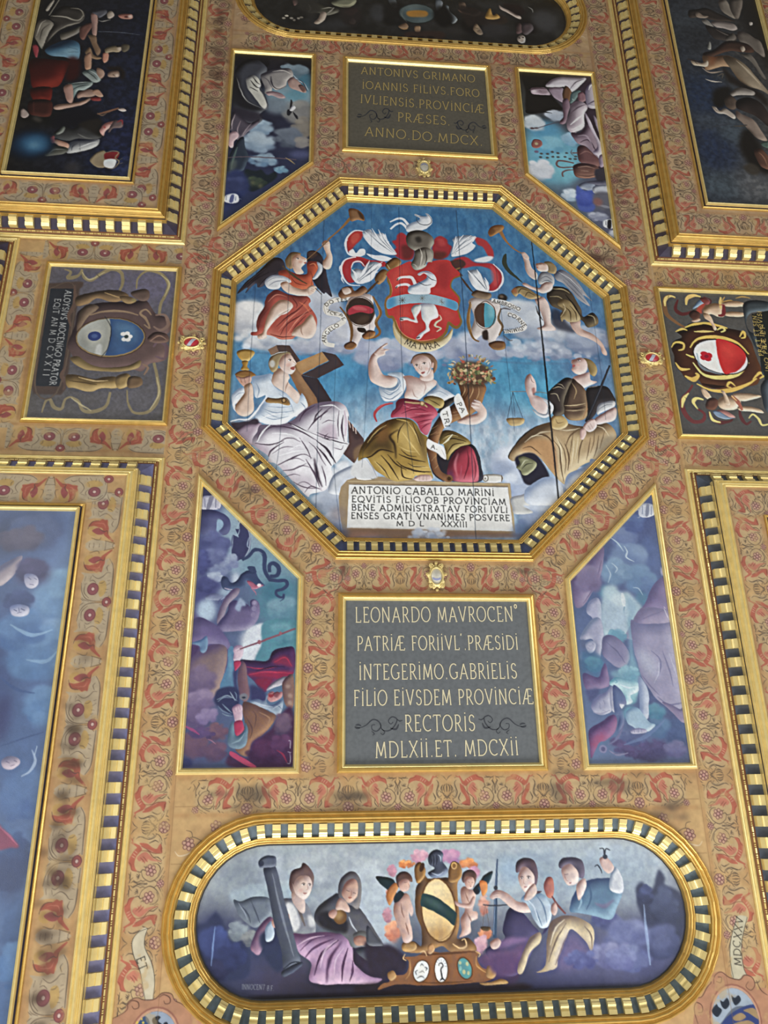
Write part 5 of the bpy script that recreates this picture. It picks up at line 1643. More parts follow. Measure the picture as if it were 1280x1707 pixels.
S c0ac80 1 6 24 4.5 793,138 774,171 780,209
E 4a3626 .5 21 543 352 133 44 -2
P e2c9bc f8e8e0 8a665c 38 718,716 699,810 595,889 459,899 351,866 464,787 604,738 555,678 528,630 559,568 594,555 643,581 694,656
S f2e0d6 1 12 20 12 543,607 638,627
S f2e0d6 1 12 20 12 533,653 628,673
S 8a665c .8 2.9 7.3 2.9 541,630 630,650
S 8a665c .8 2.9 7.2 2.9 539,679 613,698
S f2e0d6 1 12 20 12 572,568 651,593
F efede7 1 1.5 324,578 400,487 493,756 493,756 405,819 405,819
F efede7 1 1.4 153,736 269,650 269,650 287,849 195,960 195,960 165,853
F efede7 1 1.4 -16,1107 44,1129 174,1208 198,1355 142,1339 91,1282 -20,1215
S 8a8480 .7 2.8 7 2.8 -20,1215 91,1282 149,1339
S b8b4b0 .7 4.2 11 4.2 146,1237 171,1295 189,1345
L PA 3a3430 7.2 52 356,617 415,746
L TRI 3a3430 7.2 52 180,735 198,837 210,941
L A. 3a3430 7 50 19,1223 96,1236
S 8a6a50 .9 5.4 9 5.4 1038,433 1193,430 1386,432 1488,443
S c08a70 .7 2.7 5.4 2.7 1193,421 1387,422
S 2e3244 1 4.1 6.8 4.1 1058,440 967,811
S 2e3244 1 4.1 6.8 4.1 1058,440 1158,806
S 2e3244 1 4.1 6.8 4.1 1058,440 1059,781
P b89c6c e2d0a2 644c2e 24 953,809 1050,792 1166,797 1162,858 1093,896 992,894
P 5c4e42 a08c6c 241c1a 46 937,1315 1009,1179 1161,999 1347,884 1367,949 1204,1090 1093,1229 1020,1364
P bca078 ecd9b2 584430 116 949,1315 1022,1179 1172,1012 1347,884 1478,838 1610,790 1731,859 1921,881 2054,836 2223,845 2293,1010 2143,1178 2000,1317 1801,1415 1630,1617 1578,1645 1487,1555 1400,1424 1311,1306 1190,1256 1062,1299 995,1367
Q c2905f .75 26 1092,1242 1204,1090 1432,1071 1481,1219 1501,1539 1424,1435 1312,1290 1191,1246
Q a06a48 .6 21 1471,1056 1534,1191 1504,1512 1481,1353
Q e8d8b0 .6 32 1534,1054 1622,1188 1621,1457 1556,1616 1541,1379
Q d8c496 .6 40 1709,1077 1842,1019 1822,1210 1700,1415
Q 8a7a64 .6 32 2092,1067 2265,1008 2143,1175 2003,1287
T 5e4630 .85 5.2 18 5.2 1205,1077 1300,992 1458,1056 1519,1218
T 5e4630 .8 5.3 21 5.3 1506,1083 1572,1190 1566,1378 1581,1616
T 5e4630 .8 5.3 24 5.3 1642,1120 1676,1282 1645,1469
T 5e4630 .7 5.3 19 5.3 1854,908 1715,1022 1650,1161
T 5e4630 .7 5.3 19 5.3 1911,976 1828,1156 1780,1373
T 5e4630 .6 5.3 16 5.3 1969,1029 1924,1208 1885,1330
T 5e4630 .6 5.3 16 5.3 2074,999 2028,1178 1976,1301
T 5e4630 .7 5.2 18 5.2 1120,1201 1222,1171 1338,1276
T f2e4c2 .6 5.3 21 5.3 1595,943 1723,939 1854,908
T f2e4c2 .6 5.2 21 5.2 1245,1048 1377,976 1492,960
T f2e4c2 .6 5.3 18 5.3 1760,1076 1731,1240 1688,1415
T f2e4c2 .6 5.4 19 5.4 2050,875 2137,900 2201,1009
P c6aa72 e8d4a4 6e5434 29 1493,810 1564,732 1664,757 1708,859 1622,931 1509,920
T 7c6040 .7 4 13 4 1559,791 1579,846 1657,830
F 282636 1 6.4 1019,1380 1050,1299 1206,1250 1312,1317 1414,1540 1324,1584 1194,1666 1110,1641 1070,1524
P 8a8a68 ccccA6 36362a 23 1062,1310 1149,1305 1270,1372 1251,1452 1155,1536 1094,1537 1073,1485 1026,1446 1070,1389
T 36362a .8 3.8 13 3.8 1086,1469 1154,1401 1229,1386
T dcdcbc .7 3.8 12 3.8 1076,1442 1132,1361 1183,1347
P d0d7e1 f1f5f9 8a9ab6 75 1101,1756 1182,1663 1338,1568 1461,1568 1552,1656 1563,1798 1528,1902 1137,1909
P d4dae3 f2f5f9 8a9ab6 64 1588,1668 1640,1522 1771,1453 1904,1384 1937,1316 2010,1341 1919,1477 1670,1718
P 9c8455 d2bd88 54432a 31 1997,-75 2088,-51 2148,24 2154,115 2104,185 2054,138 2040,46 2019,-28
P e0c8bd faece5 8e6a64 50 1878,181 1987,148 2057,131 2059,236 2134,263 2020,325 1939,351 1845,243 1818,230
P ddc2b7 f8e7df 805c56 51 1837,-24 1876,-52 1958,-81 2021,-46 2040,46 2004,135 1919,168 1858,141 1827,98 1846,53
E f0e8e4 1 1.4 1940 -35 20 8 -10
E 4a3a38 1 1.4 1935 -36 8 8 -2
S 5a4440 .9 4.2 8 4.2 1917,-42 1942,-53 1965,-49
E d89c90 .4 8 1914 25 28 22 -2
F a85c5c 1 2.8 1843,32 1880,31 1867,61 1840,62
S b08c82 .7 4.2 10 4.2 1854,-32 1833,6 1855,17
P 665040 bca078 241a16 61 1821,227 1894,282 1952,346 1996,452 1990,627 1921,784 1737,803 1668,721 1685,551 1753,377
T d2bc92 .8 5.4 19 5.4 1692,605 1809,601 1954,568
T d2bc92 .7 5.4 16 5.4 1698,675 1814,672 1932,654
T c4a878 .7 5.5 17 5.5 1815,285 1855,399 1817,515
T 2a1e18 .8 5.4 16 5.4 1688,647 1830,643 1950,611
T 2a1e18 .8 5.5 19 5.5 1767,374 1739,518 1705,604
T a87c58 .7 8 27 8 1977,482 1974,624 1907,767
P 3a3130 786c5a 141012 46 1500,428 1631,294 1743,215 1822,241 1756,377 1687,551 1671,721 1538,739 1537,612 1492,514
T c4b696 .8 4.1 14 4.1 1558,380 1639,349 1702,376
T c4b696 .8 4.1 14 4.1 1526,453 1604,451 1633,550
T c4b696 .7 4.1 12 4.1 1617,306 1681,319 1715,375
P 2b2628 484346 100e10 41 1989,369 2126,318 2256,328 2322,456 2326,531 2137,565 2068,709 1968,796 1977,599
T c8c0b8 .7 4.1 10 4.1 2005,344 2125,321 2183,273
P c6c8ca f2f2f0 62646e 24 2088,652 2137,562 2314,520 2317,602 2163,678 2093,722
T 6c7078 .8 4.1 12 4.1 2114,648 2199,589 2292,572
P dcc5be f6e8e3 785a56 32 2048,780 2147,704 2329,613 2309,772 2170,832 2053,850
S 26262c 1 20 34 34 2326,18 2177,331 1934,822
S 6a6c78 .7 2.8 7 4.2 2315,48 2175,346 1957,780
P e0cac2 f6e8e3 785a56 21 1891,896 1940,822 2035,778 2065,877 1993,949 1939,950
S 785a56 .8 2.7 6.7 2.7 1948,864 1980,925
S 785a56 .8 2.7 6.7 2.7 1983,842 2014,911
P d8b8ac f0dcd2 785a56 16 1851,936 1905,907 1923,975 1876,1059 1839,1046
P dcc5be f6e8e3 785a56 44 1230,250 1291,175 1332,229 1359,315 1351,416 1308,463 1405,503 1475,611 1452,727 1361,716 1280,620 1251,508 1219,395
S 785a56 .7 4.1 10 4.1 1300,216 1308,273 1339,301
F 9a5c54 .7 5.4 1299,389 1339,373 1334,459 1311,477
P d6d9dc fafafa 646c7a 24 1405,503 1492,543 1551,623 1514,726 1432,784 1333,745 1276,662 1361,716 1452,727 1475,611
T 3a4250 .7 4.1 12 4.1 1478,555 1509,638 1474,738
S f0f3f6 1 10 39 4.8 -380,-1562 -554,-1674 -746,-1887
S f0f3f6 1 10 39 4.9 -379,-1576 -524,-1720 -651,-1939
S f0f3f6 1 10 36 4.9 -365,-1580 -487,-1740 -563,-1926
S f0f3f6 1 10 32 4.9 -353,-1577 -443,-1716 -475,-1862
S f0f3f6 1 8 26 4.9 -343,-1569 -414,-1663 -432,-1743
S 78828f .9 3.2 10 3.2 -380,-1562 -539,-1692 -685,-1850
S 78828f .9 3.2 10 3.2 -368,-1573 -502,-1721 -596,-1851
S 78828f .9 3.2 10 3.2 -357,-1577 -458,-1715 -522,-1837
S f0f3f6 1 10 36 4.9 404,-1600 440,-1728 465,-1875
S f0f3f6 1 10 36 4.9 407,-1604 471,-1766 568,-1899
S f0f3f6 1 10 36 4.9 412,-1604 516,-1750 671,-1897
S f0f3f6 1 10 33 4.9 419,-1601 544,-1715 735,-1868
S f0f3f6 1 8 29 4.9 426,-1594 557,-1671 693,-1756
S 78828f .9 3.3 10 3.3 412,-1609 463,-1747 521,-1860
S 78828f .9 3.3 10 3.3 419,-1604 515,-1732 626,-1847
S 78828f .9 3.3 10 3.3 426,-1601 558,-1698 684,-1805
S f0f3f6 1 11 40 6.7 -837,-1098 -694,-1251 -515,-1409
S f0f3f6 1 11 40 6.7 -837,-1093 -755,-1248 -682,-1421
S f0f3f6 1 11 36 6.7 -853,-1102 -861,-1194 -914,-1280
S f0f3f6 1 11 36 6.7 -827,-1083 -694,-1178 -571,-1258
S 6c7684 .9 4.4 11 4.4 -837,-1098 -724,-1238 -611,-1379
S 6c7684 .9 4.4 11 4.4 -827,-1086 -694,-1215 -549,-1333
S f0f0f0 1 6.9 21 4.6 -960,-1738 -997,-1685 -1009,-1621
S f0f0f0 1 6.7 20 4.5 -1020,-1358 -1061,-1307 -1068,-1233
S f0f0f0 1 6.7 20 4.5 -1029,-1186 -1039,-1112 -1007,-1053
S f0f3f6 1 12 38 7.2 821,-1032 708,-1170 593,-1333
S f0f3f6 1 12 38 7.2 828,-1040 776,-1200 714,-1355
S f0f3f6 1 12 34 7.2 837,-1046 839,-1150 809,-1233
S 6c7684 .9 4.8 12 4.8 821,-1040 730,-1171 649,-1304
S 6c7684 .9 4.8 12 4.8 833,-1046 796,-1175 763,-1291
S 4c3a4c .7 3.9 14 3.9 -1791,1229 -1683,1143 -1583,1140 -1507,1180
S 4c3a4c .6 3.9 13 3.9 -1824,1339 -1704,1254 -1555,1250
S 4c3a4c .7 3.9 16 3.9 -1408,1177 -1319,1272 -1255,1393 -1204,1473
S 4c3a4c .6 3.9 13 3.9 -1674,1430 -1552,1387 -1452,1425
S 4c3a4c .6 3.9 13 3.9 -1573,1522 -1476,1480 -1377,1504
S 3c2e3c .8 5.4 22 5.4 -1258,737 -1326,824 -1362,939
S 4c3a4c .7 4.1 16 4.1 -1137,704 -1238,793 -1287,894
S 4c3a4c .7 4.1 16 4.1 -1060,759 -1072,930 -1058,1099
S 4c3a4c .6 4 13 4 -1261,936 -1186,891 -1110,903
S 4c3a4c .7 4 16 4 -1184,1060 -1221,1103 -1208,1131 -1158,1115
S 4c3a4c .6 3.9 13 3.9 -1120,1239 -1032,1264 -1007,1209
S 4c3a4c .7 5.2 18 5.2 -1254,1475 -1215,1608 -1201,1728
S 4c3a4c .6 3.8 13 3.8 -1692,1632 -1571,1589 -1497,1601
S 4c3a4c .5 3.8 13 3.8 -1543,1722 -1447,1680 -1323,1757
S f8f6f8 .8 4 16 4 -1512,985 -1360,1079 -1208,1131
S f8f6f8 .8 3.9 16 3.9 -1641,1293 -1519,1222 -1481,1248
S c0a8b8 .6 11 41 11 -996,757 -977,928 -989,1097
S 6e84a0 .6 2.7 9 2.7 -1777,551 -1647,663 -1592,804
S 6e84a0 .6 2.7 9 2.7 -1919,799 -1791,866 -1691,863
S 35271a .8 4.2 17 4.2 -285,896 -354,1016 -371,1163
S 35271a .7 4.2 16 4.2 -191,893 -141,1040 -92,1200
S 35271a .7 4.2 17 4.2 -333,1249 -255,1320 -149,1332
S 35271a .7 4.1 16 4.1 -257,1420 -179,1461 -48,1458
S 35271a .7 4.1 16 4.1 -625,1415 -534,1512 -471,1623
S 35271a .7 4.2 15 4.2 -675,1113 -581,1022 -487,961
S 35271a .7 4.1 15 4.1 -768,1275 -675,1142 -595,1081
S e8cc84 .7 4.2 17 4.2 -244,895 -167,1011 -118,1157
S e8cc84 .6 4.2 17 4.2 -358,1207 -253,1262 -148,1274
S 701f34 .8 4.3 13 4.3 -281,716 -158,682 -23,723
S 701f34 .7 4.3 13 4.3 -162,833 -53,814 28,797
S 5e4630 .7 3.9 14 3.9 1047,1176 1155,1064 1291,951
S 5e4630 .7 3.9 16 3.9 1284,1034 1400,1003 1481,1083 1499,1164
S 5e4630 .7 3.9 16 3.9 1570,1081 1621,1202 1632,1350 1604,1510
S 5e4630 .6 4 15 4 1774,938 1735,1077 1690,1268
S 5e4630 .6 4 13 4 2031,931 1999,1097 1946,1235
S 5e4630 .6 4 13 4 2159,927 2105,1067 2066,1177
S f2e4c2 .7 3.9 14 3.9 1151,1119 1258,1034 1386,1017
S f2e4c2 .7 4 15 4 1537,1027 1587,1162 1582,1351
S f2e4c2 .6 4 13 4 1817,1020 1790,1157 1748,1320
S 1e2a3c .30 9 10 9 -1688,-1886 -1732,819 -1786,1661
S 1e2a3c .35 9 11 9 -1273,-2203 -1301,73 -1314,2231
S 1e2a3c .25 7.1 9 7.1 -646,-2340 -693,-292 -789,1489
S 1e2a3c .35 9 11 9 -286,-2312 -294,203 -191,1552
S 1e2a3c .5 9 13 9 486,-2299 511,-341 495,2382
S 141820 .9 11 23 20 1479,-1969 1492,-381 1498,1848
S 1e2a3c .3 9 10 9 965,-1456 1017,72 1040,978
S 1e2a3c .3 7.8 9 7.8 -1105,65 -1122,1345 -1019,2368
S 1e2a3c .25 9 10 9 2180,-1233 2202,115 2185,785
S 1e2a3c .3 8 10 8 -2110,-1483 -2128,103 -2125,1065
'''
PAINT['philosophers'] = '''
B 1c1b1a 1a1a22 1e1d1c 2a3250
E 2a3050 .9 104 -3720 -2715 277 519 -4
E 242a40 .8 91 -3868 -3740 273 456 -5
E 3a466c .7 51 -3745 -2358 153 153 -4
N 0e0e12 .4 56 31 1 1
E 14130f .8 52 -4637 -3092 524 105 -4
P 8a8478 bcb6a8 34302c 45 -5161,-4528 -5140,-4780 -5052,-4834 -4949,-4775 -4937,-4685 -4982,-4545 -5017,-4340 -5033,-4283 -5103,-4399
T 4a443e .8 5.6 22 5.6 -5078,-4446 -5072,-4627 -4993,-4748
T d0cabc .8 5.6 15 5.6 -5134,-4508 -5103,-4738 -5049,-4811
P 3c3834 64605a 141210 57 -5008,-4861 -4893,-5082 -4734,-5098 -4598,-5041 -4552,-4929 -4602,-4808 -4752,-4725 -4866,-4623 -4967,-4434 -5014,-4318 -4985,-4567 -4933,-4777
T b4aea0 .9 5.7 27 7.6 -5013,-4896 -4838,-4901 -4639,-4851 -4571,-4950
T 9c968a .8 5.8 23 7.7 -4763,-5071 -4633,-5061 -4560,-4928
T a8a294 .8 5.7 23 7.6 -4840,-4671 -4755,-4748 -4602,-4808
T 8a8478 .8 5.6 22 5.6 -4989,-4365 -4894,-4598 -4752,-4725
P a49e92 c8c2b6 4c4842 23 -5077,-5017 -5019,-5187 -4988,-5190 -5042,-4997
S a8a294 .9 10 23 10 -5022,-4906 -4927,-5219
P 6c665c 98928a 2c2a26 37 -4817,-4492 -4829,-4582 -4740,-4635 -4594,-4740 -4583,-4650 -4666,-4551 -4783,-4473
P 6c4c44 946c60 2e1e1c 27 -4591,-4718 -4475,-4820 -4436,-4755 -4483,-4614 -4517,-4497 -4570,-4538
P a08078 c8a89a 54403c 31 -4478,-4982 -4417,-5012 -4380,-4899 -4367,-4716 -4368,-4579 -4420,-4620 -4449,-4800
P 54545c 7c7c84 24242a 27 -4467,-5030 -4312,-5092 -4273,-5026 -4359,-4924 -4396,-4967
P b0a498 d8ccc0 5c544c 23 -4265,-5026 -4212,-5067 -4171,-4989 -4213,-4927 -4255,-4934
S b0aca4 .9 5.8 19 5.8 -4369,-4877 -4304,-4865 -4211,-4904
P a87468 cc9c8c 543430 27 -4123,-4994 -4062,-5035 -3948,-5034 -3925,-4966 -3971,-4938 -4069,-4940
E 5a302c 1 5.8 -4008 -4977 31 19 -6
E e0c8bc .9 7.8 -3960 -4991 31 31 -6
S 8c94a4 .8 5.7 7.6 3.8 -4346,-4668 -4074,-4679 -3798,-4655
P 4c7088 84a8bc 18283a 111 -4990,-4253 -4912,-4372 -4721,-4479 -4590,-4446 -4546,-4338 -4540,-4161 -4598,-4123 -4744,-4165 -4901,-4173
Q 9cc0d0 .7 37 -4758,-4274 -4642,-4351 -4571,-4291 -4654,-4195
S 1c2c3a .8 3.7 9 3.7 -4704,-4346 -4574,-4313
S 1c2c3a .7 3.7 7.4 3.7 -4693,-4258 -4553,-4270
P 8a3c44 b06064 441c22 18 -5156,-4327 -5113,-4353 -5073,-4290 -5067,-4136 -5101,-4155
P 521814 7c2c24 200808 146 -5159,-4019 -5095,-4112 -4892,-4108 -4671,-4084 -4667,-3931 -4714,-3691 -4782,-3622 -4960,-3586 -5054,-3599 -5113,-3807
Q 8c3428 .7 36 -5017,-3666 -4844,-3744 -4728,-3797 -4754,-3645 -4916,-3600
Q 3a100e .7 55 -5067,-4027 -4843,-4090 -4825,-3832 -5007,-3816
P 501814 7c2c24 200808 71 -5066,-3577 -4827,-3618 -4800,-3410 -4866,-3342 -4932,-3378 -5024,-3392
Q 8c3428 .7 18 -4940,-3440 -4862,-3426 -4851,-3343 -4913,-3349
P 3c201c 5c342c 180c0c 53 -5051,-3369 -4797,-3389 -4764,-3144 -4895,-3113 -5037,-3163
T 5c342c .7 7 25 7 -5004,-3352 -4978,-3168
F 3a1210 .9 26 -4679,-4149 -4519,-4119 -4514,-3815 -4661,-3760
P a4948c c4b4ac 544a46 17 -5139,-3197 -5107,-3230 -5034,-3143 -5070,-3079 -5125,-3095
E 4a443e .8 17 -4919 -3070 69 42 26
P 7c6450 a88c74 342a22 34 -4481,-4591 -4368,-4579 -4337,-4446 -4275,-4318 -4312,-4225 -4374,-4353 -4439,-4505
P 8a7058 b89878 40342a 30 -4475,-4277 -4423,-4371 -4361,-4243 -4244,-4187 -4304,-4160 -4418,-4194
P b08870 d8b498 58443a 30 -4468,-4212 -4395,-4262 -4365,-4001 -4423,-3963 -4457,-4058
P c08c78 e0b49c 6c4438 15 -4239,-4276 -4176,-4282 -4164,-4172 -4204,-4102 -4234,-4166
P 94846c c0b094 443c30 26 -4217,-4367 -4111,-4422 -4014,-4408 -4037,-4317 -4131,-4308 -4207,-4279
E 16120f 1 5.6 -4055 -4416 30 15 -5
E c8b8a8 1 7.5 -4035 -4373 34 30 -5
P 5c5446 807868 26221e 23 -4019,-4453 -3924,-4461 -3915,-4372 -3990,-4321
P 8a9490 bcc6c0 343c3c 44 -4462,-3906 -4378,-3978 -4313,-3962 -4221,-3840 -4230,-3774 -4304,-3747 -4391,-3825
T 343c3c .8 5.5 16 5.5 -4419,-3931 -4334,-3873 -4263,-3793
T c8d0cc .8 5.5 15 5.5 -4390,-3955 -4290,-3899 -4232,-3796
P a88c7c cdb0a0 584438 26 -4287,-4008 -4205,-3971 -4180,-3886 -4219,-3818 -4275,-3900
P 9c8474 c4ac9c 50403a 29 -4138,-3933 -4065,-3983 -4001,-3967 -3992,-3881 -4067,-3853 -4131,-3869
E d8c4b4 1 7.3 -4017 -3896 29 29 -5
S 2c201c .9 5.5 13 5.5 -4073,-3906 -4038,-3877
F 241c18 .95 15 -4179,-4017 -4010,-4053 -3921,-3952 -3925,-3843 -3972,-3839 -4001,-3967 -4096,-3980
P 84908c b8c4be 2c3434 43 -4623,-3699 -4534,-3727 -4337,-3765 -4315,-3703 -4397,-3611 -4485,-3582 -4528,-3432 -4549,-3598
T 2c3434 .8 5.4 16 5.4 -4549,-3598 -4465,-3669 -4330,-3702
T ccd4d0 .8 5.4 14 5.4 -4577,-3702 -4473,-3732 -4350,-3743
P b08c80 d4b0a0 5c443c 36 -4668,-3631 -4621,-3688 -4557,-3662 -4523,-3390 -4583,-3385 -4637,-3507
P a88a7c ccae9c 54423a 32 -4480,-3541 -4397,-3611 -4305,-3618 -4249,-3538 -4321,-3490 -4412,-3483 -4470,-3457
P b89480 dcbca4 6c5040 18 -4302,-3597 -4228,-3625 -4156,-3525 -4199,-3500 -4265,-3537
P 7c3434 a05450 3a1818 21 -4306,-3491 -4199,-3500 -4177,-3439 -4283,-3430
P b49484 d8b8a6 5c483e 39 -4750,-3268 -4699,-3335 -4521,-3369 -4405,-3420 -4318,-3469 -4314,-3428 -4425,-3335 -4570,-3282 -4687,-3242
S 242a3a .9 7.1 14 7.1 -4187,-3396 -4122,-3359 -4115,-3297
S 84604c .9 18 35 18 -4197,-3208 -4080,-3258 -3935,-3332
P c8b8b0 ece0d8 5c544e 14 -3948,-3310 -3889,-3336 -3839,-3298 -3883,-3274
S 8c7058 .8 7.1 21 7.1 -4199,-3229 -4134,-3192 -4078,-3238
F 12121a .9 35 -4732,-3126 -4362,-3319 -4192,-3167 -4199,-2962 -4473,-2982 -4710,-2964
P 3c3c3c 606060 161618 58 -4704,-2804 -4592,-2973 -4468,-2942 -4333,-3074 -4139,-2967 -4096,-2848 -4179,-2782 -4389,-2787 -4502,-2739
T 7c7c78 .8 5.2 21 5.2 -4398,-2866 -4302,-2813 -4211,-2800
P 6c7068 9ca098 2c302e 28 -4653,-2868 -4592,-2973 -4559,-2955 -4579,-2873 -4648,-2828
F 26221e .9 14 -4403,-3028 -4157,-3129 -4085,-2890 -4109,-2827 -4254,-2917
P a8a8a8 d8d8d4 40424a 58 -4495,-2561 -4482,-2700 -4384,-2747 -4179,-2782 -4119,-2786 -4138,-2685 -4276,-2596 -4448,-2540
T 40424a .8 5.1 17 5.1 -4438,-2584 -4433,-2664 -4379,-2708
T 40424a .8 5.1 15 5.1 -4335,-2592 -4350,-2710
T f0f0ec .8 5.1 17 5.1 -4370,-2629 -4231,-2718 -4144,-2744
P c49c88 e4c0a8 6c4c40 27 -4694,-2725 -4637,-2749 -4497,-2699 -4487,-2620 -4578,-2634
P b0605c d48c84 5c2c2e 14 -4724,-2782 -4675,-2806 -4662,-2707 -4697,-2695
P 4c4c44 787870 1c1c1a 34 -4750,-2484 -4698,-2645 -4610,-2651 -4487,-2620 -4507,-2540 -4648,-2491
T 90908a .8 5.1 14 5.1 -4709,-2506 -4646,-2589 -4514,-2599
P c89c94 ecc8bc 744c48 35 -4114,-3009 -4060,-3074 -3973,-3112 -3953,-3062 -4006,-2997 -4060,-2932 -4081,-2849 -4135,-2926
S 44282c .9 5.3 11 5.3 -4027,-3046 -3990,-3059
F a0504c .9 3.5 -4099,-3010 -4068,-3002 -4079,-2971
P 6c5c5c 94807c 34282a 21 -3974,-3122 -3864,-3089 -3871,-3007 -3974,-2979 -4013,-2915 -4030,-2934
S 8c3c40 .9 7 25 7 -3940,-3084 -3883,-3129 -3860,-3049
E 0c1420 1 51 -4964 -2646 297 238 -4
E 183048 .9 51 -4935 -2648 238 195 -4
E 3c6c90 .85 58 -4893 -2671 170 136 -4
E 5884a0 .7 51 -4891 -2651 102 85 -4
E 7ca4b8 .4 27 -4904 -2640 51 41 -4
E 4a4644 .6 34 -4390 -2314 101 101 -4
P 94846c b4a488 4c4234 17 -4202,-2463 -4139,-2566 -4040,-2613 -3997,-2497 -3997,-2360 -4083,-2335 -4163,-2388
F 7c2c30 1 3.4 -4021,-2578 -3866,-2595 -3877,-2486 -4009,-2467
F e4e4e2 1 3.4 -4016,-2466 -3883,-2476 -3907,-2347 -4009,-2359
S 94846c 1 6.8 15 6.8 -4054,-2602 -4007,-2585 -3936,-2616 -3866,-2595 -3894,-2504 -3843,-2449 -3906,-2337 -4011,-2350
S a49478 .8 5.1 10 5.1 -3873,-2447 -3805,-2510
S a49478 .8 5.1 10 5.1 -3869,-2408 -3797,-2432
'''
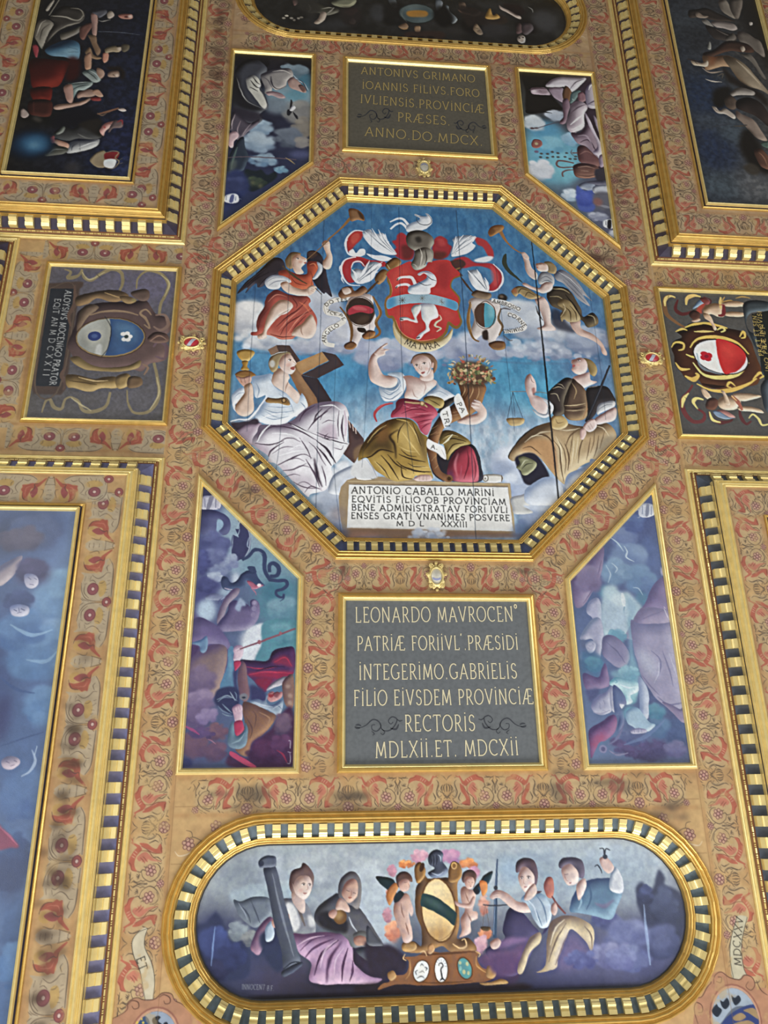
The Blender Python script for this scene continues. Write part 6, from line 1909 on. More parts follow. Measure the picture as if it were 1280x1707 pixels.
PAINT['pitcher'] = '''
B 2a241e 3a3038 7aa0b4 5c5c70
E 6ea4b8 1 69 1836 -3203 450 519 -4
E 5a94b4 .9 53 1770 -3670 247 159 -4
E 7cb4c0 .8 51 1972 -3019 206 275 -4
C d8dde0 a4b4c0 1639 -3780 160 142 121
C c8ccd4 9aa8b8 1951 -3945 162 108 122
C e0e2e4 b0b8c4 1660 -2941 187 187 123
C d0d8de 98aec0 2031 -2533 117 101 124
C a8c0d0 6c9cb8 2129 -3517 123 123 125
C 8cbccc 5a94b0 1792 -3394 227 174 126
F 1c1916 1 11 1557,-4725 2103,-4707 1959,-4547 1855,-4454 1938,-4314 2049,-4137 2073,-4057 1913,-4044 1749,-3970 1546,-3975 1563,-4388
F 171614 1 5.4 1549,-4016 1753,-4011 1923,-3980 1750,-3980 1559,-3951
F 3a2e38 1 15 2458,-4695 2653,-4690 2669,-4269 2662,-3656 2631,-2873 2538,-2867 2436,-3051 2408,-3637 2346,-4243
P c8c2c8 eae6ea 5a5058 44 1866,-4486 1949,-4609 2101,-4686 2361,-4697 2490,-4687 2377,-4539 2284,-4415 2221,-4431 2147,-4499 2017,-4478
T 5a5058 .8 5.5 18 5.5 2224,-4463 2319,-4598 2456,-4673
T 3c343c .9 5.5 18 5.5 2267,-4414 2375,-4518 2489,-4676
P a4949c ccbcc4 54444c 29 1645,-4426 1727,-4454 1855,-4454 1924,-4334 1859,-4318 1732,-4318 1653,-4333
E c8bcc0 .9 7.3 1689 -4377 40 29 -5
E 8a7880 .8 7.3 1817 -4388 73 55 -5
S 3c2c34 .9 3.7 11 3.7 1771,-4405 1800,-4376
S 4a3a40 .8 11 37 11 1611,-4392 1742,-4445 1885,-4435
P 9c8c98 c0b2bc 54444e 33 1919,-4459 2113,-4475 2129,-4309 2117,-4183 1996,-4257 1940,-4335
P 6a4c38 94745a 2c1e18 26 2158,-4521 2224,-4463 2238,-4359 2183,-4209 2118,-4194 2103,-4369
P 5c6c6c 90a4a0 243034 18 2232,-4380 2319,-4450 2382,-4434 2322,-4324 2247,-4215 2197,-4190
S d0dcdc .9 7.3 18 7.3 2237,-4276 2251,-4256
P 84646c ac8c90 442c34 26 2337,-4388 2412,-4415 2447,-4293 2392,-4226 2330,-4242
P a8a0ac dcd4da 50465a 45 2470,-4504 2618,-4665 2629,-4475 2605,-4264 2625,-4162 2556,-4115 2448,-4148 2438,-4355
T f0ecf0 .8 7.4 26 7.4 2498,-4465 2540,-4553 2613,-4622
T 50465a .8 7.3 22 7.3 2452,-4189 2572,-4261 2616,-4223
T f0ecf0 .8 7.3 22 7.3 2466,-4170 2544,-4155 2609,-4160
P 76606c a08a94 34262e 33 2089,-4223 2173,-4271 2191,-4127 2144,-3980 2096,-3814 2015,-3788 2021,-3849 2076,-3934
P b4a8b0 e8e0e4 5c4e58 91 2211,-4170 2346,-4243 2448,-4148 2382,-3978 2357,-3754 2254,-3666 2187,-3621 2116,-3695 2114,-3836 2180,-4024
T 5c4e58 .9 5.4 25 5.4 2176,-3983 2301,-4116 2436,-4188
T 5c4e58 .9 5.3 18 5.3 2189,-3641 2303,-3689 2376,-3775
T f4eef0 .8 7.1 32 7.1 2156,-3779 2243,-3866 2368,-3998
T f4eef0 .8 7.1 28 7.1 2163,-3699 2262,-3746 2366,-3835
P 8a7884 b8a8b0 3c2e3a 82 2157,-3638 2283,-3648 2373,-3755 2425,-3799 2494,-3564 2534,-3369 2501,-3210 2431,-3283 2350,-3395 2231,-3445 2178,-3541
T 3c2e3a .8 7 25 7 2264,-3468 2395,-3517 2494,-3288
T a898a4 .8 7.1 28 7.1 2246,-3585 2372,-3594 2444,-3402
P c0b6c0 eeeaee 54485a 44 2396,-4041 2453,-3902 2507,-3684 2564,-3489 2603,-3354 2514,-3192 2489,-3248 2433,-3303 2507,-3406 2494,-3564 2425,-3799
P a49aa8 d8d0da 4c4052 33 2526,-3989 2590,-3852 2639,-3734 2618,-3553 2566,-3649 2526,-3847
T f4f0f4 .9 5.4 22 5.4 2446,-3841 2525,-3566 2561,-3331
T 4c4052 .9 7.2 22 7.2 2446,-3983 2512,-3725 2580,-3490
P 6c4c4c 94706c 2c1e22 63 2225,-3386 2321,-3413 2431,-3283 2512,-3172 2498,-3055 2343,-3045 2227,-3114 2208,-3229
T 8c6a64 .8 7 21 7 2242,-3250 2342,-3316 2429,-3263
S 6c4c48 1 17 31 21 2136,-3272 2214,-3278
S 5c3c3c .9 5.2 10 5.2 2142,-3331 2120,-3271 2154,-3225
S 6c5858 1 21 28 21 2140,-3089 2012,-3118 1920,-3112 1897,-3034 1970,-3000 2125,-3020
S 6c5858 1 14 24 17 2121,-2972 2011,-2946 1961,-2904 1962,-2838
S 8c7478 .9 6.9 14 6.9 2180,-3101 2319,-3105
P 6e5048 9c7868 302024 69 2117,-3010 2161,-3071 2287,-3099 2438,-3070 2494,-3016 2481,-2901 2415,-2858 2258,-2829 2140,-2859
T a48474 .7 6.9 24 6.9 2186,-3015 2312,-3043 2432,-3012
T d0b49c .8 5.1 14 5.1 2227,-2960 2334,-2958
T 3a2a2c .8 5.1 17 5.1 2172,-2880 2324,-2871 2452,-2918
P 9a8a9c c4b4c4 4c3e50 31 2521,-3250 2617,-3277 2599,-3120 2527,-3038 2503,-3094
F 38343c 1 6.9 2430,-2993 2632,-3007 2607,-2795 2439,-2803
P 8c94a4 bcc4d0 3c4050 31 2187,-2730 2314,-2776 2400,-2725 2341,-2609 2238,-2640 2147,-2634
P 5c5c6c 8c8c98 2c2c38 41 2283,-2774 2609,-2814 2613,-2720 2430,-2727
F 5060a0 1 10 2137,-2689 2236,-2621 2387,-2612 2356,-2332 2257,-2253 2121,-2318
C 5c6cb4 38468c 2235 -2472 117 134 131
P b8bcc4 e4e8ea 5c6070 27 2365,-2685 2492,-2731 2613,-2720 2613,-2589 2383,-2574
F 62626c 1 14 2385,-2593 2613,-2589 2625,-2312 2442,-2301 2351,-2424
S 8a8a94 .8 17 50 17 2392,-2390 2510,-2360 2612,-2330
E 84605c .9 13 2405 -2437 67 67 -4
C b0b4c0 74788c 2384 -2188 149 83 132
F 505260 .9 17 2473,-2303 2625,-2312 2643,-2095 2572,-2127
P d8dce0 f4f6f8 6c707c 10 2453,-2138 2604,-2147 2599,-2038 2527,-1998 2441,-2029
F 2c2c34 1 3.3 2505,-2132 2557,-2130 2535,-2007 2486,-2010
S 3c3c46 1 8 17 8 2477,-2121 2468,-2049
S 3c3c46 1 8 17 8 2584,-2124 2574,-2046
C c0c4cc 84889a 2561 -1911 65 65 133
S 54505c .9 7.1 14 11 1568,-3674 1678,-3687 1824,-3754 2003,-3828
E 5c4c50 1 3.5 1607 -3677 32 18 -4
E 5c4c50 1 3.5 1662 -3685 32 14 -4
P 8a5c58 b0807a 4c3034 14 1569,-3398 1614,-3480 1706,-3467 1722,-3389 1663,-3326 1586,-3331
E b0a080 1 5.2 1638 -3403 24 24 -4
E 6c5c74 .8 5.2 1626 -3256 31 24 -4
E 4c4c4c .9 3.5 1693 -3227 24 17 -4
E 4c4c4c .9 3.4 1679 -3163 24 17 -4
E 4c4c4c .9 3.5 1785 -3228 24 17 -4
E 4c4c4c .9 3.4 1774 -3160 24 17 -4
E 4c4c4c .9 3.5 1854 -3266 24 17 -4
E 4c4c4c .9 3.5 1853 -3181 24 17 -4
E 4c4c4c .9 3.5 1930 -3252 24 17 -4
E 4c4c4c .9 3.5 1926 -3180 24 17 -4
E 4c4c4c .9 3.5 2057 -3261 24 16 -4
E 4c4c4c .9 3.5 2027 -3193 24 16 -4
E 4c4c4c .9 3.5 2094 -3162 24 16 -4
E 4c4c4c .9 3.5 2168 -3164 28 17 -4
E 4c4c4c .9 3.5 2179 -3211 24 16 -4
'''
PAINT['procession'] = '''
B 2c3038 26221f 343c48 6a6660
E 3a4046 .8 107 4074 -5622 343 300 -5
E 24262a .7 85 4146 -5383 255 212 -5
E 26344e .9 120 4078 -4204 361 401 -5
E 26324c .9 96 4068 -3218 306 383 -4
E 4a5660 .8 78 4369 -3562 234 234 -4
E 505c64 .8 74 4059 -2574 296 222 -4
E 707070 .9 112 4517 -2603 261 224 -4
E 4a5460 .8 78 4070 -3736 235 98 -4
E 40464c .8 62 4484 -4604 164 123 -5
N 16181c .3 55 41 1 1
N 5a6068 .15 41 42 1 1
F 1a1613 .9 89 4957,-6212 5305,-6247 5247,-5000 5107,-4751 5033,-5222 4901,-5700
P 7c746a a89e90 302a26 53 4607,-6151 4727,-6189 4776,-6041 4839,-5870 4806,-5791 4672,-5879 4614,-5974
P 5c544c 847a70 241f1c 53 4803,-6197 4996,-6216 4896,-5875 4825,-5793 4766,-5989
P 302824 504640 120f0e 43 4109,-5899 4235,-5937 4391,-5977 4544,-5891 4730,-5784 4797,-5740 4532,-5715 4281,-5766 4094,-5748
P 8a7a6c b8a898 3c3430 22 4204,-5858 4260,-5864 4309,-5818 4399,-5802 4317,-5757 4208,-5771
P 84807a b0aaa2 3a3632 35 4273,-5715 4350,-5735 4411,-5654 4435,-5582 4365,-5600 4298,-5643
P 948a84 beb4ae 443c3a 39 4415,-5679 4532,-5715 4750,-5686 4807,-5592 4723,-5535 4581,-5571 4473,-5585
P 302a28 504844 141110 56 4309,-5595 4435,-5582 4568,-5496 4709,-5460 4780,-5442 4720,-5314 4538,-5322 4397,-5358
T 6c645e .8 6.4 26 6.4 4464,-5535 4597,-5449 4719,-5412
P 5c5650 847c74 26221f 38 4584,-5375 4714,-5485 4752,-5390 4682,-5311 4591,-5315
P 6c645c 968c82 2e2826 52 4793,-5517 4939,-5506 5034,-5416 5128,-5327 5126,-5037 5015,-5123 4912,-5259 4795,-5321
P b0a8a0 d4ccc4 5c5650 13 5020,-5737 5067,-5741 5058,-5690 5017,-5674
P 8a8a84 b0b0aa 444440 17 4268,-5128 4320,-5278 4339,-5231 4317,-5121
P 3c2a22 5c4438 180f0c 50 4178,-5025 4356,-5112 4571,-5301 4757,-5318 4930,-5261 4977,-5120 4791,-5103 4610,-5111 4413,-5022 4231,-4911
P ac9c8c dccebc 4c4238 21 4781,-5199 4832,-5228 4847,-5156 4791,-5103
P 6c665e 989086 2e2a26 51 4666,-5116 4745,-5051 4880,-5087 4954,-4998 5019,-4767 5056,-4583 4996,-4648 4913,-4876 4810,-5009
P 94765c c8a886 443224 71 4170,-4976 4331,-4967 4409,-4998 4556,-5011 4654,-4948 4591,-4801 4445,-4788 4290,-4728 4177,-4695 4161,-4810
Q 7c4c30 .7 25 4270,-5033 4390,-4996 4307,-4823 4262,-4772
P b8a894 e8dcc8 5c5044 25 3972,-4864 4041,-4847 4128,-4831 4227,-4887 4207,-4767 4082,-4768 3995,-4784
S 2c2420 .9 6.2 12 6.2 4032,-4846 4061,-4802
S 3c2c24 .9 8 21 8 3923,-4895 3992,-4878 4114,-4853
S a89888 .9 8 29 8 4122,-4736 4224,-4652 4428,-4693
S c8c0b4 .9 8 29 8 4130,-4517 4249,-4480 4373,-4479
S 6c6458 .8 8 21 8 4321,-4590 4420,-4645 4385,-4550
P 8a7c68 c0b098 34291f 126 4478,-4980 4658,-4972 4812,-4820 4918,-4618 5040,-4373 5096,-4241 4942,-4365 4773,-4420 4649,-4525 4574,-4705
Q 5c4430 .6 41 4463,-4789 4630,-4617 4769,-4397 4596,-4429 4484,-4604
T c8baa2 .6 8 42 8 4668,-4925 4812,-4726 4960,-4459
F 221a15 .95 29 4440,-4764 4557,-4610 4741,-4441 4869,-4359 4974,-4254 4987,-4051 4815,-4264 4596,-4429 4468,-4510
P 948c84 c8c0b6 403a36 45 4462,-4280 4587,-4382 4696,-4391 4828,-4333 4815,-4264 4706,-4255 4562,-4243 4486,-4214
F 17130f .95 28 4237,-4308 4465,-4395 4458,-4257 4307,-3997 4172,-4031
P 4c4038 746458 1e1814 44 4352,-4158 4454,-4234 4537,-4105 4477,-3966 4360,-4002
P b0a498 dcd2c6 585048 28 4140,-3995 4200,-3989 4242,-3925 4338,-3978 4456,-3853 4427,-3785 4319,-3865 4199,-3878
S 2c2420 .9 6 12 6 4179,-3965 4206,-3923
P 2a2220 463a36 100c0b 101 4546,-4151 4734,-4212 4893,-4111 4961,-3914 4916,-3690 4773,-3856 4580,-3952 4503,-4013
P 8c7c70 b8a898 403430 52 4491,-3945 4567,-3884 4724,-3785 4792,-3593 4846,-3423 4727,-3436 4643,-3538 4538,-3727 4470,-3832
S 3c4048 .9 7.8 16 10 3920,-3561 4139,-3631 4338,-3679 4602,-3692
S 504840 .9 10 27 10 4403,-3651 4491,-3658 4601,-3688
F 18130f .95 31 4510,-3572 4620,-3602 4715,-3371 4743,-3159 4786,-3078 4780,-2826 4616,-2857 4480,-3035 4427,-3307
P 5c4034 84604e 241814 50 4620,-3236 4729,-3265 4804,-3121 4797,-2911 4667,-2944 4626,-3088
T 9c745c .7 5.8 23 5.8 4682,-3197 4735,-3116 4758,-2971
F 3c362e .9 15 4408,-2926 4541,-2998 4642,-2900 4570,-2792 4457,-2825
P 506058 748a7c 2a342e 16 4750,-3373 4860,-3403 4838,-3294 4757,-3320
'''
PAINT['sage'] = '''
B 1e1c22 1e1c22 2c3450 3c4464
E 7e95a0 1 69 -1742 -3998 379 276 -5
E 4a7486 .9 46 -1630 -4310 158 210 -5
E 5c8694 .8 35 -1683 -4022 156 104 -5
C 7f8f9a 50626e -1725 -4466 212 159 101
C 8d8c88 6a6a6c -1646 -3727 204 222 102
C 8e877c 66625e -1581 -3459 151 202 103
E 6f7a84 .9 41 -1944 -3822 171 154 -5
C 9fb0bc 6c8298 -2134 -3418 200 133 104
C a8b6c0 74889c -2152 -3150 230 181 105
C 96a8b4 5c7690 -2097 -2855 211 114 106
C 6c7480 4c5460 -1780 -3272 183 183 107
C 8a8680 64626a -1574 -3192 100 116 108
C 84a2b0 5a7c94 -1849 -2706 97 65 109
E 55597c .8 33 -1599 -2982 148 66 -4
F 15141a 1 11 -2555,-4789 -1458,-4824 -1464,-4324 -1514,-4526 -1638,-4619 -1758,-4588 -1914,-4699 -2065,-4686 -2090,-4538 -2360,-4515 -2524,-4501
F 141318 1 7.1 -2444,-4694 -2294,-4729 -2094,-4642 -2075,-4540 -2210,-4528 -2365,-4618
P 3a3c44 72767c 0e0e12 70 -2535,-4418 -2425,-4613 -2246,-4649 -2120,-4536 -2101,-4434 -2173,-4346 -2180,-4163 -2115,-4027 -2064,-3852 -2060,-3754 -2117,-3710 -2172,-3628 -2125,-3554 -2195,-3471 -2311,-3482 -2414,-3512 -2481,-3682 -2530,-3776 -2545,-4052 -2528,-4296
F 1b1a1e .9 21 -2528,-4296 -2411,-4023 -2329,-3851 -2148,-3747 -2117,-3710 -2322,-3714 -2472,-3781 -2524,-3934
T c8c8c2 .9 5.2 17 6.9 -2514,-4307 -2442,-4061 -2360,-3888 -2238,-3799 -2089,-3742
T b8b8b2 .9 5.3 25 7 -2363,-4577 -2242,-4567 -2133,-4473
T 9c9c98 .9 5.2 17 5.2 -2460,-4424 -2360,-4515 -2269,-4502 -2207,-4446
T aaa9a4 .9 5.3 21 5.3 -2301,-4541 -2223,-4486 -2174,-4387
P b4b3aa e0ded6 34343a 42 -2379,-4288 -2293,-4356 -2216,-4302 -2173,-4184 -2192,-4101 -2128,-3986 -2077,-3812 -2119,-3749 -2212,-3880 -2308,-4032 -2357,-4128
T 1e1c22 .9 5.2 21 5.2 -2318,-4253 -2238,-4138 -2178,-4123
T 1e1c22 .9 5.2 17 5.2 -2291,-4316 -2227,-4220 -2181,-4183
T 1e1c22 .8 5.2 16 5.2 -2327,-4130 -2266,-4095 -2205,-4060
P 4c4650 807a84 1c1a22 37 -2536,-3619 -2480,-3662 -2311,-3482 -2169,-3550 -2194,-3452 -2304,-3329 -2385,-3209 -2440,-3167 -2520,-3313 -2566,-3366
T b0a4a8 .9 5 15 5 -2493,-3623 -2528,-3465 -2522,-3351
T 9c8c90 .8 5 15 5 -2414,-3512 -2450,-3356 -2414,-3225
T a89ca0 .7 5 15 5 -2268,-3485 -2335,-3365 -2399,-3208
F 2a2630 .8 13 -2540,-3697 -2431,-3550 -2282,-3484 -2140,-3553 -2144,-3650 -2321,-3694 -2470,-3741
P b49ca0 d8c0c0 5c4850 20 -2553,-3272 -2462,-3317 -2429,-3224 -2482,-3145 -2491,-3041 -2533,-3038 -2566,-3120
P 2c3440 4c5866 141a22 33 -2427,-3187 -2364,-3229 -2334,-3062 -2284,-2897 -2306,-2767 -2343,-2654 -2439,-2612 -2537,-2605 -2538,-2861 -2477,-3051
T 5a6c64 .6 10 33 10 -2434,-3054 -2479,-2828 -2498,-2662
F 5a625c .6 19 -2518,-2771 -2437,-2831 -2443,-2684 -2507,-2571
P 8a8684 c0bab4 34323a 59 -2187,-4345 -2101,-4434 -1968,-4497 -1802,-4522 -1739,-4445 -1751,-4320 -1811,-4295 -1837,-4171 -1954,-4101 -2015,-4136 -2027,-4055 -2115,-4027 -2120,-4148
T 34323a .9 5.2 16 5.2 -2053,-4356 -2034,-4236 -2001,-4157
T d8d4cc .7 5.3 21 5.3 -2026,-4441 -1876,-4474 -1769,-4421
T 4c4a50 .8 5.2 16 5.2 -2157,-4327 -2080,-4272 -2015,-4136
S 34323a .9 5.2 14 5.2 -2038,-4358 -2009,-4177 -1925,-4123 -1822,-4192
P a08880 c8b0a8 4c3c40 31 -1810,-4275 -1752,-4361 -1691,-4325 -1613,-4230 -1567,-4173 -1550,-4093 -1610,-4089 -1686,-4123 -1762,-4157
P 6c5450 947c74 2c2226 17 -1658,-4206 -1598,-4221 -1551,-4134 -1595,-4090
S b8c0c8 .9 7 21 7 -1738,-4404 -1660,-4308 -1584,-4253 -1521,-4136
S 2c2a34 .9 5.3 14 5.3 -1691,-4325 -1599,-4272 -1536,-4115
P 9c8688 c4b0ae 4c3c44 24 -2101,-4049 -2013,-4076 -1893,-4045 -1831,-3970 -1919,-3953 -2010,-3996 -2069,-3991
S 4c3c44 .7 3.4 6.9 3.4 -1951,-4021 -1876,-3987
F 2a2a30 1 3.4 -1755,-3937 -1732,-3899 -1743,-3779 -1766,-3777
F 2a2a30 1 3.4 -1795,-3755 -1735,-3740 -1762,-3659 -1799,-3666
F 2a2a30 1 3.4 -1720,-3722 -1659,-3648 -1657,-3589 -1696,-3645
P d8d8d8 f4f4f2 7c7c84 14 -1751,-3798 -1716,-3840 -1685,-3803 -1720,-3741 -1764,-3738
S 5c5058 .9 10 19 13 -2552,-2860 -2284,-2894 -1798,-2894 -1654,-2885
S 8c7c60 1 6.5 20 6.5 -1798,-2913 -1725,-2862 -1666,-2810
F 1e262c 1 10 -2316,-2675 -2216,-2663 -2160,-2667 -2104,-2689 -2030,-2603 -1933,-2664 -1901,-2575 -2051,-2420 -2215,-2320 -2331,-2420
C 46503f 20282c -2179 -2466 143 95 110
E 6c6a50 .7 13 -2107 -2417 25 38 -4
E 5a5a48 .7 13 -2207 -2464 29 35 -4
F 2e3658 1 22 -2563,-2567 -2414,-2668 -2281,-2550 -2256,-2318 -2388,-2168 -2568,-1930 -2589,-2297
C 40486c 262c48 -2430 -2432 142 126 111
P c4c8d0 ecf0f4 5c6478 9 -2563,-2210 -2491,-2267 -2393,-2256 -2373,-2151 -2454,-2111 -2553,-2140
F 5c6284 1 3.1 -2475,-2242 -2434,-2244 -2448,-2129 -2490,-2135
S 3c4460 1 6.2 12 6.2 -2530,-2230 -2533,-2159
S 3c4460 1 6.3 13 6.3 -2412,-2228 -2415,-2157
S d0d4dc .8 4.7 12 4.7 -2390,-2203 -2341,-2188
'''
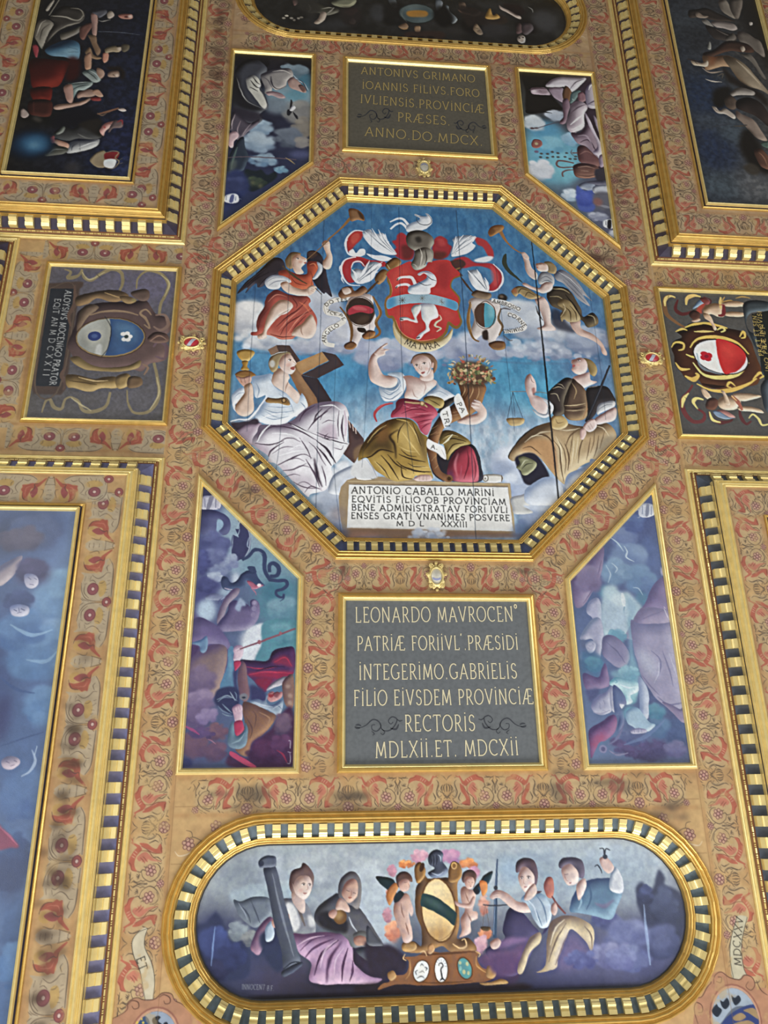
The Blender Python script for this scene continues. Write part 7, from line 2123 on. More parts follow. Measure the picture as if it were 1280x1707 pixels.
PAINT['serpent'] = '''
B 5a6490 86a0b4 4a4c72 5c7c94
E 9cb4c4 1 46 -2062 2378 343 457 -1
E 7ea0b0 .9 45 -1772 2724 337 224 -1
E 5c8a9c 1 44 -1649 3118 285 274 -0
E 4a7c90 .9 33 -1729 3007 132 110 -0
C a8c0cc 6c98ac -1725 2491 137 114 141
C 84aab8 4c8094 -1646 3207 153 153 142
F 343858 1 3.5 -2578,1746 -2422,1903 -2419,1952 -2564,1955
P c8c8d4 ecebf2 74769a 14 -2554,1942 -2477,1923 -2375,1939 -2348,2012 -2367,2078 -2455,2086 -2556,2076
F 8a8a9c 1 2.3 -2476,1935 -2431,1934 -2467,2080 -2506,2081
S 5a5c7c 1 5.8 10 5.8 -2531,1954 -2518,2063
S 5a5c7c 1 5.8 11 5.8 -2408,1952 -2406,2067
S 9a9cb0 1 9 23 9 -2374,1963 -2328,1975 -2326,2011
S 8a8ca4 1 7 16 7 -2389,2073 -2361,2078
P 50547e 7a80a6 2a2c50 69 -2576,2112 -2433,2092 -2296,2143 -2236,2226 -2236,2333 -2294,2381 -2351,2335 -2311,2263 -2337,2204 -2381,2205 -2373,2335 -2425,2383 -2548,2349
F 9cb8d0 1 2.3 -2375,2211 -2325,2216 -2311,2275 -2362,2341 -2380,2312
F 3e4268 1 4.6 -2163,2141 -2069,2224 -2019,2354 -2006,2518 -2051,2611 -2114,2658 -2178,2682 -2207,2544 -2205,2380 -2138,2402 -2176,2309 -2132,2296
T c8d8e4 .9 4.6 12 4.6 -2080,2224 -2024,2365 -2017,2518 -2061,2623 -2154,2728
S b4c8d8 1 5.8 12 5.8 -2162,2153 -2136,2225 -2165,2308
S b4c8d8 .9 5.7 11 5.7 -2132,2308 -2150,2379 -2195,2368
S b4c8d8 .9 4.6 9 4.6 -2200,2380 -2200,2474 -2207,2544
S b4c8d8 .8 6.8 16 6.8 -2028,2401 -2040,2495 -2017,2518
C 6a72a0 3e4474 -2387 2476 169 147 143
C 7c86ae 4a5080 -2398 2639 156 123 144
C a4b0c8 6c78a0 -2315 2764 122 78 145
C b0bcd0 707ca4 -2200 2682 78 101 146
C 5a629a 383c6c -2504 2686 78 156 147
C c0ccd8 8894b4 -2363 2855 88 66 148
F 4a4e80 1 15 -2550,2958 -2493,2845 -2361,2889 -2293,2956 -2331,3023 -2455,3090 -2560,3113
C 545a8c 363a68 -2443 2946 110 77 149
P 7c84a4 a4acc4 444870 17 -2437,3046 -2353,3023 -2244,3056 -2263,3089 -2348,3101 -2445,3090
S 4c5080 .9 4.4 11 4.4 -2265,3067 -2305,3101 -2313,3145
S 4c5080 .9 4.4 11 4.4 -2253,3078 -2283,3111 -2271,3139
E b0c4d4 1 33 -2246 3011 77 44 -0
E bcd0e0 1 26 -2426 3211 97 129 -0
E ccd8e4 1 18 -2147 2864 44 66 -1
P 3c4a6c 64789a 1e2846 24 -2288,2843 -2234,2854 -2188,2910 -2125,2875 -2085,2807 -2021,2772 -1944,2783 -1909,2851 -1863,2907 -1840,2935 -1926,2964 -1993,2908 -2037,2886 -2055,2965 -2162,2988 -2248,2989 -2294,2933
F 3a4868 1 3.4 -2028,2732 -1958,2726 -1934,2771 -1933,2794 -1999,2783
S 3c4a6c 1 34 49 38 -2087,2658 -2018,2611 -1966,2547 -1899,2552 -1853,2609 -1848,2724 -1835,2793 -1788,2872
S 8aa0b4 .9 4.5 14 4.5 -1975,2582 -1921,2563 -1876,2592
S 3c4a6c 1 38 49 38 -1789,2838 -1713,2826 -1694,2746 -1751,2689 -1794,2712 -1791,2793
S 3c4a6c 1 38 38 22 -1799,2872 -1711,2883 -1624,2882 -1601,2927 -1643,2973 -1708,2996 -1706,3041 -1651,3063 -1631,3029
S 3c4a6c 1 20 13 5.5 -1631,3029 -1635,3074 -1671,3107
P b06a80 dc9aac 6c3450 13 -2027,2886 -1972,2897 -1927,2930 -1851,2929 -1893,2964 -1957,2975 -2003,2931
E f0e4e8 1 4.4 -1894 2935 22 18 -0
S c8788c 1 4.4 11 4.4 -1980,2964 -1934,3009 -1922,3042
S d8c8d4 .9 5.5 11 5.5 -2260,2967 -2205,2983 -2173,2983
P 8a7c90 aca0b0 54486a 33 -2162,2977 -2098,2976 -2116,3044 -2177,3111 -2216,3177 -2252,3287 -2300,3363 -2315,3287 -2281,3156 -2243,3067
P 746a90 9a92b0 443e66 54 -2197,3133 -2134,3099 -2046,3154 -2026,3132 -1981,3165 -1984,3109 -1942,3087 -1886,3131 -1880,3263 -1929,3362 -2012,3416 -2307,3428 -2292,3331 -2213,3221
F a0b0c8 1 6.5 -2131,3166 -2093,3077 -2049,3099 -2024,3154 -2067,3165 -2085,3220 -2129,3199
E 8a80a0 1 2.2 -1934 3129 33 33 -0
E a49cb8 1 4.4 -1935 3126 17 20 -0
E 9088a8 1 2.2 -1937 3187 26 28 -0
E 8a80a0 1 2.2 -1945 3253 24 28 -0
S 5a5074 .9 4.4 9 4.4 -2005,3110 -1992,3165 -1979,3220
F 5c5280 1 17 -2593,3239 -2506,3282 -2288,3390 -2194,3561 -2182,3772 -2251,3999 -2342,4182 -2356,4282 -2554,4330 -2603,3667
P 706490 948aac 484068 75 -2575,3348 -2485,3282 -2310,3379 -2174,3540 -2180,3614 -2319,3561 -2549,3562
P 8a7474 b09890 5c4c6c 83 -2560,3699 -2461,3625 -2319,3561 -2214,3582 -2186,3667 -2200,3814 -2250,4020 -2355,4141 -2451,4080 -2560,3978
C 84728c 5c4e74 -2440 3938 133 164 161
C 9a88a4 6c5c84 -2426 4141 142 121 162
C 7c6a8c 54466c -2455 4301 120 120 163
C a090b0 70608c -2346 4282 120 80 164
C 7c5c6c 54405c -2458 4557 138 128 165
C 8a6670 5c4660 -2246 4431 109 90 166
C 74566c 50405c -2254 4617 118 98 167
C 6c5480 4a3c64 -2386 4440 139 60 168
P 6c8cac 94b0c8 44608a 21 -2570,3556 -2469,3519 -2409,3476 -2389,3540 -2399,3625 -2428,3651 -2461,3636 -2475,3583
F 4a3460 .9 8 -2569,3572 -2485,3583 -2501,3657 -2570,3699
F 5c86a4 1 4.2 -2180,3614 -2134,3593 -2120,3772 -2106,4020 -2219,4020 -2242,3979 -2182,3772
Q 84a8bc .7 15 -2168,3646 -2130,3772 -2152,3938
E e4e8ec 1 32 -1943 3539 117 149 -0
F e0e6ea 1 6.4 -1991,3410 -1824,3345 -1837,3539 -1893,3709 -2039,3720 -2026,3561
F 5c929f 1 5.4 -1825,3323 -1482,3321 -1485,3603 -1581,3592 -1707,3624 -1787,3730 -1903,3720 -1847,3560
C 78aab4 4c8494 -1649 3452 129 118 169
P 50305c 7a4a78 2a1838 42 -2060,3725 -1787,3735 -1728,3635 -1623,3597 -1507,3603 -1505,3856 -1614,3898 -1715,3980 -1806,4052 -1904,3939 -1991,3856
Q a02c4c .9 12 -1969,3866 -1783,3835 -1511,3846 -1509,3898 -1697,3918 -1885,3897
Q 8c2844 .9 15 -1894,3918 -1717,3918 -1776,4021 -1816,4042
Q 98304c .8 13 -1724,3730 -1621,3677 -1557,3709 -1523,3793 -1618,3772 -1702,3762
T c8405c .9 4.2 17 4.2 -1969,3876 -1783,3845 -1521,3861
T b83854 .9 4.2 15 4.2 -1994,3793 -1826,3814 -1680,3793
T c03c58 .8 4.2 15 4.2 -1713,3751 -1599,3698 -1523,3793
T 2a1834 .9 4.2 15 4.2 -1888,3835 -1722,3793 -1596,3793
T 2a1834 .9 6.3 19 6.3 -1786,3751 -1727,3667 -1623,3613
P 7c5c64 a07e80 503c54 35 -2073,3876 -2048,3741 -1995,3772 -1966,3939 -1939,4062 -1977,4143 -2041,4082
F 3a4068 .95 6.2 -2116,3845 -2076,3803 -2079,3959 -2042,4072 -2085,4041 -2111,3938
F 3a3c64 1 10 -1943,3980 -1839,4001 -1774,4073 -1792,4144 -1915,4143 -1939,4062
P d8c0cc f0e0e6 806484 15 -2133,3625 -2109,3582 -2046,3577 -2023,3625 -2040,3699 -2069,3735 -2122,3730 -2120,3667
S 806484 .8 3.2 6.3 3.2 -2107,3614 -2066,3593
S 806484 .8 3.2 6.3 3.2 -2096,3635 -2055,3614
P b43c5c d86480 6c2444 10 -2116,3741 -2059,3730 -2047,3772 -2096,3835 -2107,3814
S 8a5c68 1 13 23 17 -2065,3614 -1879,3544 -1501,3398
E a06c74 1 2.1 -1869 3539 19 23 -0
E a06c74 1 2.1 -1655 3447 15 19 -0
P b8b0b8 e0dce0 5c5464 19 -1776,4032 -1726,3960 -1624,3898 -1551,3898 -1581,3960 -1694,4001
P 8a6c64 b08c7c 4c3440 25 -1612,3939 -1510,3877 -1501,4186 -1574,4185 -1608,4083
E b89c8c .8 6.2 -1559 3991 25 19 0
E b89c8c .8 6.2 -1535 4084 23 25 0
E b89c8c .8 6.2 -1533 4155 25 25 0
P c88c8c e8b8b4 7c4850 14 -1754,4062 -1713,4042 -1671,4063 -1620,4042 -1618,4094 -1668,4134 -1730,4144 -1762,4113
P 8a5058 b07c7c 4a2a34 8 -1712,4073 -1672,4042 -1640,4063 -1669,4104
S 3c2430 .9 3.1 8 3.1 -1749,4047 -1713,4052
F 94343c .9 3.1 -1748,4073 -1702,4073 -1711,4098 -1742,4098
P 94a4b4 ccd8e0 4c5c7c 27 -1936,4143 -1875,4113 -1792,4134 -1774,4083 -1753,4083 -1771,4144 -1708,4175 -1617,4124 -1605,4185 -1633,4276 -1684,4266 -1747,4225 -1841,4194
T dce4ea .8 3.1 9 3.1 -1895,4143 -1811,4174 -1707,4195
T 4c5c7c .8 3.1 9 3.1 -1728,4185 -1667,4175 -1614,4216
T dce4ea .7 3.1 8 3.1 -1707,4215 -1656,4185 -1626,4165
F 30365a 1 8 -2260,4020 -2087,4000 -2038,4143 -2093,4263 -2197,4223 -2284,4142
S 8a9cac 1 5.1 12 4.1 -2264,4122 -2165,4081 -2059,4133
S 94a4b4 1 5.1 14 4.1 -2080,4132 -2113,4082 -2141,4041
S 7c90a4 1 5.1 12 4.1 -2253,4142 -2204,4102 -2122,4102
S 7c90a4 1 5 14 4 -2104,4253 -2168,4203 -2211,4162
S 7488a0 1 4.1 12 4.1 -2070,4122 -2073,4072 -2095,4041
S 7488a0 1 5 12 4 -2114,4263 -2197,4233 -2251,4182
S 8298a8 1 4 10 4 -2102,4283 -2164,4273 -2206,4253
E 7c7c84 1 4.1 -2000 4092 41 35 0
E 2c3044 1 2 -1999 4100 18 10 0
P 8a6450 b48a68 584040 61 -1997,4143 -1873,4174 -1747,4235 -1668,4286 -1721,4385 -1799,4464 -1897,4542 -1931,4668 -2055,4609 -2021,4482 -1976,4364 -2003,4244
T 584040 .8 3 10 3 -1911,4224 -1868,4285 -1883,4404
T b89070 .7 4.1 16 4.1 -1839,4245 -1734,4305 -1761,4395
T 584040 .7 4 14 4 -1970,4284 -1903,4404 -1919,4502
P d4b4c0 f0dce2 7c5c78 18 -2107,4203 -2058,4163 -2011,4183 -2003,4244 -2009,4324 -2069,4338 -2093,4263
S 7c5c78 .8 3 6.1 3 -2086,4213 -2074,4243
S 7c5c78 .8 3 6.1 3 -2061,4193 -2049,4234
S 7c5c78 .8 3 6.1 3 -2036,4183 -2026,4224
P b83c5c d86880 702444 14 -2079,4343 -2009,4324 -1984,4413 -2042,4472 -2074,4432
P 6c8494 94acb8 3c5068 26 -2134,4442 -2109,4343 -2089,4343 -2062,4472 -1984,4423 -1967,4344 -1942,4443 -1957,4561 -2035,4599 -2128,4559
T 9cb4c0 .8 4 14 4 -2098,4550 -2019,4511 -1972,4443
F 4a2c4c 1 14 -1897,4542 -1720,4405 -1652,4306 -1511,4206 -1496,4769 -2096,4762 -2094,4628 -1931,4678
C 7c6478 4c3c58 -1599 4366 91 131 171
C 5c3458 3a2040 -1793 4621 158 109 172
C 6c4468 44284c -1614 4544 90 90 173
F c04c6c .95 3.9 -2104,4618 -2033,4648 -1847,4760 -1927,4759 -2092,4666
S 9c3450 .8 6 20 6 -1652,4612 -1590,4652 -1547,4730
S b84c7c .7 8 30 8 -2571,4370 -2488,4410 -2414,4459
S d08ca0 .8 3 7.9 3 -2332,4499 -2290,4519 -2248,4549
F 2c3260 .9 14 -2587,4681 -2488,4682 -2473,4758 -2591,4757
S c8c0d0 .9 5 7 5 -1543,4525 -1523,4525 -1521,4594
S c8c0d0 .9 5 7 5 -1520,4633 -1517,4730 -1547,4735
S c8c0d0 .9 5 7 5 -1545,4628 -1510,4633
N 5a5088 .10 17 21 1 1
'''
PAINT['stadium_far'] = '''
B 24231f 24231f 2e2c29 302e2c
N 3a3a3a .5 144 4 1.5 .8
N 1a1814 .5 187 8 1 1
E 45464a .6 46 -1211 -5609 319 91 -5
E 4a4c50 .6 37 -510 -5922 140 186 -6
P 4c4a40 8a887a 1e1c18 46 -1602,-5924 -1547,-6068 -1410,-6026 -1214,-5963 -1097,-5933 -1136,-5861 -1290,-5791 -1407,-5834 -1542,-5821
T b0ac9c .8 6.9 23 6.9 -1370,-5920 -1234,-5961 -1097,-5947
P 7c7c68 a8a88c 34342c 47 -1216,-6073 -1060,-6200 -863,-6192 -863,-6081 -980,-5986 -1137,-5998
T c0bc9c .7 7 23 7 -1098,-6029 -961,-6043 -863,-6136
S a8a498 .9 6.9 32 9 -1565,-6011 -1524,-5905 -1562,-5833
S a8a498 .8 6.9 28 9 -1291,-5818 -1214,-5908 -1176,-5967
P b8a898 dcd0c0 5c5048 32 -1405,-5725 -1369,-5852 -1291,-5845 -1309,-5708 -1403,-5604 -1471,-5624
S 4a403a .9 4.6 11 4.6 -1424,-5669 -1385,-5660
E 9c968a 1 4.5 -1913 -5676 27 20 -6
E b4aea0 1 4.5 -1871 -5729 27 20 -6
E 8c867c 1 4.5 -1799 -5687 27 20 -6
E 746e66 1 4.5 -1759 -5651 23 20 -5
E 8c867c 1 4.5 -1697 -5692 23 20 -6
E 7c766c 1 4.6 -1655 -5715 27 20 -6
P 5c3a38 7c5650 2a1a1a 23 -1019,-5927 -882,-5995 -824,-5919 -941,-5825
P a89084 d0b8a8 584844 23 -950,-5701 -902,-5774 -853,-5724 -883,-5654 -931,-5657
S 5c443c .9 9 28 9 -1039,-5897 -921,-5827 -882,-5776
P 6c5450 947c74 342826 23 -1790,-6071 -1722,-6078 -1720,-5995 -1767,-5949
P 55595c 808688 26282a 33 -367,-6242 -267,-6252 -230,-6116 -252,-6044 -330,-6106
E 6c7274 .9 12 -266 -5808 79 51 -5
E 16140f .9 23 -355 -5772 93 93 -5
P 947450 b89468 4c3a26 18 -219,-5676 -120,-5740 -83,-5635 -162,-5614
F 34322e .9 23 -1762,-6102 -1489,-6101 -1369,-5893 -1483,-5772 -1639,-5839
F 2e2826 .9 23 -1097,-5947 -824,-6001 -765,-5842 -863,-5615 -1018,-5654
F 1c1a18 .9 28 -429,-6096 -130,-6153 -159,-5736 -395,-5714
E 2a2f2e 1 5 67 -5964 282 216 -6
E 4e5a5a 1 5 67 -5964 262 196 -6
Q 98a4a0 .5 60 -127,-6058 90,-6169 86,-6049 -85,-6003
Q b07f3a .95 13 -64,-6005 203,-6031 199,-5912 -56,-5893
Q 78868a .6 50 -5,-5833 210,-5913 163,-5790
S 6c7470 .8 5 13 5 -127,-6058 -162,-5906 -91,-5766
P 8a7058 b4987c 443428 20 -220,-5666 -113,-5749 -73,-5666 -158,-5628
P a08468 c8a888 54402e 15 23,-5689 107,-5697 98,-5594 30,-5588
F 3c2c26 .9 15 -96,-5562 432,-5626 404,-5449 -58,-5407
E 201614 1 7.4 -5 -5461 64 39 -5
E 201614 1 7.4 121 -5461 64 39 -5
E 201614 1 7.4 254 -5473 64 39 -5
P 6c7278 9ca2a6 2e3236 26 362,-6287 458,-6266 453,-6145 364,-6062
P 7c8488 b0b8ba 34383c 31 508,-6166 551,-6170 568,-6067 679,-5899 589,-5802 554,-5976
E 12100e .9 30 466 -5938 151 227 -6
P 8c7060 b89884 40302a 25 699,-6110 815,-6061 901,-6039 878,-6013 750,-6040
P 6c6460 948c88 302c2a 25 878,-6022 1013,-6110 1042,-6053 941,-5984
P 6c5a4c 94806c 2e2620 36 717,-6262 805,-6271 820,-6152 733,-6143
E 17120f .9 30 888 -5801 176 176 15
F 2a221e .9 20 715,-6201 951,-6164 1116,-6030 1143,-5766 1017,-5813 843,-5767 748,-5995
F 342a22 .9 20 1076,-6086 1378,-6056 1455,-5914 1233,-5833 1109,-5910
P a08a70 c8b49c 4c3c30 30 904,-5714 954,-5836 1013,-5754 1050,-5640 984,-5610
S 3c2c24 .9 7.5 15 7.5 932,-5746 980,-5736
S 3c2c24 .9 7.5 15 7.5 966,-5676 1010,-5700
P b08a4c dcb470 54401e 36 1102,-5984 1191,-6188 1225,-6041 1292,-6078 1330,-5991 1197,-5949
P c0b0a4 e4d8cc 605450 36 1337,-6263 1389,-6223 1557,-6133 1660,-6053 1634,-5997 1469,-6110 1354,-6189
F 241a18 .9 21 1394,-6299 1657,-6295 1731,-6120 1597,-6077 1474,-6186
E 1c1614 .9 25 1732 -5851 178 153 -5
P 5c4a48 80686a 2a2020 36 1581,-5866 1649,-5903 1657,-5726 1568,-5688
P 54484a 787072 262022 41 1671,-5905 1802,-5917 1836,-5802 1717,-5673 1657,-5726
P c8bcb0 ece4da 605650 30 1572,-5601 1630,-5665 1692,-5626 1684,-5523 1628,-5489 1577,-5528
E 2c2420 1 2.5 1608 -5598 15 13 -5
E 2c2420 1 2.5 1661 -5615 15 13 -5
S 2c2420 .9 5 13 5 1620,-5529 1664,-5539
E 4a4a4c .8 51 2027 -5999 206 231 -5
E 565654 .7 41 2286 -5725 127 127 -5
S 8c8c88 .8 7.8 21 7.8 1788,-6277 1849,-6223 1855,-6163
E 3e3c3e .7 50 1225 -5715 227 151 -5
E 44403e .6 50 623 -5629 149 100 -5
'''
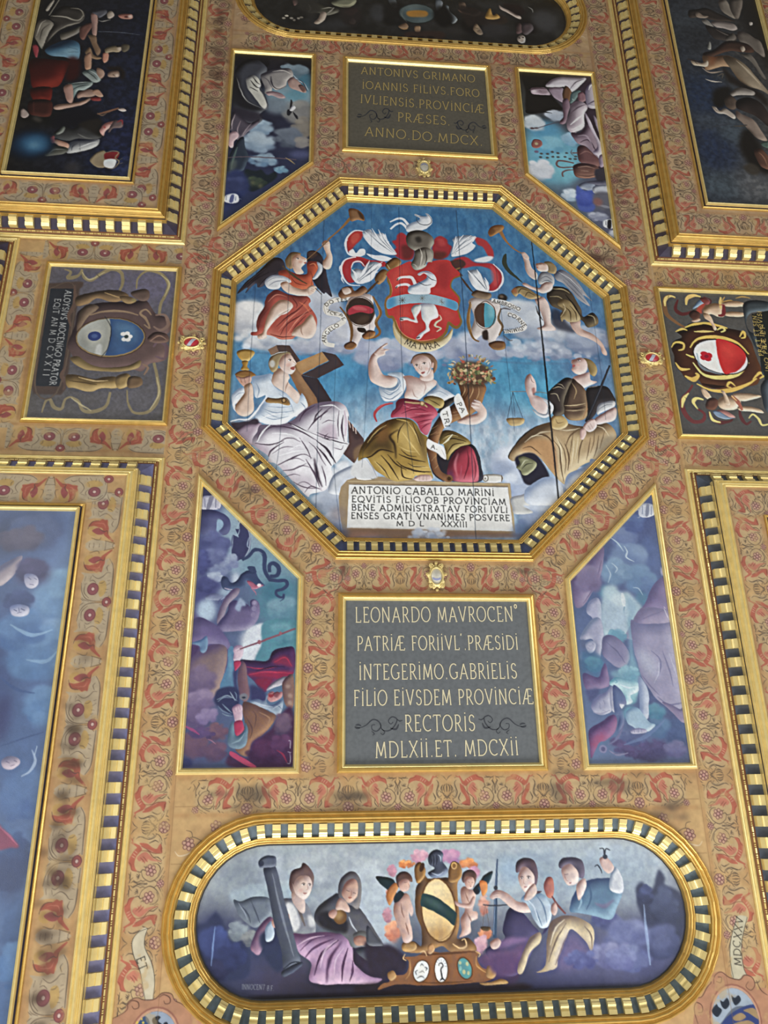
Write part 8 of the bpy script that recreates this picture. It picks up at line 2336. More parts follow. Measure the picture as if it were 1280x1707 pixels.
PAINT['stadium_near'] = '''
B b0bcc0 b4c0c8 2c2c3a 2c2c40
E a8b4ba 1 112 -128 5671 2347 391 1
E 8c98a0 .7 110 -1291 5596 661 110 1
C b4bec4 7c8894 -1802 5690 488 163 31
C c2cacc 8c969e -1059 5705 494 220 32
C b8c2c6 8a949c -715 5972 271 325 33
C a8b8c0 809098 -1735 5949 320 160 34
C b0bcc4 7a8ea0 822 5690 340 170 35
C b8c6d0 94a6b4 1797 5655 462 173 36
E 98a8b4 .8 113 1528 5865 680 227 1
E b4c0c8 .8 54 -659 6126 214 322 1
E 55606c .5 109 -1974 5635 163 163 1
E 3a4060 .95 102 -1985 6486 459 357 2
E 32385c .9 82 -2211 6335 206 309 2
E 403a52 .9 102 -1380 6647 510 153 2
E 2a2634 .95 82 -610 6718 925 123 2
E 5a5c80 .95 118 1504 6585 753 323 2
E 4c5078 .95 98 1987 6499 273 328 2
E 3a3c60 .9 84 850 6763 841 95 2
F 2f3550 1 12 1889,6005 1882,5932 1956,5875 1996,5949 2067,5921 2104,5834 2147,5769 2194,5851 2177,5909 2296,5956 2349,6044 2339,6216 2260,6411 2077,6545 1955,6487 1937,6263 1880,6076
C 4a5474 262c48 2158 6097 139 185 41
C 46507a 242a46 1974 5992 77 93 42
C 5c648c 343c62 2097 6407 166 151 43
C 8088ac 50588a 1716 6327 241 166 44
C 8c90b4 5a5c8a 1565 6503 222 119 45
C 7c86aa 50588c 1786 6537 178 119 46
C 6870a0 3a4068 1537 6196 136 91 47
S a4bcdc .55 9 31 15 1946,6078 1940,6333 1940,6596
F 32283a 1 16 -780,6193 -655,6364 -570,6357 -455,6425 -383,6519 -459,6636 -658,6675 -928,6667 -1155,6624 -1199,6442 -1034,6261
F 2c3454 1 11 -2385,6156 -2274,6133 -2220,6083 -2173,6045 -2112,6111 -2057,6215 -1956,6243 -1866,6346 -1832,6472 -1882,6594 -2133,6587 -2297,6409 -2371,6257
C 465690 2a3258 -2179 6288 147 160 51
C 3a4678 222848 -2003 6418 146 119 52
C 34385c 1e2240 -2164 6537 131 92 53
S 8aaada .6 5.4 19 5.4 -2173,6161 -2183,6338 -2188,6487
C 98a4a8 66707a -1958 6205 94 81 54
C 8c9090 5c6068 -1841 6271 94 67 55
P 68727e 8e98a2 3a424e 33 -2014,5945 -1942,5960 -1828,5923 -1683,5940 -1650,6058 -1733,6146 -1817,6183 -1935,6103 -1981,6037
T 3a424e .7 4.1 14 4.1 -1955,5986 -1879,6065 -1847,6143
T 3a424e .7 4.1 14 4.1 -1856,5949 -1809,6041 -1761,6146
T a4aeb8 .6 4.1 11 4.1 -1970,5972 -1909,6052 -1877,6117
P 8a6a80 b492aa 4a3450 35 -1838,6334 -1774,6184 -1677,6096 -1618,6149 -1671,6250 -1751,6400 -1808,6386
F 2c3450 1 11 -1757,6248 -1588,6188 -1525,6355 -1548,6542 -1633,6515 -1722,6400
P a4b4c4 d0dce4 5c6c84 19 -1703,6173 -1654,6135 -1622,6226 -1642,6289 -1698,6300 -1712,6236
P 84868c b4b6b8 4c4c54 30 -1552,5956 -1466,5945 -1363,5973 -1303,6040 -1243,6184 -1270,6286 -1413,6282 -1459,6179 -1506,6061
F d4d4d2 .95 6.9 -1522,5996 -1449,6011 -1388,6155 -1415,6218 -1458,6205
F c8c8c6 .9 6.9 -1317,6092 -1258,6119 -1257,6184 -1301,6183
S 6c6058 .8 11 30 11 -1450,5971 -1390,6064 -1344,6182
P c8b0a4 e8d8cc 846a60 31 -1467,5879 -1394,5907 -1349,5960 -1346,6065 -1390,6064 -1465,5971
P 6c5450 94807a 38282a 34 -1499,5785 -1472,5705 -1399,5680 -1371,5640 -1311,5682 -1265,5763 -1285,5869 -1321,5895 -1453,5879 -1467,5905 -1494,5852
P d4bcae f0e0d4 8a6c62 42 -1454,5826 -1412,5760 -1324,5755 -1286,5803 -1289,5883 -1320,5935 -1363,5958 -1437,5906
E ece4dc 1 1.4 -1363 5829 14 7 1
E 3c2e2c 1 1.4 -1360 5829 7 7 1
E ece4dc 1 1.4 -1308 5834 11 7 1
E 3c2e2c 1 1.4 -1305 5834 5.6 7 1
S 4a3834 .9 2.8 7 2.8 -1384,5823 -1364,5817 -1346,5822
S 4a3834 .9 2.8 7 2.8 -1321,5826 -1308,5822 -1293,5829
E d49c8c .4 8 -1387 5880 22 19 1
S b08a7c .8 2.8 7 2.8 -1330,5829 -1322,5869 -1339,5879
F a46860 .9 2.8 -1365,5901 -1328,5902 -1350,5913
S c8ac98 .8 2.8 5.6 2.8 -1466,5819 -1453,5866 -1444,5886
P b692b0 d8b8cc 583c58 81 -1457,6243 -1357,6246 -1213,6236 -1098,6239 -967,6268 -895,6372 -881,6499 -752,6603 -623,6632 -724,6672 -1008,6663 -1150,6665 -1292,6624 -1280,6488 -1382,6410 -1441,6332
T 5a3a5a .9 4 19 5.4 -1382,6385 -1256,6286 -1083,6265
T 5a3a5a .9 5.3 24 6.7 -1352,6461 -1254,6363 -1068,6291
T 4a2c4c .9 5.3 26 6.6 -1250,6588 -1182,6415 -1025,6305
T 4a2c4c .9 6.6 34 6.6 -1136,6653 -1110,6468 -996,6319
T 4a2c4c .9 5.3 26 5.3 -994,6645 -981,6496 -938,6371
T 4a2c4c .8 5.3 24 5.3 -923,6647 -895,6561 -895,6474
T e4c8d8 .7 4 19 4 -1194,6528 -1154,6391 -1039,6305
T e4c8d8 .6 4 16 4 -1066,6594 -1052,6469 -981,6370
T e4c8d8 .6 4 16 4 -1412,6346 -1299,6285 -1155,6264
S c8a49a 1 14 24 11 -1647,6148 -1577,6099 -1505,6087
S c8a49a 1 8 16 8 -1603,6175 -1546,6151 -1486,6127
P c49e90 e4c8b8 7c5850 16 -1648,6123 -1563,6086 -1498,6075 -1486,6152 -1559,6183 -1631,6187
S 7c5850 .8 2.7 5.5 2.7 -1576,6118 -1505,6100
S 7c5850 .8 2.7 5.4 2.7 -1568,6144 -1492,6126
S 7c5850 .8 2.7 5.4 2.7 -1560,6166 -1496,6152
P 4c5260 747c8a 262c3a 56 -1745,5673 -1642,5661 -1586,5810 -1537,5969 -1474,6153 -1411,6359 -1380,6485 -1520,6543 -1553,6380 -1624,6175 -1675,5966 -1717,5807
T 8a929e .6 5.6 25 5.6 -1662,5728 -1579,6021 -1438,6433
P 525a6a 7c8494 262c38 20 -1798,5631 -1770,5591 -1712,5572 -1638,5580 -1629,5635 -1635,5668 -1723,5676 -1781,5672
E 333a4a 1 2.8 -1768 5639 25 25 1
S 1e2430 .9 7.9 13 7.9 -1534,6530 -1465,6483 -1387,6472
P 353a48 565e70 1c202c 19 -1541,6543 -1380,6473 -1365,6510 -1518,6593
P 5c5c62 8a8a8c 2c2c32 60 -1259,6106 -1217,6016 -1101,5940 -1028,5915 -924,6010 -836,6038 -749,6145 -677,6250 -605,6355 -606,6418 -750,6364 -895,6372 -953,6294 -1069,6227 -1214,6185
F 26242a 1 11 -1230,6094 -1129,6057 -1070,6137 -953,6140 -953,6243 -1069,6240 -1200,6185
P 6a6668 98928e 363238 34 -1035,5888 -1014,5795 -940,5730 -865,5738 -814,5826 -822,5986 -851,6051 -924,6010 -1013,5968
P bc9684 dcbca6 704c44 36 -998,5889 -954,5810 -880,5791 -843,5839 -851,5932 -895,5984 -939,5994 -991,5942
S 3c2c2c .9 2.8 7 2.8 -957,5887 -925,5899
S 3c2c2c .9 2.8 7 2.8 -895,5910 -866,5919
S 94685c .8 2.8 7 2.8 -910,5891 -910,5931 -927,5941
F 94544c .9 2.8 -939,5949 -901,5950 -922,5962
P c4a494 e4ccbc 7c5c54 19 -1035,5968 -998,5955 -939,6009 -924,6075 -997,6060 -1056,6046
E 6c4c2c 1 2.8 -1012 6115 63 61 1
E a88450 .9 11 -1026 6099 41 39 1
P b08878 d0ac98 6c4840 14 -1121,6071 -1070,6046 -1041,6073 -1070,6124 -1114,6110
S c4ccd0 .8 5.5 17 5.5 -931,6114 -895,6193 -851,6246
P 74726f a09e98 3c3a3c 25 -895,6270 -808,6234 -706,6275 -663,6353 -823,6362
P a07868 c49c88 5c3c38 14 -888,6296 -822,6272 -764,6299 -779,6350 -866,6354
P 4a4c54 6c6e74 22242c 32 -866,6399 -721,6364 -591,6381 -593,6532 -723,6504
L INNOCENT 9aa0a4 2.9 39 -1903,6677 -1697,6688
L B.F. 9aa0a4 2.9 37 -1676,6693 -1613,6695
F 2c2432 1 14 -781,6324 -655,6364 -549,6367 -434,6435 -394,6519 -480,6599 -678,6602 -761,6509
P 50525a 7a7c82 24262e 20 -759,6193 -685,6270 -612,6356 -655,6364 -760,6343
F 2a2028 1 10 -720,6664 627,6704 622,6768 -721,6762
F 584060 1 14 287,6492 409,6430 563,6397 672,6381 651,6659 437,6671 316,6558
F 40304c .9 20 446,6524 653,6493 638,6695 467,6690
E 9cb4c8 .8 42 630 5760 95 137 1
C e4b8c4 b4788c -250 5602 84 63 61
C d8a4c0 9a6890 48 5618 116 74 62
C f0a868 b0603c -373 5670 84 42 63
C f0a468 b05c38 234 5682 95 53 64
C e0a4b4 a06c84 274 5762 63 63 65
C d8a898 a0645c -531 5912 41 92 66
C e8a880 b46450 -515 6247 70 100 67
C dca0a8 a47480 -566 6103 40 81 68
C d89cac a87884 -517 5726 42 62 69
C e8b49c b07060 368 6049 51 103 70
C e8a87c c06848 364 6288 71 51 71
C e0b4b8 b08090 316 6372 60 90 72
P 1e3034 40545a 0c1416 14 -672,5774 -583,5779 -496,5815 -477,5913 -499,5961 -563,5892 -638,5832
P 22343a 46606a 0c1416 15 469,5752 424,5855 366,5883 318,5950 266,5910 336,5843 383,5784
P d4884c f0b070 8a4828 15 336,5833 402,5844 409,5913 361,5971 343,5912
P c48048 eaa868 7c4828 16 -563,5902 -497,5835 -454,5865 -499,5951 -543,6027 -575,5969
P 7c5a38 b88c58 382414 42 -298,5731 -241,5662 -190,5782 -147,5803 -15,5796 52,5787 123,5670 164,5740 139,5809 113,5877 118,6004 120,6196 92,6319 200,6322 270,6426 44,6439 -60,6380 -211,6432 -412,6417 -422,6352 -315,6336 -252,6375 -248,6225 -297,6091 -292,5898 -257,5820
P a88250 dcb478 5a3c1e 16 -427,6347 -336,6336 -294,6365 -317,6411 -423,6412
P 8a6236 c89a5c 4a2e16 21 -297,5701 -241,5657 -188,5723 -213,5802 -279,5839
P 8a6236 c89a5c 4a2e16 21 56,5678 113,5659 165,5730 150,5809 71,5847 29,5807
E 4a2e18 1 3.1 -223 5703 23 42 21
E d0a468 1 2.1 91 5694 29 32 1
E 8a6034 1 2.1 91 5696 18 20 1
F 8c5c38 1 4 -297,6457 -190,6414 -84,6435 44,6430 280,6431 276,6501 315,6567 399,6597 427,6653 329,6686 181,6691 -94,6701 -304,6694 -429,6682 -533,6688 -659,6720 -627,6676 -554,6651 -563,6587 -480,6608 -396,6592 -372,6501 -414,6463
T 5a381e .8 5.9 22 5.9 -371,6446 -63,6445 269,6436
T c8985c .7 3.9 14 3.9 -361,6483 -364,6593 -407,6646
T c8985c .7 4 14 4 267,6473 273,6556 376,6624
T 5a381e .7 3.9 19 3.9 -303,6667 -73,6683 224,6674
P b08450 dcb47c 5c3c1c 14 369,6559 422,6561 451,6617 416,6661 353,6641
P b08450 dcb47c 5c3c1c 14 -568,6587 -521,6570 -490,6617 -533,6652 -564,6633
P b88c58 dcb880 5c3c1c 14 286,6694 393,6688 501,6664 557,6702 434,6712 328,6713
P c09060 e4bc88 64401e 10 -188,6377 -145,6359 -125,6406 -159,6443 -190,6433
S dcb47c 1 8 18 8 47,6364 110,6403 175,6387 167,6330 135,6339
S dcb47c .9 5.9 12 5.9 -402,6436 -424,6472 -393,6492
S dcb47c .9 6 12 6 259,6431 306,6455 288,6483
S dcb47c .9 5.9 12 5.9 -264,6430 -222,6422 -202,6460
E 6c4824 1 1 -74 6075 175 281 -5
E dfbf82 1 1 -74 6075 159 267 -5
Q f4e2b0 .8 62 -192,5841 -16,5835 22,5963 -154,5998
Q a87840 .8 50 -205,6226 31,6251 -37,6343 -186,6311
Q f0dca8 .6 41 -212,6112 -116,6152 -119,6228 -203,6188
F 28403e 1 1 -230,5938 -173,5939 -87,5970 19,6041 94,6110 91,6158 70,6214 -8,6155 -114,6095 -210,6050 -246,6034
Q 486460 .6 21 -218,5958 -110,5989 -26,6059 -112,6057
S 8a6030 .8 3.1 6.2 3.1 98,5965 103,6100 52,6252 -58,6329 -165,6307
P 464c5c 98a4b8 1c202c 25 -162,5614 -127,5564 -60,5550 -12,5587 -20,5657 32,5737 -59,5795 -125,5794 -167,5753 -100,5715 -153,5674
T 1a1e28 .9 4.2 9 4.2 -140,5604 -130,5645 -137,5684
T 1a1e28 .9 4.2 9 4.2 -112,5595 -106,5645 -112,5695
T 1a1e28 .9 4.2 9 4.2 -79,5595 -75,5636 -82,5685
T c4d0e0 .7 4.2 13 4.2 -129,5754 -69,5775 -13,5746
T c4d0e0 .8 4.2 11 4.2 -62,5596 -41,5616 -40,5656
P c8a494 ecd2c2 7c564a 45 -500,6009 -477,5952 -390,5925 -348,5965 -319,6081 -341,6128 -362,6089 -353,6166 -334,6251 -336,6326 -411,6343 -451,6239 -482,6172 -507,6086
T 7c564a .7 4.1 12 4.1 -435,6011 -426,6088 -406,6136
T 7c564a .7 4 16 4 -396,6174 -376,6241 -367,6279
P 5c4038 8a6a5c 2c1c1a 19 -480,5796 -441,5743 -375,5739 -327,5780 -323,5829 -377,5818 -421,5836 -454,5875
P d0a896 ecccba 84584c 23 -453,5836 -398,5803 -350,5818 -351,5877 -379,5910 -433,5904
S 3c2a28 .9 2.1 6.2 2.1 -399,5835 -368,5830
S 9a6c5c .8 2.1 5.2 2.1 -364,5838 -350,5867 -365,5875
F 202c2e .95 4.1 -499,5951 -444,5904 -401,5934 -457,5991 -500,6000
P cca898 eed6c8 7c564a 41 145,5907 190,5879 244,5910 293,5911 282,6008 256,6085 299,6105 295,6163 229,6190 224,6275 136,6310 114,6310 139,6254 133,6159 180,6083 151,6005
T 7c564a .7 3.1 12 3.1 188,5928 207,5987 227,6026
T 7c564a .7 4.1 12 4.1 201,6103 230,6171 239,6199
P cca898 eed6c8 7c564a 14 86,6003 129,6019 216,6026 262,5969 283,5989 246,6065 148,6058 95,6042
P 5c4038 8a6a5c 2c1c1a 19 161,5809 186,5751 253,5732 306,5773 297,5842 267,5890 260,5821 205,5810 181,5849
P d0a896 eed0be 84584c 21 187,5840 217,5796 272,5802 285,5852 255,5900 211,5899
S 3c2a28 .9 2.1 6.3 2.1 220,5840 238,5845
S 3c2a28 .9 2.1 6.3 2.1 256,5849 274,5847
F 9c5c54 .9 2.1 237,5878 254,5880 243,5886
F 24262c .95 4.2 266,5910 310,5901 331,5931 296,5955
E 5c3c1c 1 2 -259 6582 76 98 26
E dcdcd4 1 1 -259 6582 67 88 26
S 2e2e2e .9 3.9 9 3.9 -302,6613 -311,6585 -290,6572
S 2e2e2e .9 3.9 9 3.9 -226,6551 -205,6561 -216,6579
S 5a5a56 .8 3.9 12 3.9 -302,6640 -260,6623 -229,6642
S 5a5a56 .8 3.9 10 3.9 -268,6541 -251,6523 -236,6542
S 8a8a84 .8 3.9 12 3.9 -280,6595 -248,6583 -227,6597
E 5c3c1c 1 2 -70 6576 69 110 2
E e4e2da 1 1 -70 6576 59 100 2
S 1e1e24 1 4.9 10 14 -90,6546 -88,6528 -61,6524 -54,6547 -73,6574 -68,6611 -63,6647
S 1e1e24 1 4.9 16 4.9 -88,6665 -63,6649 -40,6664
S 1e1e24 .9 2 3.9 2 -98,6518 -113,6509
S 1e1e24 .9 2 4 2 -87,6509 -95,6493
S 1e1e24 .9 2 4 2 -68,6506 -67,6488
S 1e1e24 .9 2 4 2 -49,6512 -37,6498
S 1e1e24 .9 2 4 2 -37,6527 -21,6520
S 1e1e24 .9 2 3.9 2 -35,6546 -18,6548
S 1e1e24 .9 2 3.9 2 -103,6536 -118,6538
E 5c3c1c 1 2 153 6571 71 99 -22
E 58908c 1 1 153 6571 61 87 -22
E a8b084 1 1 109 6524 14 16 2
E a8b084 1 1 178 6535 14 18 2
E a8b084 1 1 143 6600 16 18 2
E a8b084 1 1 187 6609 13 17 2
E 7ca89c 1 1 112 6570 13 20 2
S 3c5068 1 11 32 36 522,5642 493,5895 454,6328
S 8a9cb4 .8 2.1 8 6.4 516,5667 486,5915 445,6300
S 3c4048 1 8 12 8 357,6044 477,6051 604,6047
E 3c4048 1 1 489 5897 21 19 1
S 54402e 1 2.1 4.1 2.1 373,6049 340,6240
S 54402e 1 2.1 4.1 2.1 379,6049 410,6242
P 5c4630 8a6c48 2c2016 8 324,6230 416,6232 398,6265 344,6264
P 4a4468 6c6890 24223e 74 534,6255 610,6075 735,6120 838,6235 882,6292 781,6345 945,6294 1003,6183 840,6401 681,6614 523,6636 392,6498 365,6416 544,6338
F 684c70 .9 20 364,6443 617,6423 831,6318 745,6399 668,6587 476,6635
F 8a6a94 .8 15 463,6364 624,6327 781,6345 619,6395 475,6419
F 5a4068 .9 20 392,6498 613,6477 700,6574 601,6639 431,6620
P d0b4a8 f0ddd2 80605a 39 424,5971 492,5916 603,5947 695,6020 837,6052 849,6109 735,6120 626,6075 520,5988 455,6001
S 80605a .7 3 6.1 3 450,5955 523,5948
S 80605a .7 3 6 3 453,5978 513,5973
P c8a89c e8d0c4 7c5850 18 408,6362 481,6330 510,6365 476,6412 420,6417
P a8b8c4 dce8ee 54708c 45 728,6007 797,5951 895,5946 973,5984 1027,6099 982,6239 901,6251 843,6179 789,6051
T 54708c .8 4.5 15 4.5 809,6009 866,6095 918,6237
T 54708c .7 4.6 15 4.6 877,5967 949,6069 969,6210
T eef6fa .7 4.6 15 4.6 777,5994 852,6067 890,6194
P 584650 84707a 2e242c 34 698,5761 713,5674 789,5639 886,5663 918,5766 902,5867 864,5924 944,5940 862,5953 841,5808 783,5719 731,5762
P d4bcb0 f2e2d8 886862 46 720,5791 767,5719 831,5735 882,5809 868,5881 798,5944 751,5922 721,5849
E ece4de 1 1.5 751 5818 12 7.7 1
E 3c2e30 1 1.5 751 5818 6.1 7.7 1
E ece4de 1 1.5 819 5816 15 7.7 1
E 3c2e30 1 1.5 819 5816 7.7 7.7 1
S 44343a .9 3.1 7.7 3.1 735,5809 752,5803 769,5809
S 44343a .9 3.1 7.7 3.1 800,5809 820,5802 841,5808
E d4a090 .4 9 836 5866 21 18 1
S b08c80 .8 3.1 7.7 3.1 775,5821 768,5864 787,5873
F a46864 .9 3.1 766,5896 802,5894 781,5905
P cdb4a8 e8d6ca 84645e 21 790,5937 869,5867 895,5939 825,6009 760,6008
P b06a5c d4907c 6c3838 25 964,5897 1004,5819 1060,5827 1067,5929 1036,6000 989,5984
S 7c4a48 1 15 21 15 1038,5985 1095,6072 1161,6138
P c8a89c e8d0c4 7c5850 18 1022,6071 1066,6036 1084,6100 1055,6149 1024,6134
P 5a7a94 90b0c4 34486a 67 1230,6018 1307,5905 1377,5863 1513,5837 1645,5839 1741,5871 1744,5972 1681,6086 1602,6198 1443,6166 1283,6134 1204,6117
T 3c5878 .7 6.2 22 6.2 1410,5864 1429,5994 1368,6107
T a4c4d4 .6 6.1 21 6.1 1301,5963 1326,6035 1286,6105
T 7c6c8c .6 9 46 9 1455,6052 1550,6083 1655,6028
P c8ccd0 eef2f4 6c7c90 25 1650,5796 1707,5738 1761,5842 1755,5958 1679,5971 1618,5926
P d0b4a8 eedad0 80605c 19 1549,5661 1618,5647 1690,5738 1633,5795 1572,5750
P d0b8ac f0e2d8 8c6c66 31 1295,6020 1292,5890 1381,5834 1389,5907 1329,6006
P 585060 84788a 302a3a 37 1129,5712 1168,5653 1268,5640 1365,5672 1388,5761 1364,5834 1301,5803 1261,5714 1159,5742
P d4bcb0 f2e2d8 8c6c66 44 1159,5742 1246,5699 1321,5774 1312,5862 1242,5896 1195,5881 1160,5815
S 44343a .9 3.1 7.7 3.1 1178,5800 1220,5790
S a47c74 .8 3.1 9 3.1 1169,5771 1195,5845 1214,5854
F a06864 .9 3.1 1220,5871 1246,5866 1231,5880
S 2c323c 1 6.3 16 6.3 1559,5571 1601,5572 1606,5632 1626,5573 1667,5588
S 2c323c 1 6.3 14 6.3 1491,5734 1526,5719 1554,5764 1559,5794
E 343c48 1 1.6 1610 5644 25 22 1
P c8b48e ecdcb8 6c5a50 87 829,6625 921,6567 956,6349 1018,6198 1184,6152 1372,6220 1425,6320 1376,6471 1337,6387 1204,6272 1129,6381 1052,6517 1013,6597
T 6c5a50 .8 4.4 18 4.4 955,6541 1052,6352 1162,6215
T 6c5a50 .7 4.4 18 4.4 1016,6570 1092,6436 1169,6299
T 6c5a50 .7 4.5 18 4.5 1336,6248 1392,6333 1387,6444
T f4e8c8 .6 4.4 18 4.4 983,6405 1044,6268 1148,6187
P b8a484 dccca8 6c5a54 44 652,6586 763,6372 815,6318 897,6292 890,6375 788,6455 696,6628
F 70628c .8 35 1092,6436 1202,6300 1318,6414 1370,6525 1171,6601 1045,6598
C 7078a8 484c80 1275 6523 177 88 81
C 8890b8 5a5e90 1658 6533 163 104 82
N 34386c .10 39 9 1 1
F 15131a .9 10 -1757,6740 -55,6764 1776,6752 1770,6791 -57,6821 -1754,6806
'''  # bluish window glare is painted into the lower ends of this picture
CANVAS_K = {'octagon': 165, 'stadium_near': 165, 'stadium_far': 115, 'sage': 125, 'pitcher': 125, 'serpent': 160, 'angel': 160, 'arms_left': 150, 'arms_right': 150, 'philosophers': 115, 'procession': 115, 'heads': 150, 'edge': 60}
INSCRIPTIONS = {'near': [('LEONARDO MAVROCEN°', (-0.88, 3.325), (0.873, 3.305), 0.158), ("PATRiÆ FORiiVL'.PRÆSiDi", (-0.861, 3.621), (0.85, 3.607), 0.145), ('iNTEGERiMO.GABRiELiS', (-0.842, 3.92), (0.815, 3.91), 0.153), ('FiLiO EiVSDEM PROViNCiÆ', (-0.896, 4.181), (0.97, 4.171), 0.15), ('RECTORiS', (-0.381, 4.435), (0.341, 4.436), 0.155), ('MDLXii.ET. MDCXii', (-0.681, 4.688), (0.773, 4.673), 0.15)], 'far': [('ANTONIVS GRIMANO', (-0.793, -4.507), (0.832, -4.477), 0.136), ('iOANNIS FiLiVS.FORO', (-0.778, -4.231), (0.881, -4.203), 0.14), ('IVLIENSiS.PROViNCiÆ', (-0.805, -3.962), (0.935, -3.907), 0.15), ('PRÆSES.', (-0.293, -3.669), (0.436, -3.647), 0.154), ('ANNO.DO.MDCX.', (-0.747, -3.375), (0.874, -3.314), 0.157)]}
SCROLLS = {'near': [([(-0.886, 4.386), (-0.839, 4.4), (-0.773, 4.377), (-0.706, 4.323), (-0.649, 4.336), (-0.621, 4.387), (-0.66, 4.433), (-0.707, 4.42), (-0.712, 4.378), (-0.678, 4.372)], 0.011), ([(-0.63, 4.36), (-0.603, 4.424), (-0.536, 4.428), (-0.479, 4.379), (-0.458, 4.319), (-0.506, 4.296), (-0.544, 4.333), (-0.522, 4.366), (-0.497, 4.348)], 0.011), ([(-0.458, 4.319), (-0.43, 4.337), (-0.401, 4.33)], 0.011), ([(-0.622, 4.406), (-0.584, 4.442), (-0.603, 4.469), (-0.626, 4.451)], 0.0077), ([(-0.877, 4.375), (-0.849, 4.371), (-0.82, 4.382)], 0.0154), ([(-0.886, 4.396), (-0.858, 4.404), (-0.83, 4.4)], 0.0154), ([(-0.527, 4.406), (-0.47, 4.416), (-0.44, 4.37)], 0.0176), ([(-0.717, 4.432), (-0.688, 4.46), (-0.707, 4.474)], 0.0077), ([(0.874, 4.384), (0.823, 4.399), (0.757, 4.374), (0.692, 4.318), (0.633, 4.331), (0.6, 4.382), (0.636, 4.429), (0.685, 4.416), (0.694, 4.374), (0.66, 4.368)], 0.011), ([(0.612, 4.355), (0.578, 4.419), (0.51, 4.423), (0.455, 4.372), (0.439, 4.311), (0.489, 4.289), (0.526, 4.326), (0.5, 4.36), (0.476, 4.341)], 0.011), ([(0.439, 4.311), (0.409, 4.329), (0.38, 4.322)], 0.011), ([(0.599, 4.401), (0.558, 4.438), (0.575, 4.465), (0.6, 4.447)], 0.0077), ([(0.865, 4.373), (0.836, 4.369), (0.805, 4.38)], 0.0154), ([(0.873, 4.395), (0.843, 4.403), (0.814, 4.399)], 0.0154), ([(0.502, 4.4), (0.443, 4.409), (0.417, 4.363)], 0.0176), ([(0.694, 4.429), (0.663, 4.457), (0.682, 4.472)], 0.0077)], 'far': [([(-0.854, -3.724), (-0.805, -3.707), (-0.735, -3.746), (-0.666, -3.83), (-0.606, -3.816), (-0.577, -3.745), (-0.617, -3.677), (-0.667, -3.692), (-0.672, -3.751), (-0.636, -3.762)], 0.016), ([(-0.587, -3.784), (-0.558, -3.695), (-0.489, -3.695), (-0.428, -3.77), (-0.407, -3.858), (-0.456, -3.886), (-0.497, -3.83), (-0.473, -3.785), (-0.447, -3.813)], 0.016), ([(-0.407, -3.858), (-0.377, -3.834), (-0.347, -3.847)], 0.016), ([(-0.577, -3.719), (-0.538, -3.67), (-0.559, -3.63), (-0.582, -3.654)], 0.0112), ([(-0.844, -3.74), (-0.815, -3.748), (-0.785, -3.735)], 0.0224), ([(-0.854, -3.708), (-0.825, -3.7), (-0.795, -3.708)], 0.0224), ([(-0.478, -3.727), (-0.419, -3.718), (-0.388, -3.786)], 0.0256), ([(-0.677, -3.673), (-0.647, -3.636), (-0.667, -3.614)], 0.0112), ([(0.95, -3.656), (0.903, -3.634), (0.842, -3.66), (0.782, -3.726), (0.727, -3.705), (0.696, -3.637), (0.729, -3.582), (0.775, -3.601), (0.784, -3.656), (0.751, -3.66)], 0.016), ([(0.707, -3.673), (0.675, -3.589), (0.612, -3.58), (0.561, -3.639), (0.547, -3.715), (0.593, -3.747), (0.627, -3.702), (0.603, -3.658), (0.581, -3.68)], 0.016), ([(0.547, -3.715), (0.519, -3.689), (0.492, -3.697)], 0.016), ([(0.695, -3.614), (0.656, -3.565), (0.672, -3.531), (0.695, -3.556)], 0.0112), ([(0.942, -3.67), (0.915, -3.673), (0.887, -3.656)], 0.0224), ([(0.949, -3.642), (0.921, -3.631), (0.894, -3.634)], 0.0224), ([(0.604, -3.607), (0.55, -3.592), (0.526, -3.648)], 0.0256), ([(0.783, -3.586), (0.754, -3.549), (0.771, -3.531)], 0.0112)]}
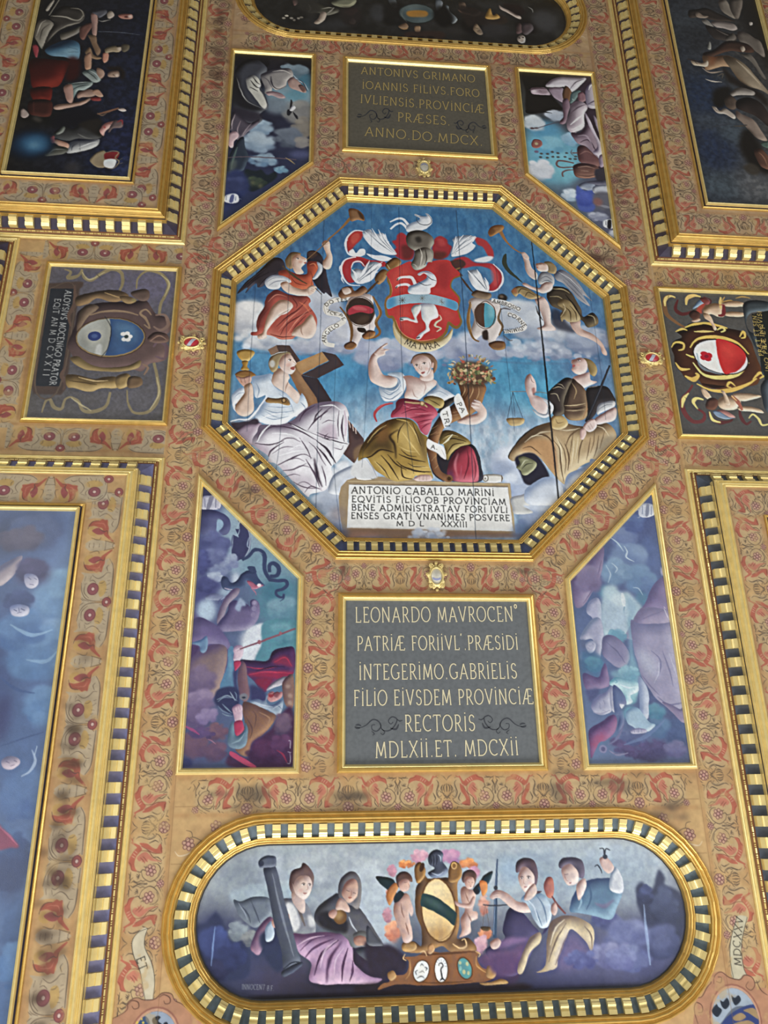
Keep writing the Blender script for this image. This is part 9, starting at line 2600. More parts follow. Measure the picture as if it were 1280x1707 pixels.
# ---------------------------------------------------------------- ornament of the field
# one half of each repeat, in thousandths of the band width: along, across
BIRDS = '''
F b8a684 .4 25 337,35 147,331 274,807 653,888 1074,868 1263,783 1263,319 1074,111 653,46
S 54463a .9 8 17 8 -236,187 -206,295 -236,397 -219,473
S 54463a .9 8 17 8 -215,431 -244,523 -189,602 -139,550
S 54463a .9 8 17 8 -84,655 -25,604 21,655
S 54463a .9 8 17 8 -248,733 -326,750
S 54463a .9 8 17 8 -269,853 -400,890
S 54463a .9 8 17 8 72,492 46,578
S 54463a .9 8 17 8 1042,244 1091,312 1141,282
S 54463a .9 8 17 8 1238,127 1200,187 1234,257
S 54463a .9 8 17 8 1352,181 1301,277 1347,374
S 54463a .9 8 17 8 1402,249 1457,322 1495,301
S 54463a .9 8 17 8 1179,353 1204,423 1179,479
S 54463a .9 8 17 8 1057,892 981,931
S 54463a .9 8 17 8 1162,877 1091,921
S 54463a .9 8 17 8 615,889 560,921
S 54463a .9 8 17 8 1032,54 1074,94 1137,79
S 54463a .9 8 17 8 874,406 895,450 863,489
S 54463a .9 8 17 8 779,733 821,800 800,840
S 54463a .9 8 17 8 274,71 211,110
S 54463a .9 8 17 8 -21,546 -42,596 11,580
S 54463a .9 8 17 8 105,695 63,723 63,765
S 54463a .95 11 17 8 -91,286 -126,345 -109,442
S 54463a .95 11 17 8 -34,266 -80,350 -67,457
S 54463a .95 11 17 8 0,257 -4,358 0,468
S 54463a .95 11 17 8 53,280 80,367 55,473
S 54463a .95 11 17 8 116,307 152,384 116,465
S 54463a .95 8 19 8 257,164 206,232 232,340 269,481 232,603 139,657
S 54463a .95 8 17 8 194,420 158,469 105,495 63,575 32,551
S 54463a .95 8 17 8 147,626 168,702 232,761 316,801
S 54463a .95 13 25 8 358,490 316,580 299,642 341,720
S 54463a .85 8 17 6 147,26 63,81 0,173
S 54463a .85 11 17 6 147,942 179,914 194,873
S 54463a .85 11 17 6 232,913 257,879 257,837
S 54463a .85 11 19 8 716,853 669,886 653,920
S 54463a .85 11 19 8 337,793 442,783 484,829
F a65b48 .95 0 362,252 347,331 375,460 453,573 488,682 421,728 375,765 421,802 516,826 585,818 589,714 543,540 467,385
F a65b48 .95 0 347,47 316,75 232,35 284,93 337,109 411,274 495,329 579,260 653,204 758,173 842,175 926,211 979,248 958,130 863,78 779,23 653,57 516,138 442,193
F b4715c .95 0 684,218 589,314 552,415 600,504 684,597 737,687 775,838 768,690 747,561 716,495 779,491 758,447 821,421 768,395 789,345 737,350 758,289
S c89a80 .9 8 17 8 522,142 543,178 579,224
S c89a80 .9 8 17 8 573,114 602,151 636,196
S c89a80 .9 8 17 8 636,87 657,127 684,176
S c89a80 .7 8 19 8 383,271 442,303 505,358
S cca084 .8 8 21 8 442,341 495,451 558,605
S 6c382e .8 8 17 11 537,266 526,370 547,499 653,594 737,729 775,827
S 6c382e .8 8 17 8 421,296 484,429 579,607 594,819
S 6c382e .7 8 17 6 653,362 716,432 783,481
S 6c382e .7 8 17 6 678,302 737,371 804,416
S 6c382e .7 8 15 6 779,23 821,85 947,119 985,249
S 6c382e .9 11 19 11 421,797 505,798 579,822
S 54463a .95 11 21 8 684,618 674,722 758,836
S 54463a .95 11 19 8 979,248 1000,335 947,388 979,469
S 54463a .95 8 17 8 989,102 1116,98 1242,103
S 54463a .95 8 19 8 1200,155 1238,254 1280,363 1267,530
S 54463a .85 8 17 8 1074,237 1126,305 1158,267
S 54463a .95 8 19 8 979,358 1116,410 1213,588 1116,767 905,883
S 54463a .95 8 19 8 821,621 832,738 937,816 1084,764
S 54463a .85 8 17 8 1242,444 1276,500 1276,531
S 54463a .95 11 19 8 1179,690 1221,778 1074,879
S 54463a .85 8 15 8 1276,68 1368,120 1411,177
E 6c4644 1 0 996 675 51 51 0
E c09a80 1 0 996 675 34 34 0
E 6c4644 1 0 1057 614 51 51 0
E c09a80 1 0 1057 614 34 34 0
E 6c4644 1 0 1032 523 51 51 0
E c09a80 1 0 1032 523 34 34 0
E 6c4644 1 0 941 493 51 51 0
E c09a80 1 0 941 493 34 34 0
E 6c4644 1 0 880 554 51 51 0
E c09a80 1 0 880 554 34 34 0
E 6c4644 1 0 905 645 51 51 0
E c09a80 1 0 905 645 34 34 0
E 6c4644 1 0 968 584 51 51 0
E bf9286 1 0 968 584 36 36 0
E 6c4644 1 0 27 917 51 51 0
E c09a80 1 0 27 917 34 34 0
E 6c4644 1 0 88 856 51 51 0
E c09a80 1 0 88 856 34 34 0
E 6c4644 1 0 63 765 51 51 0
E c09a80 1 0 63 765 34 34 0
E 6c4644 1 0 -27 735 51 51 0
E c09a80 1 0 -27 735 34 34 0
E 6c4644 1 0 -88 796 51 51 0
E c09a80 1 0 -88 796 34 34 0
E 6c4644 1 0 -63 887 51 51 0
E c09a80 1 0 -63 887 34 34 0
E 6c4644 1 0 0 826 51 51 0
E bf9286 1 0 0 826 36 36 0
E 6c4644 1 0 1280 898 34 34 0
E c09a80 1 0 1280 898 21 21 0
E 6c4644 1 0 1320 860 34 34 0
E c09a80 1 0 1320 860 21 21 0
E 6c4644 1 0 1303 804 34 34 0
E c09a80 1 0 1303 804 21 21 0
E 6c4644 1 0 1246 785 34 34 0
E c09a80 1 0 1246 785 21 21 0
E 6c4644 1 0 1206 823 34 34 0
E c09a80 1 0 1206 823 21 21 0
E 6c4644 1 0 1223 880 34 34 0
E c09a80 1 0 1223 880 21 21 0
E 6c4644 1 0 1263 842 32 32 0
E bf9286 1 0 1263 842 23 23 0
'''
POPPIES = '''
F aa9b82 .85 6 442,696 346,834 500,974 731,1002 1019,1020 1365,1037 1346,938 1404,851 1471,708 1500,462 1500,212 1212,147 1019,135 827,181 731,88 750,322 731,550 654,691
F aa9b82 .85 6 0,144 135,223 154,380 125,645 77,829 38,919 0,913
F b08e50 .75 8 981,629 942,776 1115,852 1288,813 1365,691 1173,621
F b08e50 .6 8 365,126 279,208 260,340 327,370 404,247 481,298 500,186
F 9c5444 .95 0 519,131 635,188 683,311 683,427 731,512 702,584 712,662 596,673 481,721 308,732 135,896 115,855 231,681 308,597 462,545 500,436 538,288
F 8e4c4a .95 0 404,247 327,350 298,442 308,559 385,629 442,504 490,434 465,334
S c07a64 .7 6 23 6 615,416 596,567 481,625
S c07a64 .6 6 17 6 596,298 615,397 596,490
S 54463a .9 8 17 8 442,119 538,154 654,240 683,417
S 54463a .9 8 17 8 452,457 385,590 408,681 317,714
S 54463a .9 10 21 10 356,845 519,958 731,996 1077,1000 1365,1008
S 54463a .8 8 17 8 798,407 885,575 827,719 731,819 731,925
S 54463a .8 8 17 8 692,842 587,796 519,847
S 54463a .8 8 17 8 202,253 183,327 154,419 163,507 231,527
S 54463a .8 10 17 10 0,211 67,232
S 54463a .8 10 17 10 0,355 73,344
S 54463a .8 10 17 10 0,513 54,503
S 54463a .8 10 19 10 0,686 125,683
S 54463a .8 10 17 10 0,894 38,890 67,934 92,832 135,646
S 54463a .8 8 17 8 1000,132 1212,166 1394,282 1469,457 1481,709 1477,786
S 54463a .8 8 17 8 1058,247 1250,239 1404,389
S 54463a .7 8 15 8 1427,701 1413,852 1327,963
S 54463a .7 8 15 8 1408,159 1442,203 1481,267
S 54463a .7 8 15 8 1615,192 1558,260 1510,406
S 54463a .7 10 17 8 946,854 923,931
S 54463a .7 10 17 8 1067,835 1000,940
S 54463a .7 10 17 8 1163,812 1173,910
S 54463a .7 10 17 8 1260,808 1250,884
S 54463a .7 10 17 8 962,356 933,448 1000,545
S 54463a .7 10 17 8 1048,226 1015,298
S 54463a .7 10 17 8 827,239 962,212
S 54463a .7 10 17 8 827,392 923,360
S 54463a .7 10 17 8 1010,633 1000,718 952,778
E 6a3a40 1 0 1163 475 162 162 0
E 865052 1 0 1163 475 140 140 0
E 6a3a40 1 0 1163 475 58 58 0
E ccb4a4 1 0 1163 475 42 42 0
E 6a3a40 1 0 1500 895 127 127 0
E 8c504a 1 0 1500 895 108 108 0
E 6a3a40 1 0 1500 895 54 54 0
E ccb4a4 1 0 1500 895 38 38 0
'''
FIELD_K = (165, 120)

def stamp(P, prog, o, e_s, e_t):
    """Paint prog with its origin at o, its first axis along e_s and its second along e_t."""
    o, e_s, e_t = (np.asarray(v, float) for v in (o, e_s, e_t))
    x0, y0, k = P.x0, P.y0, P.k
    sc = hypot(*e_s) / 1000
    M_ = np.stack([e_s, e_t]) / 1000
    P.px = lambda Q: (np.asarray(Q, float) @ M_ + o - (x0, y0)) * k
    P.k = sc * k
    P.fat = 1.25 if k > 120 else 1.7
    P.run(prog)
    P.k, P.fat = k, 1.
    del P.px

def band(P, a, b, w, tile, centre=None, half=None):
    """Ornament band from a to b; the band lies to the right of its left edge a-b and is w wide."""
    a, b = np.asarray(a, float), np.asarray(b, float)
    d = b - a
    L = hypot(*d)
    d /= L
    t = np.array([-d[1], d[0]]) * (1 if w > 0 else -1)
    W = abs(w)
    prog, unit, half = (BIRDS, 1.2632, half or .4825) if tile == 'birds' else (POPPIES, 1.5000, half or .594)
    S_ = half / unit
    for q in (.03, .97):                                    # side shade painted in brown along both edges of the band
        e = [a + t * W * q, b + t * W * q]
        P.lay(P.mask(ribbon(P.px(e), [.09 * W * P.k] * 2), .03 * W * P.k), hexc('9c7048'), .45)
    c = L / 2 if centre is None else centre
    for i in range(int(np.ceil(-c / half)) - 1, int((L - c) / half) + 1):
        lo, hi = c + i * half, c + (i + 1) * half           # urns stand at the even joints
        if lo < -.4 * half or hi > L + .4 * half:
            continue
        if i % 2 == 0:
            stamp(P, prog, a + d * lo, d * S_, t * W)
        else:
            stamp(P, prog, a + d * hi, -d * S_, t * W)

def ground(P, seed, warm=True):
    n = fbm(P.h, P.w, .35 * P.k, seed, 5)[..., None]
    n = np.clip((n - .5) * 3 + .5, 0, 1)
    P.img[:] = hexc('ae8b60' if warm else 'ac8e6e') * n + hexc('be9c6b' if warm else 'bc9f7a') * (1 - n)

def aged(P, seed):
    n = fbm(P.h, P.w, .05 * P.k, seed + 5, 3)[..., None]
    P.img *= 1 + (n - .5) * .16
    n = np.clip((fbm(P.h, P.w, .12 * P.k, seed + 9, 4)[..., None] - .62) * 6, 0, .5)
    P.img[:] = P.img * (1 - n) + hexc('b69868') * n

def joints(P, lines):
    for a, b in lines:
        P.lay(P.mask(ribbon(P.px([a, b]), [.006 * P.k] * 2)), hexc('7a5a3c'), .55)

def stain(P, x, y, r, col='4a4038', a=.55, n=9, seed=1):
    rng = np.random.default_rng(seed)
    for i in range(n):
        q = np.array([x, y]) + rng.normal(0, .45, 2) * r
        e = stadium(q[0], q[1], r[0] * rng.uniform(.2, .6), min(r) * rng.uniform(.12, .3), 8)
        P.lay(P.mask(P.px(e), .02 * P.k), hexc(col), a * rng.uniform(.3, .8))

def paint_centre(P, near):
    ground(P, 3 if near else 4, near)
    s = 1 if near else -1
    w = .375
    y1 = 7.3 if near else 7.6
    # long side bands, feet of the birds on the outer edge
    for sx in (-1, 1):
        y0 = .474 if sx < 0 else 1.033
        if near:
            band(P, (sx * 2.995, 0), (sx * 2.995, y1), sx * w, 'birds', y0)
        else:
            band(P, (sx * 2.995, 0), (sx * 2.995, -y1), -sx * w, 'birds', .965 - y0 if sx < 0 else 2 * .965 - y0)
    # across, between octagon and board, and between boards and oval painting
    band(P, (-1.36, s * 3.0), (1.36, s * 3.0), -s * .35, 'birds', .97, .39)
    band(P, (-2.6, s * 4.85), (2.6, s * 4.85), s * .36, 'birds', .68, .487)
    for sx in (-1, 1):
        band(P, (sx * 1.07, s * 2.98), (sx * 1.07, s * 4.83), -sx * s * .355, 'birds', .825)
        band(P, (sx * 1.3, s * 2.94), (sx * 2.80, s * 1.44), -sx * s * .37, 'birds', .304)
        # flowers in the spandrels of the oval painting
        for x, y, r in ((2.45, 5.45, .06), (2.2, 5.3, .055), (2.5, 6.75, .055), (2.35, 5.66, .05)):
            stamp(P, FLOWER, (sx * x, s * y), (r * 20, 0), (0, r * 20))
        stamp(P, TENDRIL, (sx * 2.25, s * 5.3), (sx * .5, 0), (0, s * .5))
    if near:
        stamp(P, PAINT['field_near'], (0, 0), (1, 0), (0, 1))
    aged(P, 3 if near else 4)
    joints(P, [((sx * 2.612, 0), (sx * 2.612, s * y1)) for sx in (-1, 1)] + [((-2.6, s * 5.12), (-2.2, s * 5.12)), ((2.6, s * 5.12), (2.2, s * 5.12)), ((-2.6, s * 5.62), (-2.42, s * 5.62)), ((2.6, s * 5.62), (2.42, s * 5.62))])
    if near:
        for x, y, r, sd in ((-1.9, 5.02, (.35, .12), 1), (-1.0, 5.05, (.3, .1), 2), (1.15, 5.0, (.22, .13), 3), (1.75, 4.96, (.3, .09), 4), (2.3, 5.25, (.2, .12), 5), (-1.02, 2.72, (.12, .1), 6), (1.0, 2.75, (.1, .07), 7), (-2.05, 1.85, (.15, .1), 8)):
            stain(P, x, y, r, seed=sd)
    else:
        for x, y, r, sd in ((-2.8, -5.2, (.14, 1.1), 1), (-2.8, -4.3, (.14, .6), 2), (2.75, -2.7, (.12, .8), 3), (-2.8, -6.3, (.12, .4), 4), (2.2, -1.4, (.3, .2), 5)):
            stain(P, x, y, r, '4c342c', .5, 34, seed=sd)

def paint_arms_field(P, s):
    ground(P, 7 + s)
    if s < 0:
        for y, q, c in ((-1.1, -1, .46), (1.09, 1, .52)):
            band(P, (s * 3.03, y), (s * 4.98, y), s * q * .33, 'poppies', c)
        band(P, (s * 4.64, -1.05), (s * 4.64, 1.05), -s * .34, 'poppies', 1.01)
    else:
        for y, q, c in ((-1.42, 1, 1.05), (1.45, -1, .95)):
            band(P, (s * 3.0, y), (s * 4.98, y), s * q * .33, 'birds', c)
        band(P, (s * 4.98, -1.05), (s * 4.98, 1.05), s * .34, 'birds', 1.01)
    aged(P, 11)
    joints(P, [((s * 3.0, -1.4), (s * 3.0, 1.45))])

def paint_coffer(P, sx, sy):
    ground(P, 20 + sx + 2 * sy, sy > 0)
    y_in = 1.795 if sy > 0 else -1.75
    if sx < 0:
        band(P, (sx * 3.70, y_in + sy * .38), (sx * 3.70, sy * 8.2), sx * sy * .35, 'poppies', .417 if sy > 0 else .384)
        band(P, (sx * 3.35, y_in + sy * .37), (sx * 5.6, y_in + sy * .37), -sx * sy * .35, 'poppies', .75)
        band(P, (sx * 5.26, y_in + sy * .38), (sx * 5.26, sy * 8.2), -sx * sy * .34, 'poppies', .9)
    else:
        band(P, (sx * 3.34, y_in + sy * .38), (sx * 3.34, sy * 8.2), -sx * sy * .36, 'birds', .822)
        band(P, (sx * 3.35, y_in + sy * .02), (sx * 5.6, y_in + sy * .02), sx * sy * .36, 'birds', .9)
        band(P, (sx * 5.6, y_in + sy * .38), (sx * 5.6, sy * 8.2), sx * sy * .34, 'birds', .9)
    aged(P, 31)
    if (sx, sy) == (-1, 1):
        for y in np.arange(3.6, 7, .3):
            stain(P, -3.53, y, (.13, .24), '3e3026', .6 if y > 4.4 else .3, 12, int(y * 10))


FLOWER = '''
E 6c4644 1 0 32 10 18 18 0
E c09a80 1 0 32 10 12 12 0
E 6c4644 1 0 7 32 18 18 0
E c09a80 1 0 7 32 12 12 0
E 6c4644 1 0 -24 22 18 18 0
E c09a80 1 0 -24 22 12 12 0
E 6c4644 1 0 -32 -10 18 18 0
E c09a80 1 0 -32 -10 12 12 0
E 6c4644 1 0 -7 -32 18 18 0
E c09a80 1 0 -7 -32 12 12 0
E 6c4644 1 0 24 -22 18 18 0
E c09a80 1 0 24 -22 12 12 0
E 6c4644 1 0 0 0 18 18 0
E bf9286 1 0 0 0 13 13 0
'''
TENDRIL = '''
S 54463a .85 8 14 6 0,300 150,250 240,330 200,430 120,420
S 54463a .85 8 14 6 150,250 330,180 480,260
S d8c6a8 .8 10 20 8 300,420 420,480 560,500 640,420
S 54463a .85 8 12 6 330,180 360,90 460,60
'''
# ---------------------------------------------------------------- structure: the painted field and its cornices
def struct(name, me, mat, parent=None):
    o = put(name, me, mat, parent)
    if parent is None:
        me.transform(Matrix.Translation((0, 0, CEIL)))
        o['kind'] = 'structure'
    else:
        me.transform(Matrix.Translation((0, 0, CEIL)))
    return o

struct_holes = [offset(ccw(OCT), .27)] + [offset(ccw(s), .27) for s in STADIUMS.values()] + \
    [offset(t, -.05) for t in TRAPS.values()] + [offset(ccw(g), -.05) for g in GREY.values()]
parts = []
for (x0, y0, x1, y1), k in zip(((-3.02, 0, 3.02, 7.3), (-3.02, -7.6, 3.02, 0)), FIELD_K):
    P = Painting(x0, y0, x1, y1, k, 'c2a680')
    paint_centre(P, y0 == 0)
    parts.append(board('ceiling', P, rect(x0, y0, x1, y1), 0, struct_holes))
for s, (x0, x1) in ((-1, (-5.02, -3.022)), (1, (3.022, 5.02))):
    P = Painting(x0, -1.45, x1, 1.49, FIELD_K[0] * .8, 'c2a680')
    paint_arms_field(P, s)
    parts.append(board('ceiling', P, rect(x0, -1.45, x1, 1.49), 0, [offset(ccw(ARMS[s]), -.05)]))
BIG = {(-1, 1): rect(-5.18, 2.22, -3.80, 7.4), (-1, -1): rect(-5.18, -7.2, -3.72, -2.20),
       (1, -1): rect(3.79, -7.2, 5.20, -2.27), (1, 1): rect(3.80, 2.22, 5.18, 7.4)}
for key, R in COFFERS.items():
    inner = offset(ccw(R), -.32)
    x0, y0 = inner.min(0)
    x1, y1 = inner.max(0)
    P = Painting(x0, y0, x1, y1, FIELD_K[0] * (.95 if key[1] > 0 else .7), 'b89a74')
    paint_coffer(P, *key)
    parts.append(board('ceiling', P, inner, DROP, [offset(ccw(BIG[key]), .04)]))
ceiling = struct('ceiling', parts[0], TEMPERA)
bm = bmesh.new()
for me in parts:
    if me is not parts[0]:
        bm.from_mesh(me)
rest = bpy.data.meshes.new('ceiling')
bm.to_mesh(rest)
bm.free()
struct('ceiling', rest, TEMPERA)

struct('ceiling', mesh('boards', [(-16, -18, .22), (16, -18, .22), (16, 14, .22), (-16, 14, .22)], [(0, 1, 2, 3)]), BROWN)   # boards behind everything

# cornices stepping down from the field to the corner coffers
def cornice(n, R, gap, spacing=.19, gold=None):
    P = ccw(R)
    root = bpy.data.objects.new('trim_%d' % n, None)
    COL.objects.link(root)
    root['kind'] = 'structure'
    f = lambda name, me, mat: struct(name, me, mat, root)
    f('edge_moulding', sweep(P, [(.0, .0)] + beads(0, -.055, -.005, -.02, (.65, .35), .02) + [(-.06, -.03)]), GOLD_PALE)
    f('bead_ground', sweep(P, [(-.055, -.02), (-.06, -.03), (-.1, -.05), (-.1, -.06)]), BROWN)
    f('dentil_ground', sweep(P, [(-.1, -.055), (-.225, -.12), (-.235, -.2)]), GAPS[gap])
    f('cornice_moulding', sweep(P, [(-.222, -.12)] + beads(-.225, -.325, -.2, -.25, (.2, .14, .42, .24), .03) + [(-.33, -.24)]), gold or GOLD)
    f('shade_strip', sweep(P, [(-.2235, -.112), (-.2245, -.2)]), DARK)  # dark strip standing in for the shaded side of the broad moulding
    A, B = offset(P, -.105), offset(P, -.225)
    for i in range(4):
        j = (i + 1) % 4
        L = hypot(*(B[j] - B[i]))
        k = max(1, round(L / spacing))
        f('dentil_row', dentil_run(A[i] + (B[i] - A[i]) * 0 , A[j], B[i], B[j], k, -.058, -.115, .055, .5), GOLD_PALE)
    # strings of beads and reels on the brown strip
    V, F = [], []
    E_ = offset(P, -.08)
    for i in range(4):
        a, b = E_[i], E_[(i + 1) % 4]
        d = (b - a) / hypot(*(b - a))
        nn = np.array([-d[1], d[0]])
        s = .05
        while s < hypot(*(b - a)) - .05:
            for s0, ln in ((s, .05), (s + .058, .012), (s + .076, .012)):
                base = len(V)
                for u in (0, 1):
                    for w_, z in ((-.008, -.042), (-.005, -.056), (.005, -.056), (.008, -.042)):
                        q = a + d * (s0 + u * ln) + nn * w_
                        V.append((q[0], q[1], z))
                for q in range(3):
                    F.append((base + q, base + q + 1, base + q + 5, base + q + 4))
                F.append((base, base + 1, base + 2, base + 3))
                F.append((base + 4, base + 5, base + 6, base + 7))
            s += .098
    f('bead_string', mesh('beads', V, F), GOLD_PALE)
    return root

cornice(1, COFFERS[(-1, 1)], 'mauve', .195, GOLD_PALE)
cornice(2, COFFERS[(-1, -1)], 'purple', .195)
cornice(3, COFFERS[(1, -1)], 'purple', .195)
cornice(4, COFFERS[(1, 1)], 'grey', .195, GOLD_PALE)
cornice(5, rect(-8.0, -1.42, -4.98, 1.465), 'purple', .195)
cornice(6, rect(4.98, -1.42, 8.0, 1.465), 'purple', .195)

# ---------------------------------------------------------------- pictures
def dentil_blocks(A, B, A2, B2, n):
    """The blocks of one straight run, each a mesh of its own."""
    A, B, A2, B2 = (np.asarray(p, float) for p in (A, B, A2, B2))
    u = (B - A) / hypot(*(B - A))
    q = lambda p: A + u * ((p - A) @ u)
    A, B = q(A2), q(B2)
    L = lambda P, Q, t: P + (Q - P) * t
    return [(dentil_run(L(A, B, (i + .24) / n), L(A, B, (i + .76) / n), L(A2, B2, (i + .24) / n), L(A2, B2, (i + .76) / n), 1, .032, .074, .04, 1), L(A, B, (i + .5) / n)) for i in range(n)]

def add_dentils(blocks, fr, root):
    eye = np.array([-1.262, 5.06])
    blocks.sort(key=lambda b: hypot(*(b[1] - eye)))
    for me, c in blocks[:100]:
        grand('dentil', me, GOLD_PALE, fr, root)
    if blocks[100:]:
        bm = bmesh.new()
        for me, c in blocks[100:]:
            bm.from_mesh(me)
        me = bpy.data.meshes.new('dentils')
        bm.to_mesh(me)
        bm.free()
        grand('dentil_band', me, GOLD_PALE, fr, root)['kind'] = 'stuff'

def dentil_frame(root, P, P_in, rows, gap, shape):
    """Recessed frame: broad outer moulding, dentils on a coloured ground, narrow inner moulding."""
    fr = child('frame', sweep(P, [(.285, .002), (.285, 0)] + beads(.28, .185, -.006, .0, (.26, .1, .4, .24), .024) + [(.178, .03)]), GOLD, root)
    rings = [[(x, y, z) for x, y in offset(P, d)] for d, z in ((.19, .01), (.178, .03), (.055, .075))]
    for i in range(len(P)):
        j = (i + 1) % len(P)
        m = (P[i] + P[j]) / 2
        side = 'blue' if m[1] > 1 or (m[0] < -2 and m[1] > -.5) else 'grey' if m[0] > 1 else 'purple'
        V = [r[q] for r in rings for q in (i, j)]
        grand('dentil_ground', mesh('dentil_ground', V, [(0, 1, 3, 2), (2, 3, 5, 4)]), GAPS[side], fr, root)
    grand('inner_moulding', sweep(P, [(.058, .08)] + beads(.058, .0, .06, .1, (.3, .45, .25), .016) + [(-.004, .135)]), GOLD, fr, root)
    A, B = offset(P, .176), offset(P, .058)
    blocks = []
    for i0, i1, n in rows(A, B):
        blocks += dentil_blocks(A[i0], A[i1], B[i0], B[i1], n)
    add_dentils(blocks, fr, root)
    return fr

def dentil_frame_round(root, P, gap):
    fr = child('frame', sweep(P, [(.285, .002), (.285, 0)] + beads(.28, .185, -.006, .0, (.26, .1, .4, .24), .024) + [(.178, .03)]), GOLD, root)
    grand('dentil_ground', sweep(P, [(.19, .01), (.178, .03), (.055, .075)]), GAPS[gap], fr, root)
    grand('inner_moulding', sweep(P, [(.058, .08)] + beads(.058, .0, .06, .1, (.3, .45, .25), .016) + [(-.004, .135)]), GOLD, fr, root)
    grand('edge_shade', sweep(P, [(-.003, .128), (-.016, .127)], 'gap'), INK, fr, root)  # black strip standing in for the shadow between moulding and canvas
    A, B = offset(P, .176), offset(P, .058)
    n = len(P) // 2
    blocks = []
    for a, b in ((n - 1, n), (2 * n - 1, 0)):
        blocks += dentil_blocks(A[a], A[b], B[a], B[b], round(hypot(*(A[b] - A[a])) / .15))
    for a in (0, n):
        C = (P[a] + P[a + n - 1]) / 2
        ra, rb = hypot(*(A[a] - C)), hypot(*(B[a] - C))
        t0 = atan2(*(P[a] - C)[::-1])
        m = round(pi * (ra + rb) / 2 / .15)
        for i in range(m):
            ts = [t0 + pi * (i + .5 + s) / m for s in (-.26, .26)]
            q = [C + r * np.array([cos(t), sin(t)]) for r in (ra, rb) for t in ts]
            blocks.append((dentil_run(q[0], q[1], q[2], q[3], 1, .032, .074, .04, 1), (q[0] + q[1]) / 2))
    add_dentils(blocks, fr, root)
    return fr

def canvas(root, key, P, outline, z, mat=None, margin=.01):
    o = np.array(offset(ccw(outline), margin))
    k = CANVAS_K[key]
    x0, y0 = o.min(0)
    x1, y1 = o.max(0)
    pic = Painting(x0 * 1000, y0 * 1000, x1 * 1000, y1 * 1000, k / 1000, '808080')
    pic.run(PAINT.get(key, ''))
    finish(pic, key)
    pic.x0, pic.y0, pic.k = x0, y0, k
    return child('canvas', board('canvas', pic, o, z), mat or OIL, root)

# overall tone of each picture's palette
TONE = dict(heads=.9, octagon=1.0, sage=1.12, pitcher=1.08, philosophers=.95, procession=1.02, stadium_far=1.02, serpent=.92, angel=.88, arms_left=1.04, arms_right=1.04)

SATURATION = dict(arms_left=.85, arms_right=.92, heads=.82, serpent=.95, angel=.8, stadium_near=.9, octagon=.92)  # glare haze put into the colour of heads, serpent and angel

def finish(pic, key):
    pic.img *= TONE.get(key, 1.0)
    soft = np.stack([blur(pic.img[..., i], 4) for i in range(3)], 2)
    hazy = key in ('serpent', 'angel', 'heads')
    pic.img = pic.img + (.3 if hazy else .45) * (pic.img - soft)
    pic.img = np.clip((pic.img - .42) * (1.05 if hazy else .86 if key == 'arms_left' else 1.02) + .42, .02, 1)
    g = pic.img.mean(2, keepdims=True)
    pic.img = g + (pic.img - g) * SATURATION.get(key, 1.0)
    pic.brushed(.7, 9, 3)
    pic.craquelure(.035, len(key))
    n = fbm(pic.h, pic.w, 14, 7 + len(key), 4)
    pic.img *= 1 + (n[..., None] - .5) * .14

def flat_frame(root, P, w=.06, h=.045, mat=GOLD, inner=GOLD_PALE):
    """Projecting picture frame whose outer edge is the outline P."""
    P = ccw(P)
    fr = child('frame', sweep(P, [(0, 0), (0, -h * .5), (-.006, -h * .7), (-w * .25, -h), (-w * .5, -h * 1.05), (-w * .55, -h * .8)]), mat, root)
    grand('inner_moulding', sweep(P, [(-w * .55, -h * .8), (-w * .7, -h * .95), (-w * .85, -h * .8), (-w, -h * .35), (-w - .004, -.004)]), inner, fr, root)
    return fr

oct_root = thing('octagonal_painting', 'large octagonal blue painting of three seated women below a red shield, in gilt dentil frame', 'painting', (0, 0))
canvas(oct_root, 'octagon', None, OCT, .13)
dentil_frame(oct_root, ccw(OCT), None, lambda A, B: [(i, (i + 1) % 8, 15) for i in range(8)], 'purple', 'oct')

for s, lab, gap in ((1, 'oval-ended painting of women flanking a striped shield and cherubs, nearest the bottom of the photo', 'teal'),
                    (-1, 'dark oval-ended painting of upside-down figures above the octagon, cut by the top of the photo', 'purple')):
    r = thing('oval_painting', lab, 'painting', (0, s * 6.12))
    canvas(r, 'stadium_%s' % ('near' if s > 0 else 'far'), None, STADIUMS[s], .13)
    dentil_frame_round(r, ccw(STADIUMS[s]), gap)

for (sx, sy), key, lab in (((-1, -1), 'sage', 'slant-edged painting of a figure in black robe bowed over a dove, upper left of octagon'),
                           ((1, -1), 'pitcher', 'slant-edged painting of a seated woman in mauve with two pitchers, upper right of octagon'),
                           ((-1, 1), 'serpent', 'slant-edged painting of a bearded man with red cloak and dark serpent, lower left of octagon'),
                           ((1, 1), 'angel', 'slant-edged painting of pale mauve figures and blue sky, lower right of octagon')):
    P = TRAPS[(sx, sy)]
    c = P.mean(0)
    r = thing('corner_painting', lab, 'painting', c, 'slant-edged paintings around the octagon')
    canvas(r, key, None, offset(P, -.055), -.006)
    flat_frame(r, P, .06, .045, GOLD_PALE if sy > 0 else GOLD)  # lower frames paler: glare put into the gilding colour

